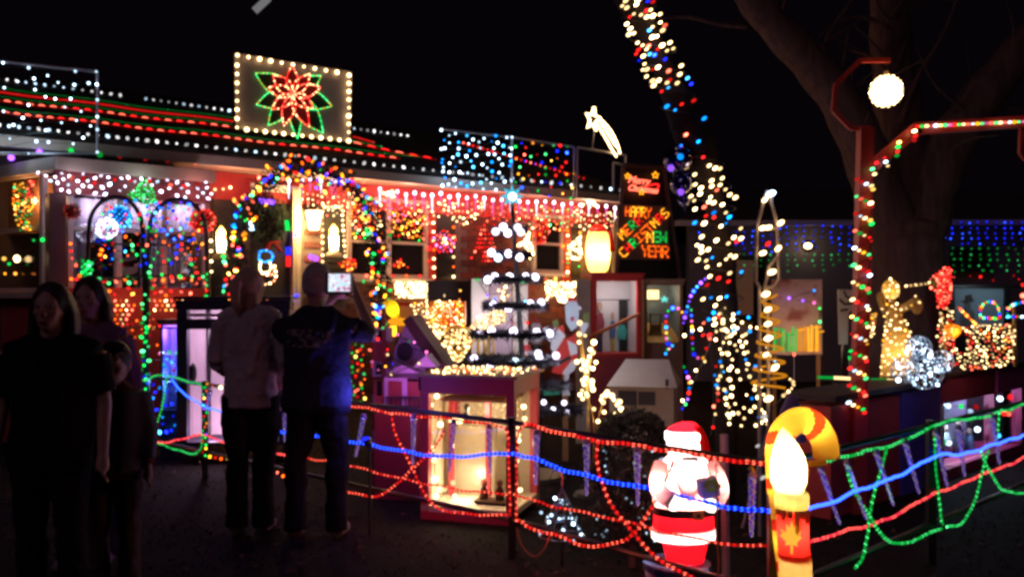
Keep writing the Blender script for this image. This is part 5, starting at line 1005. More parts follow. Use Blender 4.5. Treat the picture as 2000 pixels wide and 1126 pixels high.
strand('banner_string', 'small cyan, pink and green bulbs around the painted banner', 'string lights', [po.hit(x, y, .1) for x, y in ((1590, 567), (1541, 582), (1568, 587), (1590, 591), (1601, 602), (1601, 628), (1590, 640), (1601, 652))], 'appkgggg', 4, .7, shape='ball')
for lab, xs, c in (('cluster of green lit stakes in front of the painted banner', range(1512, 1556, 6), 'g'), ('cluster of yellow lit stakes right of the green ones', range(1560, 1604, 5), 'y')):
    t = T('stake_light', lab, 'stake lights', po.hit(sum(xs) / len(xs), 700, .6), 'lit stakes before the banner')
    for x in xs:
        h = RN.uniform(36, 52); y = 686; MB().tube([po.hit(x, y, .6), po.hit(x + RN.uniform(-2, 2), y - h, .6)], .01, 5).build('lit_stake', em(c, .22 if RN.random() < .5 else .5), t)
        if RN.random() < .6: MB().tube([po.hit(x, y - h + 5, .62), po.hit(x + 9, y - h + 3, .62)], .01, 5).build('cross_piece', em(c, .3), t)
t = T('menu_board', 'leaning pale board with dark curled drawings left of the red post', 'board', W(1655, 672, 9.2)); mp = face(9.2, 0, 1655); MB().prism([mp.hit(*p) for p in ((1638, 565), (1672, 566), (1672, 600), (1658, 610), (1656, 672), (1640, 672))], mp.n * -.04).build('panel', cream, t)
for pix in ([(1648, 568), (1654, 580), (1668, 584)], [(1640, 584), (1650, 594), (1664, 592)], [(1642, 606), (1656, 604)]): MB().tube([mp.hit(x, y, .01) for x, y in pix], .012, 5).build('scroll', black, t)
MB().bar(mp.hit(1650, 672, -.05), V((mp.hit(1650, 672).x, 9.25, 0)), .05).build('leg', black, t); lamp('board_lamp', mp.hit(1650, 610, .5), .8, (1, .75, .5), .03)
# ---------------- angel
an = T('angel_light', 'life size angel outline of warm lights blowing a long trumpet before the big tree', 'light sculpture', W(1755, 815, 7.4)); AY = 7.4; am_ = shell('angel_gauze', (.75, .52, .2), .5)
aw = lambda x, y, d=0: W(x, y, AY - d)
s = AY / F
MB().loft([(aw(1752, 760), 34 * s, 24 * s), (aw(1752, 700), 30 * s, 22 * s), (aw(1752, 650), 24 * s, 18 * s), (aw(1746, 615), 15 * s, 12 * s), (aw(1742, 592), 9 * s, 8 * s), (aw(1740, 582), 6 * s, 6 * s)][::1], 16).build('gown', am_, an, smooth=True)
MB().ell(aw(1740, 565), 17 * s, 16 * s, 20 * s, 14, 10).build('head', am_, an, smooth=True)
MB().tube(smooth([aw(1748, 606), aw(1768, 600, .1), aw(1788, 588, .15)]), .035, 8).build('arm', am_, an, smooth=True); MB().ell(aw(1791, 597, .12), 12 * s, 8 * s, 16 * s, 12, 8).build('sleeve', am_, an, smooth=True)
MB().tube(smooth([aw(1728, 610), aw(1714, 580), aw(1722, 570), aw(1733, 600)]), .02, 6).build('hand', am_, an, smooth=True)
MB().tube([aw(1766, 560, .1), aw(1812, 553, .15), aw(1826, 552, .16)], [.012, .012, .05], 8).build('trumpet', gw, an)
MB().prism(smooth([aw(*p) for p in ((1712, 610), (1690, 616), (1684, 640), (1694, 668), (1706, 655), (1712, 630), (1712, 610))], 1), V((0, .03, 0))).build('wing', pbr('wing_orange', (.6, .25, .06), .6), an)
MB().tube([V((aw(1752, 760).x, AY, 0)), aw(1752, 760)], .02).build('stake', black, an)
bulbs(an, [aw(x, y, .16) for x, y in fill([(1722, 590), (1740, 580), (1762, 600), (1782, 660), (1788, 756), (1718, 756), (1722, 660)], 80, 8) + fill([(1724, 552), (1740, 544), (1756, 556), (1752, 582), (1730, 582)], 14, 7) + fill([(1690, 614), (1712, 610), (1708, 655), (1692, 660)], 22, 5) + [(1770, 558), (1779, 557), (1789, 556), (1799, 555), (1808, 554), (1815, 552), (1788, 578), (1796, 590), (1780, 596), (1770, 602)]], lambda i, p: 'w' if RN.random() < .8 else 'y', 3.2, .5, each=False)
lamp('angel_lamp', aw(1752, 690), 1.6, (1, .7, .3), .04); lamp('angel_lamp', aw(1741, 572), .5, (1, .75, .35), .02)
# red tree and the white lit train of figures
patch('red_spiral_tree', 'narrow red light tree behind the crystal balls, right of the trumpet', [(1818, 545), (1832, 530), (1846, 522), (1858, 525), (1858, 575), (1850, 605), (1832, 600), (1828, 570), (1816, 560)], 110, 'rrRr', d=-1.3, pl=face(6.4), rp=3.5, k=.8, md=4, cat='light figure')
RT_ = face(7.0); 
lt = T('white_light_heap', 'long low heap of warm white light strings on top of the red village box', 'string lights', RT_.hit(1910, 720)); hp = fill([(1835, 612), (1852, 600), (1862, 610), (1868, 680), (1890, 690), (1880, 640), (1905, 636), (1975, 630), (1985, 650), (1982, 710), (1900, 722), (1850, 715), (1830, 660)], 200, 5.8)
bulbs(lt, [RT_.hit(x, y, RN.uniform(-.25, .1)) for x, y in hp], lambda i, p: RN.choice('wwwRr' if p.x / p.y < .52 else 'wwwwRo'), 3.2, .55, each=False)
P = [RT_.hit(x, y, -.1) for x, y in hp]; MB().tube(P, .003, 3).build('cord', cable, lt)
for a, b in (((1838, 610), (1850, 720)), ((1975, 632), (1984, 715)), ((1980, 590), (1984, 715))): MB().bar(RT_.hit(*a, -.1), RT_.hit(*b, -.1), .02).build('frame_bar', gw, lt)
ot = MB().prism(smooth([RT_.hit(*p, -.05) for p in ((1848, 640), (1858, 630), (1878, 636), (1880, 648), (1868, 660), (1852, 664), (1848, 640))], 1), V((0, .06, 0))).build('orange_leaf_light', shell('leaf_orange', (.9, .4, .05)), label='glowing orange leaf shape among the white lights', category='light figure'); lamp('leaf_lamp', RT_.hit(1862, 648, -.08), .5, (1, .6, .2), .01)
wirefig('arch_light', 'small arch of multicoloured lights at the right, before the cowboy picture', [[(1915, 620), (1912, 606), (1922, 590), (1938, 588), (1950, 600), (1952, 622)], [(1915, 620), (1952, 622)]], RT_, .05, 'rgbryg', 3.6, .8, .022, .005, wm=black)
wirefig('arch_light', 'second small arch of multicoloured lights at the right edge', [[(1968, 618), (1966, 604), (1978, 594), (2005, 588)], [(1968, 618), (2010, 618)]], RT_, .05, 'agbrgc', 3.6, .8, .022, .005, wm=black)
strand('slanting_string', 'short slanting string of orange and red bulbs below the hat picture', 'string lights', [RT_.hit(x, y, .05) for x, y in line((1872, 600), (1905, 632), 9)], 'oryo', 3.6, .8)
strand('red_globe', 'single large red globe at the right edge above the arches', 'bulb', [RT_.hit(1998, 556, 0), RT_.hit(1998, 577, 0)], 'r', 7, .6, shape='ball')
# cowboy picture
cwp = face(8.6, 0, 1915); t = T('hat_picture', 'pale blue lit picture of a man in a wide hat in a black frame', 'picture', cwp.hit(1915, 640)); a0, a1, z0, z1 = cwp.rect(1862, 563, 1960, 640)
MB().pbox(cwp, a0, a1, -.03, 0, z0, z1).build('backdrop', pbr('pale_blue', (.25, .42, .5), .7, .1, 3), t)
for r in ((1856, 556, 2010, 563), (1856, 563, 1862, 640), (1960, 563, 1972, 640)): MB().pbox(cwp, *cwp.rect(*r)[:2], -.03, .03, *cwp.rect(*r)[2:]).build('frame', black, t)
MB().prism([cwp.hit(x, y, .012) for x, y in ((1876, 587), (1886, 586), (1886, 577), (1897, 574), (1900, 583), (1903, 588), (1888, 592))], cwp.n * -.01).build('hat', pbr('hat_olive', (.05, .05, .04), .7), t); MB().prism([cwp.hit(x, y, .01) for x, y in ((1884, 591), (1896, 591), (1896, 602), (1904, 612), (1904, 638), (1876, 638), (1878, 612), (1885, 602))], cwp.n * -.008).build('bust', pbr('bust_grey', (.12, .17, .19), .7), t)
MB().pbox(cwp, a0, a1, -.03, 0, 0, z0 - .002).build('stand', black, t); lamp('picture_lamp', cwp.P((a0 + a1) / 2, .4, z1 + .05), 1.6, (.7, .9, 1), .04)
# crystal ornaments
CY = 6.35
for lab, cx, cy_, r in (('crystal wire ball ornament, upper one of the cold white cluster', 1795, 678, 24), ('crystal wire ball ornament, low left of the cold white cluster', 1768, 722, 26), ('big crystal wire ball ornament in the middle of the cold white cluster', 1806, 726, 34), ('crystal wire ball ornament at the right of the cold white cluster', 1840, 705, 22)):
    q = W(cx, cy_, CY); R_ = r * CY / F; t = T('crystal_ball', lab, 'ornament', q - V((0, 0, R_)), 'cold white crystal balls before the angel'); cg = clear('crystal', .35, (.92, .94, 1))
    for k in range(6):
        a = k * .5236; MB().tube([q + V((R_ * math.sin(i * .3491) * math.cos(a), R_ * math.sin(i * .3491) * math.sin(a), R_ * math.cos(i * .3491))) for i in range(19)], .0028, 4).build('ring', pbr('chrome_wire', (.5, .53, .6), .3, metal=1.0), t)
    bulbs(t, [q + rdir() * R_ * RN.uniform(.3, 1.05) for _ in range(int(r * 2.4))], 'cccl', 1.8, .5, each=False); bulbs(t, [q + rdir() * R_ for _ in range(5)], 'c', 5, 1.0, True, 'ball')
# ---------------- red and blue village box along the right fence
D0 = V((1.12, 3.81, 0)); D1 = V((3.48, 6.02, 0)); RP = PL((D0.x, D0.y), math.degrees(math.atan2(D1.y - D0.y, D1.x - D0.x)))
vd = -.85; vb = T('village_box', 'long red, blue and maroon painted display box with lit glass windows behind the right fence', 'display box', RP.hit(1800, 900, vd))
maro = pbr('maroon_paint', (.4, .06, .15), .6, .12, 5); bluep = pbr('blue_paint', (.1, .06, .4), .6, .12, 5); vred = pbr('village_red', (.5, .04, .05), .6, .12, 5); mag = pbr('magenta_paint', (.5, .1, .35), .6)
def seg(nm, x0, x1, yt, yb, m, dd=0, th=.3, zb=None):
    a0, a1 = RP.A(RP.hit(x0, 800, vd)), RP.A(RP.hit(x1, 800, vd)); xm = (x0 + x1) / 2; z1 = RP.hit(xm, yt, vd).z; z0 = RP.hit(xm, yb, vd).z if zb is None else zb
    MB().pbox(RP, a0 + .002, a1 - .002, vd - th, vd + dd, z0, z1).build(nm, m, vb); return a0, a1, z0, z1
seg('red_panel', 1622, 1757, 782, 900, vred, 0, .3, 0); seg('blue_panel', 1757, 1832, 760, 900, bluep, .02, .3, 0)
A0_, A1_, Z0_, Z1_ = seg('maroon_board', 1832, 1936, 728, 778, maro, .03)
B0_, B1_, Z2_, Z3_ = seg('magenta_board', 1938, 1990, 712, 760, mag, .05)
seg('base_board', 1832, 1990, 892, 1000, maro, .03, .42, 0)
MB().pbox(RP, RP.A(RP.hit(1615, 800, vd)), A0_, vd - .33, vd + .06, RP.hit(1740, 762, vd).z, RP.hit(1740, 752, vd).z).build('roof', pbr('village_roof', (.03, .02, .03), .8), vb)
MB().pbox(RP, A0_, B1_ + .1, vd - .43, vd + .07, Z1_ + .004, Z1_ + .03).build('roof', MT['village_roof'], vb)
zb_ = RP.hit(1900, 892, vd).z
MB().pbox(RP, A0_, B1_, vd - .42, vd - .40, zb_, Z0_ + .02).build('back_panel', pbr('pale_ice', (.4, .5, .6), .7), vb)
for aa in (A0_, A1_ - .03, B1_ - .04): MB().pbox(RP, aa, aa + .035, vd - .05, vd + .035, zb_, Z0_).build('post', maro if aa != A0_ else white, vb)
for aa, ab in ((A0_ + .036, A1_ - .031), (A1_ + .006, B1_ - .041)): MB().pbox(RP, aa, ab, vd - .02, vd - .015, zb_, Z0_).build('pane', clear('window_glass'), vb)
lamp('village_lamp', RP.P((A0_ + A1_) / 2, vd - .15, Z0_ - .05), 30, (.6, .9, 1), .03); lamp('village_lamp', RP.P((B0_ + B1_) / 2, vd - .15, Z0_ - .05), 6, (.7, .5, 1), .03)
strand('village_bulb_string', 'cold white, teal and red bulbs inside the lit window of the village box', 'string lights', [RP.hit(x, y, vd - .06) for x, y in ((1832, 791), (1842, 788), (1852, 792), (1877, 793), (1906, 794), (1895, 803), (1840, 831), (1909, 838), (1843, 863), (1853, 864), (1953, 778), (1975, 775), (1962, 806), (1970, 808), (1950, 850))], 'cccgrcccgccrrra', 7.5, .9, shape='ball')
for i, (x, lab, c) in enumerate(((1846, 'white robed doll at the left of the village window', (.6, .7, .75)), (1871, 'tall dark suited doll in the middle of the village window', (.05, .05, .08)), (1893, 'small blue doll at the right of the village window', (.15, .25, .5)))):
    q = RP.hit(x, 888, vd - .2); t = T('window_doll', lab, 'doll', q); h = (.26, .33, .24)[i]
    MB().loft([(q, .055, .045), (q + V((0, 0, h * .5)), .04, .03), (q + V((0, 0, h * .75)), .035, .025), (q + V((0, 0, h * .8)), .012, .012)], 10).build('body', pbr('doll_%d' % i, c, .7), t, smooth=True); MB().ell(q + V((0, 0, h * .9)), .026, .026, .032, 10, 8).build('head', pbr('doll_face', (.55, .4, .33), .6), t, smooth=True)
t = T('model_roof_hut', 'small brown tent roofed hut at the left end of the village box', 'model building', W(1640, 850, 6.9)); MB().prism([W(x, y, 6.9) for x, y in ((1622, 786), (1656, 754), (1672, 760), (1668, 786))], V((0, .3, 0))).build('roof', pbr('hut_tan', (.35, .22, .16), .8), t); MB().obox(W(1646, 860, 7.05), .16, .28, (W(0, 786, 6.9).z) - .002, mi=0).build('wall', vred, t)
# arrow tube lights
for lab, x0, x1, y in (('two tone green and amber tube light left of the red post', 1597, 1666, 736), ('two tone green and amber tube light right of the red post', 1702, 1768, 741)):
    t = T('tube_light', lab, 'tube light', W(x0, y, 7.0), 'horizontal tube lights by the red post'); xm = x0 + (x1 - x0) * .45
    MB().tube([W(x0, y, 7.0), W(xm, y + 1, 7.0)], .012, 6).build('green_half', em('g', .25), t); MB().tube([W(xm, y + 1, 7.0), W(x1, y + 3, 7.0)], .012, 6).build('amber_half', em('w', .3), t)
    MB().tube([W(xm, y + 1, 7.02), V((W(xm, y, 7.02).x, 7.02, 0))], .012).build('stake', black, t)
strand('garden_stake_light', 'green bulb on a thin white stake left of the red post', 'stake light', [W(1659, 697, 7.2), W(1659, 700, 7.2)], 'g', 4.5, .6, wpts=[W(1659, 740, 7.2), W(1659, 697, 7.2)], wm=white)
strand('garden_stake_light', 'red bulb on a thin stake below the lit stakes', 'stake light', [W(1551, 691, 7.6), W(1551, 692, 7.6)], 'r', 4, .6, wpts=[W(1551, 740, 7.6), W(1551, 690, 7.6)], wm=white)
# stable roof behind candy cane
t = T('small_cone_hat', 'small violet cone standing behind the candy cane', 'cone', W(1545, 860, 5.0)); MB().loft([(W(1545, 860, 5.0), .085, .08), (W(1546, 800, 5.0), .06, .06), (W(1547, 770, 5.0), .02, .02)], 14).build('cone', pbr('violet_cloth', (.16, .12, .3), .8), t, smooth=True); MB().tube([V((W(1545, 860, 5).x, 5, 0)), W(1545, 858, 5)], .02).build('stake', black, t)
strand('warm_twig', 'small twig of warm bulbs right of the spiral frame', 'string lights', [W(x, y, 5.6) for x, y in ((1543, 740), (1549, 745), (1550, 751), (1546, 758), (1540, 764), (1535, 768), (1530, 772))], 'w', 4, .6, shape='ball', wpts=[W(x, y, 5.6) for x, y in ((1543, 740), (1550, 751), (1530, 772), (1490, 820), (1488, 1000), (1487, 1038))])
# street light far off at the top
t = T('street_lamp', 'small grey street lamp head against the black sky at the top', 'street lamp', W(560, -300, 40) - V((0, 0, 0))); q0, q1 = W(497, 22, 40), W(525, -4, 40)
MB().bar(q0, q1, .32, .22).build('lamp_head', em((.16, .16, .17), 1), t); MB().tube([q1, W(540, -40, 40), W(300, -120, 40), W(-300, -150, 40), V((W(-300, 0, 40).x, 40, 0))], .09, 6).build('pole', black, t)
# red plastic tree wire on the ground etc
cw_ = face(4.9); t = T('wire_cone_tree', 'small silver wire cone tree with cold white bulbs and a curled hook on top', 'light sculpture', cw_.hit(1095, 1060)); ap_ = cw_.hit(1098, 950); bz = cw_.hit(1098, 1045)
for i in range(9): a = i * .698; MB().tube([ap_, bz + V((.13 * math.cos(a), .11 * math.sin(a), 0))], .003, 4).build('wire', MT['chrome_wire'], t)
for f in (.35, .65, 1.0): c = ap_.lerp(bz, f); MB().tube([c + V((.13 * f * math.cos(i * .5236), .11 * f * math.sin(i * .5236), 0)) for i in range(13)], .003, 4).build('hoop', MT['chrome_wire'], t)
MB().tube(smooth([ap_, cw_.hit(1098, 925), cw_.hit(1090, 915), cw_.hit(1078, 918), cw_.hit(1075, 932)]), .005, 5).build('hook', MT['chrome_wire'], t)
bulbs(t, [ap_.lerp(bz, f) + V((.13 * f * math.cos(a), .11 * f * math.sin(a), 0)) for f, a in ((RN.uniform(.2, 1), RN.uniform(0, 6.28)) for _ in range(46))], 'c', 2.2, .3, each=False); bulbs(t, [cw_.hit(x, y, .12) for x, y in ((1084, 972), (1057, 1000), (1077, 1005), (1100, 1035), (1135, 1043), (1120, 1022), (1072, 1018), (1092, 1012))], 'c', 4.2, .6, True, 'ball'); MB().tube([bz, V((bz.x, bz.y, 0))], .01).build('stake', black, t)
bu = T('dark_bush', 'dark leafy bush with cold white fairy lights behind the plastic figure', 'bush', W(1235, 1085, 4.9)); b = MB(); c = W(1235, 960, 4.9)
for _ in range(3000):
    v = rdir(); r = RN.random() ** .4; p = c + V((v.x * .26, v.y * .2, v.z * .3)) * r; e = rdir() * .02; f = rdir() * .011; b.add([p - e, p + f, p + e, p - f], [(0, 1, 2, 3)])
b.build('foliage', pbr('bush_green', (.025, .04, .025), .7), bu); MB().tube([V((c.x, c.y, 0)), c], [.025, .01]).build('stem', bark, bu)
bulbs(bu, [c + V((rdir().x * .25, -.12 + RN.uniform(-.1, .1), RN.uniform(-.26, .26))) for _ in range(60)], 'cc', 2.6, .14, each=False)
# ================================================================ fence round the yard
FA, FB, FC = V((-2.5, 7.22, 0)), V((0, 5.06, 0)), V((1.12, 3.81, 0)); FE = V((-3.25, 7.9, 0)); FD = V((4.6, 7.07, 0))
def plane2(p, q): return PL((p.x, p.y), math.degrees(math.atan2(q.y - p.y, q.x - p.x)))
PE, PA, PB, PR = plane2(FE, FA), plane2(FA, FB), plane2(FB, FC), plane2(FC, FD)
def fence(lab, pts, zt=.77):
    t = T('metal_fence', lab, 'fence', pts[0], 'low black fence round the yard')
    for p, q in zip(pts, pts[1:]):
        for z in (zt, .22): MB().tube([p + V((0, 0, z)), q + V((0, 0, z))], .016, 8).build('rail', black, t)
    for p in pts: MB().bar(p, p + V((0, 0, zt + .03)), .04).build('post', black, t)
    return t
fence('left stretch of low black metal fence, from the trellis to the man', [FE, FA, FA.lerp(FB, .52)])
fence('middle stretch of low black metal fence before the red cabinet', [FA.lerp(FB, .54), FB, FC])
fence('right stretch of low black metal fence hung with green rope lights', [FC + V((.03, .03, 0)), FC.lerp(FD, .35), FC.lerp(FD, .7), FD])
gr = 'rope lights strung on the yard fence'
d_ = .03
rope('red_rope_light', 'red rope light along the top rail left of the double red post', PA, [(640, 790), (690, 794), (760, 804), (850, 816), (940, 826), (985, 831)], 'r', d_, group=gr)
rope('red_rope_light', 'red rope light running straight down the left side of the corner post', PA, [(984, 832), (991, 840), (993, 870), (997, 1012)], 'r', d_ + .01, group=gr)
rope('red_rope_light', 'red rope light running straight down the right side of the corner post', PB, [(1009, 1012), (1009, 860), (1014, 838), (1030, 830)], 'r', d_, group=gr)
rope('red_rope_light', 'thick red rope light along the top rail behind the plastic figure', PB, [(1028, 829), (1080, 842), (1150, 856), (1250, 870), (1330, 886), (1420, 895), (1505, 907)], 'r', d_, .011, group=gr)
rope('red_rope_light', 'lower level red rope light left of the double red post', PA, [(580, 888), (690, 911), (760, 926), (830, 946), (900, 957), (1000, 963)], 'r', d_, .0075, group=gr)
rope('red_rope_light', 'lower level red rope light running behind the belt of the plastic figure', PB, [(1005, 964), (1030, 974), (1100, 990), (1200, 1015), (1270, 1031), (1400, 1058), (1510, 1071)], 'r', d_, .0075, group=gr)
rope('red_rope_light', 'red swag hanging below the fence before the lit cabinet', PA, [(765, 806), (768, 840), (788, 880), (808, 920), (828, 966), (858, 994), (920, 1004), (998, 1008)], 'r', d_ + .02, group=gr)
rope('red_rope_light', 'red swag curling up towards the lit cabinet from the left', PA, [(640, 950), (685, 960), (735, 971), (772, 952), (800, 918), (828, 896), (852, 866), (872, 832)], 'r', d_ + .02, group=gr)
rope('red_rope_light', 'red swag sloping down under the plastic figure to the picture edge', PB, [(1167, 862), (1164, 905), (1180, 960), (1208, 1008), (1240, 1046), (1282, 1090), (1360, 1130)], 'r', d_ + .02, .0095, group=gr)
rope('red_rope_light', 'red swag from the corner post up to the plastic figure', PB, [(1013, 1018), (1040, 1034), (1090, 1045), (1130, 1061), (1180, 1066), (1230, 1052), (1265, 1010), (1290, 960), (1318, 892)], 'r', d_ + .025, .0095, group=gr)
rope('blue_rope_light', 'blue rope light at mid height left of the double red post', PA, [(480, 818), (530, 838), (570, 846), (640, 852), (700, 862), (770, 880), (860, 890), (940, 890), (1000, 885)], 'b', d_ + .03, .0115, group=gr, k=1.1, body=.22)
rope('blue_rope_light', 'blue rope light at mid height crossing the plastic figure', PB, [(1003, 885), (1040, 896), (1100, 915), (1200, 941), (1280, 958), (1400, 985), (1520, 999)], 'b', d_ + .03, .0115, group=gr, k=1.1, body=.22)
rope('blue_rope_light', 'blue rope light at mid height on the right fence', PR, [(1560, 998), (1580, 992), (1650, 970), (1750, 930), (1828, 888), (1880, 886), (1940, 870), (2020, 840)], 'Q', d_ + .03, .010, group=gr, k=1.0, body=.8)
rope('blue_rope_light', 'blue rope light sloping down in front of the pale display case', PA, [(335, 742), (350, 760), (382, 784), (430, 806), (480, 818)], 'Q', d_ + .03, .010, group=gr, k=1.0, body=.8, dots=False)
rope('red_rope_light', 'smooth red rope light on the left fence near the boy', PA, [(288, 866), (340, 860), (400, 846), (440, 866), (520, 886), (580, 888)], 'P', d_, .009, group=gr, k=.9, body=.75)
rope('red_rope_light', 'smooth red rope light low on the right fence', PR, [(1570, 1062), (1600, 1052), (1700, 1025), (1760, 1000), (1830, 960), (1900, 935), (2020, 885)], 'P', d_, .009, group=gr, k=.8, body=.75, step=.03)
for lab, pl, pix in (('green rope light along the top rail of the left fence', PA, [(245, 731), (270, 738), (285, 743), (300, 734), (330, 733), (360, 742), (392, 748), (396, 762)]), ('green rope hanging in a curve beside the boy', PA, [(325, 740), (318, 790), (305, 830), (290, 860), (305, 866), (335, 874), (392, 890), (397, 840)]), ('green rope light along the top rail of the right fence', PR, [(1585, 903), (1640, 896), (1700, 880), (1760, 861), (1830, 832), (1845, 822), (1890, 815), (1920, 817), (1960, 802), (2020, 780)]),
                     ('green swag nearest the candy cane on the right fence', PR, [(1655, 895), (1655, 930), (1678, 975), (1700, 1010), (1715, 1040), (1750, 1066), (1790, 1050), (1840, 1031)]), ('green rope hanging down to the ground on the right fence', PR, [(1733, 872), (1720, 920), (1702, 980), (1696, 1040), (1686, 1088), (1668, 1110)]), ('green rope light straight down the right fence post', PR, [(1826, 845), (1826, 890), (1832, 960), (1842, 1030)]), ('green swag right of the right fence post', PR, [(1850, 1029), (1885, 1022), (1908, 970), (1918, 920), (1932, 870)]), ('green swag at the right edge of the picture', PR, [(1916, 880), (1938, 930), (1965, 966), (2020, 960)]), ('short green rope hanging from the top rail at the right edge', PR, [(1952, 806), (1950, 830), (1944, 862)])):
    rope('green_rope_light', lab, pl, pix, 'g', d_ + .015, .009, group=gr, k=.65, body=.35)
strand('multicoloured_post_string', 'multicoloured bulbs wound round the left fence post', 'string lights', [PA.hit(400 + 4 * math.sin(i * 2), 756 + i * 7, .06) for i in range(20)], 'grgyrgp', 3.6, .6, shape='ball')
strand('amber_swag_string', 'amber and red bulb string sagging low between the couple', 'string lights', [PA.hit(x, y, .05) for x, y in [(410, 891), (421, 893), (432, 895), (445, 896), (518, 893), (524, 904), (532, 914), (542, 922), (553, 929), (566, 934), (575, 936)]], 'yroygy', 4.2, .6, shape='ball')
strand('rail_bulb_string', 'few amber bulbs on the rail right of the left fence post', 'string lights', [PA.hit(x, y, .05) for x, y in ((405, 749), (416, 753), (431, 756))], 'yow', 4, .6, shape='ball')
# icicle tubes hanging from the top rails
icm = clear('acrylic', .30, (.86, .8, .95)); NUM = 'first second third fourth fifth sixth seventh eighth'.split()
def icicle(lab, pl, x0, y0, x1, y1, w, c='p'):
    a, b_ = pl.hit(x0, y0, .05), pl.hit(x1, y1, .05); t = T('icicle_light', lab, 'icicle light', b_, 'clear twisted icicle tubes hanging from the fence'); L = b_ - a; r0 = w / 2 * a.y / F
    P = [a.lerp(b_, i / 14) for i in range(15)]; MB().tube(P, [r0 * (1 - .6 * i / 14) * (1 + .12 * (i % 2)) for i in range(15)], 8).build('tube', icm, t, smooth=True)
    hx = [a.lerp(b_, i / 40) + V((math.cos(i * .9), .4 * math.sin(i * .9), 0)) * r0 * .85 * (1 - .6 * i / 40) for i in range(41)]; MB().tube(hx, .0034, 4).build('twist', em(c, .14), t); MB().tube([a.lerp(b_, i / 40) - (hx[i] - a.lerp(b_, i / 40)) for i in range(41)], .0028, 4).build('twist', em('l', .07), t)
    b = MB(); [b.octa(hx[i], .0034, i % 2) for i in range(0, 41, 2)]; b.build('bulbs', [em('l', .35), em(c, .6)], t, kind='stuff')
    MB().loft([(a, r0 * 1.15, r0 * 1.15), (a + V((0, 0, .025)), r0 * .7, r0 * .7)], 8).build('cap', MT['clear_cap'] if 'clear_cap' in MT else pbr('clear_cap', (.3, .2, .45), .4), t)
for i, (x0, y0, x1, y1) in enumerate(((955, 836, 958, 925), (886, 826, 878, 920), (808, 815, 806, 905), (710, 815, 695, 890))): icicle('icicle tube on the middle fence, %s to the left of the double red post' % NUM[i], PA, x0, y0, x1, y1, 12)
for i, (x0, y0, x1, y1) in enumerate(((1049, 848, 1046, 945), (1146, 866, 1146, 965), (1245, 882, 1246, 985))): icicle('icicle tube on the middle fence, %s to the right of the double red post' % NUM[i], PB, x0, y0, x1, y1, 14)
icicle('yellow capped icicle tube between the plastic figure and the candle', PB, 1470, 930, 1468, 1046, 18)
for i, (x0, y0, x1, y1) in enumerate(((1603, 915, 1640, 1022), (1654, 905, 1692, 1012), (1712, 885, 1745, 985), (1768, 865, 1795, 962), (1828, 845, 1850, 948), (1872, 838, 1884, 928), (1938, 815, 1952, 905))): icicle('icicle tube on the right fence, %s to the right of the candy cane' % NUM[i], PR, x0, y0, x1, y1, 13)
for i, (x0, y0, x1, y1) in enumerate(((555, 770, 556, 860), (410, 765, 402, 800))): icicle(('icicle tube in the gap between the woman and the man', 'short icicle tube by the left fence post')[i], PA, x0, y0, x1, y1, 10)
MB().tube(smooth([PB.hit(1463, 915, .05), PB.hit(1470, 912, .06), PB.hit(1471, 930, .05)]), .008, 6).build('cable_clip', yl, label='short yellow cable end holding an icicle tube', category='cable')
# loose cables
for lab, pix in (('thin brown cable looping on the ground by the corner post', [(1008, 1030), (1020, 1070), (1045, 1090), (1065, 1070), (1075, 1040)]), ('thin orange flex hanging from the plastic figure to the ground', [(1398, 905), (1402, 970), (1398, 1040), (1405, 1100), (1400, 1140)])):
    MB().tube(smooth([PB.hit(x, y, .05) for x, y in pix]), .004, 5).build('loose_cable', pbr('cable_orange', (.35, .12, .06), .6), label=lab, category='cable')
gp_ = MB().tube([V((W(1418, 0, 4.6).x, 4.6, 0)), W(1414, 848, 4.6)], .022, 8).build('grey_pole', pbr('pole_grey', (.25, .2, .2), .5), label='plain grey pole standing behind the plastic figure', category='pole')
# ================================================================ glowing plastic bearded figure
sq = W(1338, 1096, 4.28); s = 4.28 / F; sf = T('light_up_figure', 'glowing plastic figure of a bearded man in a red hat and coat holding a present', 'light up figure', V((sq.x, sq.y, 0)))
pr_, pw, pkk = shell('plastic_red', (.8, .004, .009), .62), shell('plastic_white', (.92, .88, .86), .62), shell('plastic_coat', (.94, .36, .33), .62)
def SL(nm, prof, m, dx=0.0): return MB().loft([(sq + V((x * s, 0, z * s)), rx * s, ry * s) for z, rx, ry, x in prof], 20, cap=False).build(nm, m, sf, smooth=True)
SL('trousers', [(0, 26, 22, 0), (2, 36, 30, 0), (30, 42, 34, 0), (50, 46, 36, -2)], pr_)
SL('coat_trim', [(44, 58, 40, -3), (46, 62, 43, -3), (62, 64, 45, -3), (66, 61, 43, -3)], pw)
SL('coat_skirt', [(66, 60, 42, -3), (90, 59, 41, -3), (94, 60, 42, -3)], pr_)
SL('belt', [(94, 61, 43, -2), (110, 61, 43, -2)], pbr('belt_black', (.03, .02, .02), .3))
SL('coat', [(110, 60, 42, -2), (135, 63, 44, 0), (165, 60, 42, 0), (190, 48, 36, 0), (205, 36, 28, 0), (212, 24, 20, 0)], pkk)
SL('head', [(205, 26, 22, 0), (214, 33, 28, 0), (228, 34, 29, -1), (238, 33, 28, -2)], pw); SL('hat_trim', [(238, 34, 29, -2), (241, 38, 33, -2), (252, 38, 33, -2), (255, 34, 29, -2)], pw)
SL('hat', [(255, 33, 28, -2), (260, 31, 27, -2), (268, 22, 19, 2), (272, 10, 9, 6), (273, 2, 2, 6)], pr_)
MB().tube(smooth([sq + V((20 * s, -.03, 262 * s)), sq + V((32 * s, -.04, 240 * s)), sq + V((36 * s, -.04, 215 * s))]), [.03, .028, .024, .02, .02, .02, .018, .018, .018][:9] if False else .024, 8).build('hat_tail', pr_, sf, smooth=True)
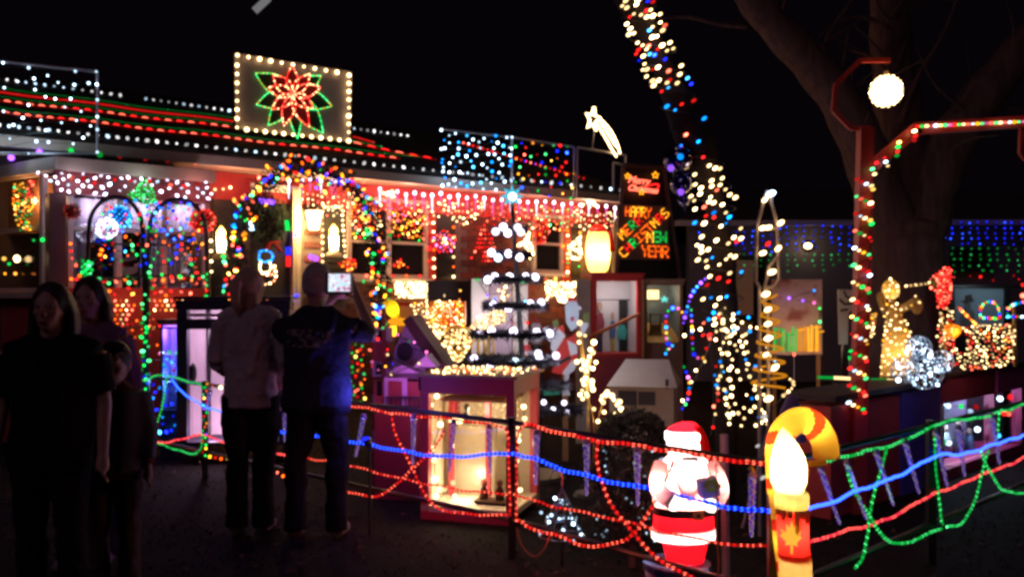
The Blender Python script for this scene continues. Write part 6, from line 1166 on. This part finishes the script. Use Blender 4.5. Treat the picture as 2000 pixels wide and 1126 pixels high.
b = MB(); b.tube([sq + V((34 * s * math.cos(a), -32 * s * math.sin(a) - .005, (236 + 10 * math.cos(a * 2) * .3 - (6 if abs(a - 1.57) < .8 else 0) * 0) * s)) for a in [i * .2618 for i in range(13)]], .018, 8); pass
MB().loft([(sq + V((0, -.088, z * s)), rx * s, ry * s) for z, rx, ry in ((136, 4, 4), (148, 17, 10), (172, 26, 15), (198, 29, 16), (212, 25, 10))], 14).build('beard', pw, sf, smooth=True)
MB().ell(sq + V((0, -.078, 221 * s)), 5 * s, 5 * s, 5 * s, 10, 8).build('nose', pkk, sf, smooth=True)
for sx in (-1, 1): MB().ell(sq + V((sx * 11 * s, -.0685, 226 * s)), 3.4 * s, 2.4 * s, 3.8 * s, 8, 6).build('eye', pbr('eye_dark', (.05, .03, .03), .3), sf)
MB().tube([sq + V((x * s, -.118, z * s)) for x, z in ((-14, 208), (-6, 211), (0, 209), (6, 211), (14, 208))], .008, 6).build('moustache', pw, sf, smooth=True)
for pts, nm in (([(-46, -.02, 190), (-60, -.07, 165), (-56, -.12, 142), (-34, -.14, 132)], 'arm'), ([(46, -.02, 190), (60, -.07, 165), (58, -.12, 140), (36, -.15, 130)], 'arm')):
    P = smooth([sq + V((x * s, y, z * s)) for x, y, z in pts]); MB().tube(P, .042, 10).build(nm, pkk, sf, smooth=True); MB().tube([P[-3], P[-1]], .047, 10).build('cuff', pw, sf, smooth=True); MB().ell(P[-1] + V((-.0, -.02, -.005)), .04, .035, .038, 12, 8).build('mitten', pw, sf, smooth=True)
MB().obox(sq + V((30 * s, -.17, 160 * s)), .085, .06, .085, V((.96, .2, .17)).normalized(), V((-.2, .98, 0)), V((-.17, 0, .98))).build('present', pbr('present_blue', (.3, .5, .85), .4), sf)
for i in range(6): a = i * 1.047; MB().ell(sq + V((34 * s + .025 * math.cos(a), -.205, 166 * s + .02 * math.sin(a))), .018, .008, .012, 8, 6).build('bow', pbr('bow_green', (.2, .6, .08), .5), sf)
for r in ((-3, -10, 12, 22),): MB().obox(sq + V((16 * s, -43 * s - .012, 102 * s)), .05, .008, .045).build('buckle', pbr('buckle_gold', (.6, .4, .12), .4, metal=.7), sf); MB().obox(sq + V((16 * s, -43 * s - .018, 102 * s)), .022, .006, .018).build('buckle_hole', MT['belt_black'], sf)
for dx, dy, z, e in ((0, 0, 232, 8), (0, -.02, 160, 20), (0, 0, 55, 2.2), (0, -.09, 182, 3.2)): lamp('figure_lamp', sq + V((dx * s, dy, z * s)), e, (1, .86, .76), .03)
for sx in (-1, 1): lamp('figure_lamp', sq + V((sx * 56 * s, -.08, 155 * s)), 1.6, (1, .84, .76), .01); lamp('figure_lamp', sq + V((sx * 35 * s, -.155, 130 * s)), .5, (1, .84, .76), .01)
bk_ = T('blue_bucket', 'blue plastic drum under the glowing plastic figure', 'drum', V((sq.x, sq.y, 0))); MB().loft([(V((sq.x - .04, sq.y, 0)), .14, .14), (V((sq.x - .04, sq.y, sq.z - .03)), .155, .155)], 18).build('drum', pbr('drum_blue', (.05, .08, .2), .5), bk_, smooth=True); MB().loft([(V((sq.x - .04, sq.y, sq.z - .03)), .162, .162), (V((sq.x - .04, sq.y, sq.z - .002)), .162, .162)], 18).build('rim', MT['drum_blue'], bk_)
# ---------------- giant candle
cq = W(1549, 1126, 3.5); s = 3.5 / F; gx = V((cq.x, cq.y, 0)); cd = T('giant_candle', 'tall red plastic candle with a glowing flame and yellow wax drips at the fence corner', 'candle light', gx)
zc = lambda y: W(0, y, 3.5).z
def CL(nm, prof, m, n=20): return MB().loft([(V((W(x, 0, 3.5).x, 3.5, zc(y))), r * s, r * s) for x, y, r in prof], n, cap=False).build(nm, m, cd, smooth=True)
cred, cyel = shell('candle_red', (.75, .018, .012), .6), shell('candle_yellow', (1, .8, .25), .6)
CL('body', [(1551, 1090, 30), (1549, 1050, 30), (1547, 990, 30)], cred)
CL('lower_sleeve', [(1560, 1290, 31), (1553, 1100, 31), (1552, 1086, 31.5), (1551, 1078, 31)], shell('candle_tan', (.75, .5, .18), .6))
CL('wax_collar', [(1547, 994, 31), (1547, 985, 33), (1546, 966, 33), (1546, 959, 30)], cyel)
CL('flame', [(1541, 960, 26), (1540, 940, 34), (1540, 915, 35), (1539, 890, 31), (1536, 868, 23), (1532, 850, 13), (1529, 838, 4), (1528, 834, .5)], shell('flame_white', (1, .88, .5), .75))
for a, L in ((-2.4, 20), (-2.0, 14), (-1.57, 46), (-1.2, 16), (-.8, 26), (-2.8, 12)):
    p = V((W(1547, 0, 3.5).x + 31 * s * math.cos(a), 3.5 + 31 * s * math.sin(a), zc(990))); MB().tube([p, p + V((0, 0, -L * s * .8)), p + V((0, 0, -L * s))], [.011, .012, .006], 8).build('wax_drip', cyel, cd, smooth=True)
# maple leaf emblem
lo = [(0, -34), (5, -20), (14, -26), (13, -10), (26, -14), (22, -6), (28, -2), (14, 8), (16, 14), (3, 12), (2, 30), (-2, 30), (-3, 12), (-16, 14), (-14, 8), (-28, -2), (-22, -6), (-26, -14), (-13, -10), (-14, -26), (-5, -20)]
def onc(dx, y): a = math.asin(max(-.95, min(.95, (dx - 11) / 31.0))); return V((W(1548, 0, 3.5).x + 32 * s * math.sin(a), 3.5 - 32 * s * math.cos(a), zc(y)))
MB().prism([onc(x * .62, 1042 + y) for x, y in lo], V((0, -.004, 0))).build('leaf_emblem', em((1.3, .62, .06), .8), cd)
lamp('flame_lamp', V((W(1540, 0, 3.5).x, 3.5, zc(905))), 4.5, (1, .8, .4), .03); lamp('body_lamp', V((W(1549, 0, 3.5).x, 3.5, zc(1035))), 3.0, (1, .8, .6), .03); lamp('body_lamp', V((W(1553, 0, 3.5).x, 3.5, zc(1125))), .3, (1, .75, .35), .03)
# ---------------- candy cane
kq = 3.72; Rn = 0; s = kq / F; cc_ = T('candy_cane', 'big glowing yellow and red striped candy cane with a curved top at the fence corner', 'candy cane', V((W(1545, 0, kq).x, kq, 0)))
kp_ = [(1556, 1287), (1545, 1150), (1532, 1040), (1524, 960), (1520, 890), (1522, 862), (1530, 840), (1548, 823), (1570, 818), (1590, 828), (1606, 850), (1613, 872), (1614, 892)]
KP = resamp(smooth([W(x, y, kq) for x, y in kp_], 2), .006); Lk = len(KP); Rk = .054
ky, kr = shell('cane_yellow', (1, .62, .09), .6), shell('cane_red', (.75, .04, .012), .6)
n = 40; run = []; 
vs = []; prev = None; b = MB(); d = None
b.tube(KP, [Rk * (1.0 if i > Lk * .55 else .9) for i in range(Lk)], n, cap=False)
for fi in range(len(b.f)):
    i, k = divmod(fi, n); ph__ = i / 29.0 + .62 + .5 * abs(k / n - .5)
    b.m[fi] = 1 if (ph__ % 1.0) < .27 else 0
b.build('cane', [ky, kr], cc_, smooth=True)
e = KP[-1]; ed = (KP[-1] - KP[-2]).normalized(); MB().tube([e - ed * .002, e + ed * .004], Rk, 20).build('end_cap', ky, cc_)
for f, E_ in ((.6, .7), (.72, 1.2), (.88, 1.0), (.4, .4), (.2, .25)): lamp('cane_lamp', KP[int(Lk * f)], E_, (1, .74, .3), .02)
MB().bar(W(1580, 905, 3.75), W(1612, 902, 3.75), .03, .02).build('cane_clip', yl, label='short yellow bracket holding the candy cane to the rail', category='bracket')

bsx = W(722, 870, 5.55); t = T('added_blue_spotlight', 'small added blue spotlight on a stake at the right of the man', 'spotlight', V((bsx.x, bsx.y, 0))); MB().tube([V((bsx.x, bsx.y, 0)), bsx], .008, 5).build('stake', black, t)  # invented spotlight, put in to throw blue light on the man's back
MB().tube([bsx, bsx + V((-.02, .0, .04))], [.022, .03], 10).build('can', black, t); MB().ell(bsx + V((-.022, 0, .044)), .026, .026, .012, 10, 6).build('lens', em('b', .8), t); lamp('added_blue_fill', bsx + V((-.02, -.14, .34)), 4.5, (.12, .12, 1), .03)  # the added blue point lamp hangs clear of the can

for x, y, e, c, p in ((720, 960, .5, (1, .12, .08), PA), (820, 1000, .6, (1, .12, .08), PA), (940, 1010, .7, (1, .14, .1), PA), (1060, 1040, .7, (1, .12, .08), PB), (1180, 1060, .8, (1, .14, .08), PB), (1760, 1040, .35, (.2, 1, .35), PR), (1700, 960, .45, (.2, .3, 1), PR), (330, 870, .4, (1, .2, .12), PA)): lamp('rope_lamp', p.hit(x, y, .12), e, c, .06)
# ================================================================ people
SKIN = pbr('skin', (.45, .26, .2), .55, .08, 12, .05)
def mod(o, vox, it=3):
    m = o.modifiers.new('remesh', 'REMESH'); m.mode = 'VOXEL'; m.voxel_size = vox; m.use_smooth_shade = True
    if it: q = o.modifiers.new('soft', 'SMOOTH'); q.factor = .5; q.iterations = it
tx_ = bpy.data.textures.new('crease', 'CLOUDS'); tx_.noise_scale = .11; tx_.noise_depth = 3
def crumple(o): d = o.modifiers.new('creases', 'DISPLACE'); d.texture = tx_; d.strength = .035; d.mid_level = .45; d.texture_coords = 'GLOBAL'
def person(lab, x, Y, yaw, h, top, bottom, hairm, hairs, L, R_, child=1.0, wide=1.0, curl=True, topname='shirt', head_yaw=0.0, sleeve=1.0, stance=.10, jacket=None):
    t = T('person', lab, 'person', V((x, Y, 0))); k = h / 1.75; ca, sa = math.cos(yaw), math.sin(yaw)
    def w(p, hk=1.0): return V((x + k * (p[0] * ca - p[1] * sa), Y + k * (p[0] * sa + p[1] * ca), k * p[2]))
    hc = V((0, -.01, 1.75 - .125 * child)); hy = head_yaw
    def hw(p): q = V((p[0] * math.cos(hy) - p[1] * math.sin(hy), p[0] * math.sin(hy) + p[1] * math.cos(hy), p[2])) * child; return w(hc + q)
    def E(b, p, r, head=False, n=12, m=8): b.ell(hw(p) if head else w(p), r[0] * k * (child if head else 1), r[1] * k * (child if head else 1), r[2] * k * (child if head else 1), n, m, 0, Matrix.Rotation(yaw + (hy if head else 0), 3, 'Z'))
    def tb(b, pts, rs, n=10): b.tube([w(p) for p in pts], [r * k for r in rs], n)
    sw_ = .18 * wide; sh = 1.42 if child == 1.0 else 1.36
    b = MB()
    E(b, (0, .0, .01), (.074, .092, .112), True, 18, 12); E(b, (0, -.035, -.05), (.056, .058, .062), True); E(b, (0, -.062, -.092), (.03, .03, .026), True)          # skull, jaw, chin
    b.tube([hw((0, -.088, .025)), hw((0, -.108, -.02)), hw((0, -.098, -.035))], [.009 * k, .017 * k, .013 * k], 8)                                            # nose
    E(b, (-.032, -.078, .036), (.026, .014, .009), True); E(b, (.032, -.078, .036), (.026, .014, .009), True); E(b, (0, -.086, -.066), (.026, .014, .012), True)   # brows, lips
    for sx in (-1, 1): E(b, (sx * .077, .005, .0), (.011, .02, .032), True)                                                                                   # ears
    E(b, (-.042, -.064, -.018), (.022, .022, .02), True); E(b, (.042, -.064, -.018), (.022, .022, .02), True)
    tb(b, [(0, .015, sh - .03), (0, .01, 1.62)], [.062, .055])
    b.loft([(w((0, 0, z)), rx * k * wide, ry * k) for z, rx, ry in ((.86, .155, .105), (.98, .16, .11), (1.12, .135, .095), (1.28, .155, .105), (1.38, .15, .09), (1.44, .09, .07))], 16)
    arms = {}
    for sx, A in ((-1, L), (1, R_)):
        S = (sx * sw_, .01, sh - .02); tb(b, [(sx * .1, .01, sh - .02), S], [.06, .055]); tb(b, [S, A[0]], [.052, .04]); tb(b, [A[0], A[1]], [.04, .028])
        wv, ev = V(A[1]), V(A[0]); d = (wv - ev).normalized(); u = V(A[2]).normalized() if len(A) > 2 else V((sx * .2, -1, .1)).normalized()   # d along the hand, u across the palm
        u = (u - d * u.dot(d)).normalized(); nn = d.cross(u); pc = wv + d * .05
        b.tube([w(wv), w(pc), w(wv + d * .09)], [.027 * k, .036 * k, .034 * k], 8)
        for i, (o, l) in enumerate(((-.03, .066), (-.01, .076), (.011, .072), (.03, .056))):
            q0 = wv + d * .085 + u * o; c_ = nn * (-sx) * (.022 if curl else .01); q1 = q0 + d * l * .5 + c_ * .4; q2 = q1 + d * l * .42 + c_; b.tube([w(q0), w(q1), w(q2)], [.0105 * k, .0095 * k, .008 * k], 6)
        q0 = wv + d * .03 + u * -.03; q1 = q0 + d * .035 + u * -.032; b.tube([w(q0), w(q1), w(q1 + d * .03 + u * -.006)], [.013 * k, .012 * k, .009 * k], 6)
    for sx in (-1, 1): tb(b, [(sx * .085, 0, .92), (sx * stance, .0, .5), (sx * stance, .02, .09)], [.085, .055, .038]); tb(b, [(sx * stance, .03, .05), (sx * (stance + .02), -.15, .035)], [.045, .03])
    body = b.build('body', SKIN, t); mod(body, .0105 * k, 3)
    for sx in (-1, 1): MB().ell(hw((sx * .032, -.084, .016)), .0125 * k, .007 * k, .0085 * k, 10, 8).build('eye', pbr('eye_white', (.5, .48, .46), .25), t); MB().ell(hw((sx * .032, -.0905, .016)), .006 * k, .003 * k, .006 * k, 8, 6).build('pupil', pbr('eye_brown', (.03, .015, .01), .2), t)
    b = MB(); b.tube([hw((-.026, -.097, -.066)), hw((0, -.103, -.064)), hw((.026, -.097, -.066))], [.004 * k, .007 * k, .004 * k], 6); b.build('mouth', pbr('lips', (.32, .09, .08), .5), t)
    # clothing
    b = MB(); b.loft([(w((0, .0, z)), rx * k * wide, ry * k) for z, rx, ry in ((.83, .182, .138), (.95, .178, .135), (1.12, .162, .122), (1.28, .178, .128), (1.38, .172, .108), (1.445, .105, .085), (1.475, .07, .066))], 18)
    for sx, A in ((-1, L), (1, R_)):
        S = V((sx * sw_, .01, sh - .035)); tb(b, [(sx * .03, .015, sh + .045), (sx * .1, .012, sh + .012), S], [.05, .066, .068])
        e_ = V(A[0]); wr_ = V(A[1])
        if sleeve >= 1: tb(b, [S, e_], [.072, .058]); tb(b, [e_, e_.lerp(wr_, .93)], [.058, .04])
        else: tb(b, [S, S.lerp(e_, sleeve)], [.074, .068])
    for _ in range(26):                                                  # folds
        a = RN.uniform(0, 6.28); z = RN.uniform(.86, 1.3); rr = .155 * wide; tb(b, [(rr * math.cos(a), .118 * math.sin(a), z), (rr * 1.0 * math.cos(a + .25), .122 * math.sin(a + .25), z + RN.uniform(.06, .16))], [.016, .02], 6)
    sh_ = b.build(topname, top, t); mod(sh_, .011 * k, 4); crumple(sh_)
    b = MB(); b.loft([(w((0, 0, z)), rx * k * wide, ry * k) for z, rx, ry in ((.80, .178, .128), (.9, .175, .13), (.97, .165, .12))], 16)
    for sx in (-1, 1):
        tb(b, [(sx * .085, 0, .9), (sx * .095, .0, .72), (sx * stance, .0, .5), (sx * stance, .015, .28), (sx * stance, .02, .05)], [.105, .1, .075, .07, .072])
        for _ in range(6): z = RN.uniform(.08, .75); tb(b, [(sx * stance - .05, -.04, z), (sx * stance + .05, -.05, z + .04)], [.02, .02], 6)
    tr_ = b.build('trousers', bottom, t); mod(tr_, .012 * k, 3); crumple(tr_)
    for sx in (-1, 1):
        b = MB(); tb(b, [(sx * stance, .05, .045), (sx * stance, -.02, .05), (sx * (stance + .02), -.12, .035), (sx * (stance + .025), -.18, .03)], [.048, .052, .044, .026]); o = b.build('shoe', pbr('shoe_grey', (.2, .18, .19), .6), t); mod(o, .012, 2)
    b = MB(); hairs(b, hw, k, E); ho = b.build('hair', hairm, t); mod(ho, .009, 1)
    return t, w, hw
def hair_long(b, hw, k, E):
    E(b, (0, .022, .035), (.094, .1, .112), True, 16, 10)
    for sx in (-1, 1):
        for o in (.0, .03, .06): b.tube([hw((sx * .07, .0 + o, .07)), hw((sx * .092, .02 + o, -.03)), hw((sx * .098, .025 + o, -.12)), hw((sx * .085, .02 + o, -.2))], [.02 * k, .027 * k, .026 * k, .012 * k], 8)
    b.tube([hw((0, .08, .05)), hw((0, .1, -.08)), hw((0, .09, -.22))], [.05 * k, .07 * k, .05 * k], 10)
def hair_tail(b, hw, k, E):
    E(b, (0, .018, .026), (.085, .1, .106), True, 16, 10); b.tube([hw((0, .1, .05)), hw((0, .135, .03)), hw((0, .15, -.04)), hw((0, .14, -.13)), hw((0, .125, -.19))], [.03 * k, .036 * k, .036 * k, .028 * k, .01 * k], 8)
    for i in range(7): b.tube([hw((.084 * math.cos(i * .5), .06 * math.sin(i * .5) + .01, .06)), hw((.0, .1, .045))], [.008 * k, .012 * k], 6)
def hair_short(b, hw, k, E): E(b, (0, .014, .03), (.081, .093, .098), True, 16, 10); E(b, (0, .04, -.02), (.076, .062, .05), True)
def hair_boy(b, hw, k, E):
    E(b, (0, .014, .034), (.085, .097, .098), True, 16, 10)
    for i in range(9): b.tube([hw((-.07 + i * .0175, -.05, .11)), hw((-.075 + i * .019, -.09, .06 + .008 * (i % 3)))], [.016 * k, .007 * k], 6)
DK = pbr('hair_dark', (.03, .018, .018), .6, .3, 30); BR = pbr('hair_brown', (.06, .032, .022), .6, .3, 30); BLN = pbr('hair_fair', (.55, .38, .31), .6, .3, 30); GRY = pbr('hair_grey', (.5, .38, .4), .6, .3, 30)
blk = pbr('black_cotton', (.014, .012, .015), .9, .3, 30, .3); jean = pbr('dark_denim', (.018, .017, .026), .9, .3, 40, .3); gtop = pbr('grey_knit', (.46, .40, .42), .95, .25, 40, .4)
dn = lambda sx, o=.02: ((sx * (.235 + o), .03, 1.12), (sx * (.25 + o), -.04, .87))
# dark tee shirt with a faint print across the back
tee = pbr('printed_tee', (.03, .03, .055), .9, .3, 30, .3); nt = tee.node_tree; bs_ = nt.nodes['Principled BSDF']; tc = nt.nodes.new('ShaderNodeTexCoord'); sx_ = nt.nodes.new('ShaderNodeSeparateXYZ'); nt.links.new(tc.outputs['Object'], sx_.inputs[0])
def mnode(op, a, b_=None):
    n_ = nt.nodes.new('ShaderNodeMath'); n_.operation = op
    for i, v_ in enumerate((a, b_)):
        if v_ is None: continue
        if isinstance(v_, (int, float)): n_.inputs[i].default_value = v_
        else: nt.links.new(v_, n_.inputs[i])
    return n_.outputs[0]
mk = mnode('MULTIPLY', mnode('LESS_THAN', mnode('ABSOLUTE', mnode('ADD', sx_.outputs[0], .02)), .145), mnode('LESS_THAN', mnode('ABSOLUTE', mnode('SUBTRACT', sx_.outputs[2], 1.235)), .055)); mk = mnode('MULTIPLY', mk, mnode('LESS_THAN', sx_.outputs[1], -.02))
nz = nt.nodes.new('ShaderNodeTexNoise'); nz.inputs['Scale'].default_value = 34; nz.inputs['Detail'].default_value = 8; nt.links.new(tc.outputs['Object'], nz.inputs[0]); mk = mnode('MULTIPLY', mk, mnode('GREATER_THAN', nz.outputs['Fac'], .52))
mx = nt.nodes.new('ShaderNodeMix'); mx.data_type = 'RGBA'; old = bs_.inputs['Base Color'].links[0].from_socket; nt.links.new(mk, mx.inputs[0]); nt.links.new(old, mx.inputs[6]); mx.inputs[7].default_value = (.22, .19, .19, 1); nt.links.new(mx.outputs[2], bs_.inputs['Base Color'])
person('woman in a black t-shirt with long dark hair facing the camera at the left edge', -2.13, 4.1, .12, 1.545, blk, jean, DK, hair_long, dn(-1), dn(1), sleeve=.75, wide=1.22)
person('woman with long hair half hidden behind the black shirted woman', -2.36, 4.95, .1, 1.585, pbr('mauve_top', (.2, .1, .18), .9), jean, DK, hair_long, dn(-1), dn(1), wide=1.0)
person('boy in a dark red top and open blue jacket beside the women', -2.02, 4.5, .12, 1.265, pbr('boy_red', (.14, .03, .04), .9), pbr('boy_trousers', (.09, .07, .07), .9), DK, hair_boy, dn(-1, -.01), dn(1, -.01), child=1.36, wide=1.0)
person('woman with a ponytail and grey jumper seen from behind watching the lights', -1.65, 5.6, math.pi + .05, 1.675, gtop, blk, BLN, hair_tail, ((-.245, .02, 1.12), (-.16, -.16, .98), (1, 0, 0)), ((.22, .02, 1.12), (.12, -.2, 1.0), (1, 0, 0)), wide=1.0, topname='jumper', head_yaw=-.5, stance=.085)
mt_, mw, mh = person('man in a dark printed t-shirt seen from behind holding up a phone', -1.21, 5.5, math.pi, 1.70, tee, jean, GRY, hair_short, ((-.34, -.12, 1.28), (-.17, -.42, 1.56), (0, 0, 1)), ((.18, -.24, 1.32), (-.03, -.43, 1.53), (0, 0, 1)), child=1.17, wide=1.25, sleeve=.8, stance=.13)
# boy's open jacket
bj = [o for o in bpy.data.objects if o.name.startswith('person') and 'boy' in o.get('label', '')][0]; bl = ORG[bj.name]; bk2 = 1.265 / 1.75
for sx in (-1, 1):
    b = MB(); b.loft([(bl + V((sx * .115 * bk2 + .0, .0, z * bk2)), .1 * bk2, .15 * bk2) for z in (.84, 1.1, 1.3, 1.4)], 12); b.tube([bl + V((sx * x * bk2, y * bk2, z * bk2)) for x, y, z in ((.17, .01, 1.38), (.232, .03, 1.12), (.245, -.03, .93))], [.085 * bk2, .07 * bk2, .06 * bk2], 10)
    o = b.build('jacket_half', pbr('jacket_blue', (.06, .075, .14), .8), bj); mod(o, .014, 4)
# phone with its bright screen
fq = W(662, 553, 5.03); t = T('phone', 'phone held up by the man, its screen bright with the scene', 'phone', fq - V((0, 0, .062)))
MB().obox(fq, .152, .012, .122).build('body', pbr('phone_black', (.02, .02, .022), .3), t)
sm = bpy.data.materials.new('phone_screen'); sm.use_nodes = True; nt = sm.node_tree; nt.nodes.remove(nt.nodes['Principled BSDF']); e_ = nt.nodes.new('ShaderNodeEmission'); nz = nt.nodes.new('ShaderNodeTexNoise'); nz.inputs['Scale'].default_value = 42; tc = nt.nodes.new('ShaderNodeTexCoord'); rm = nt.nodes.new('ShaderNodeValToRGB'); nt.links.new(tc.outputs['Object'], nz.inputs[0]); nt.links.new(nz.outputs['Fac'], rm.inputs[0]); nt.links.new(rm.outputs[0], e_.inputs[0]); nt.links.new(e_.outputs[0], nt.nodes['Material Output'].inputs[0]); e_.inputs[1].default_value = 1.1
rm.color_ramp.elements[0].position = .3; rm.color_ramp.elements[0].color = (.12, .12, .3, 1); rm.color_ramp.elements[1].position = .62; rm.color_ramp.elements[1].color = (1, .95, 1, 1)
for p, c in ((.42, (.75, .3, .5, 1)), (.5, (.9, .85, .9, 1)), (.56, (.3, .75, .95, 1))): el = rm.color_ramp.elements.new(p); el.color = c
MB().obox(fq + V((.004, -.0065, .004)), .125, .001, .1).build('screen', sm, t)
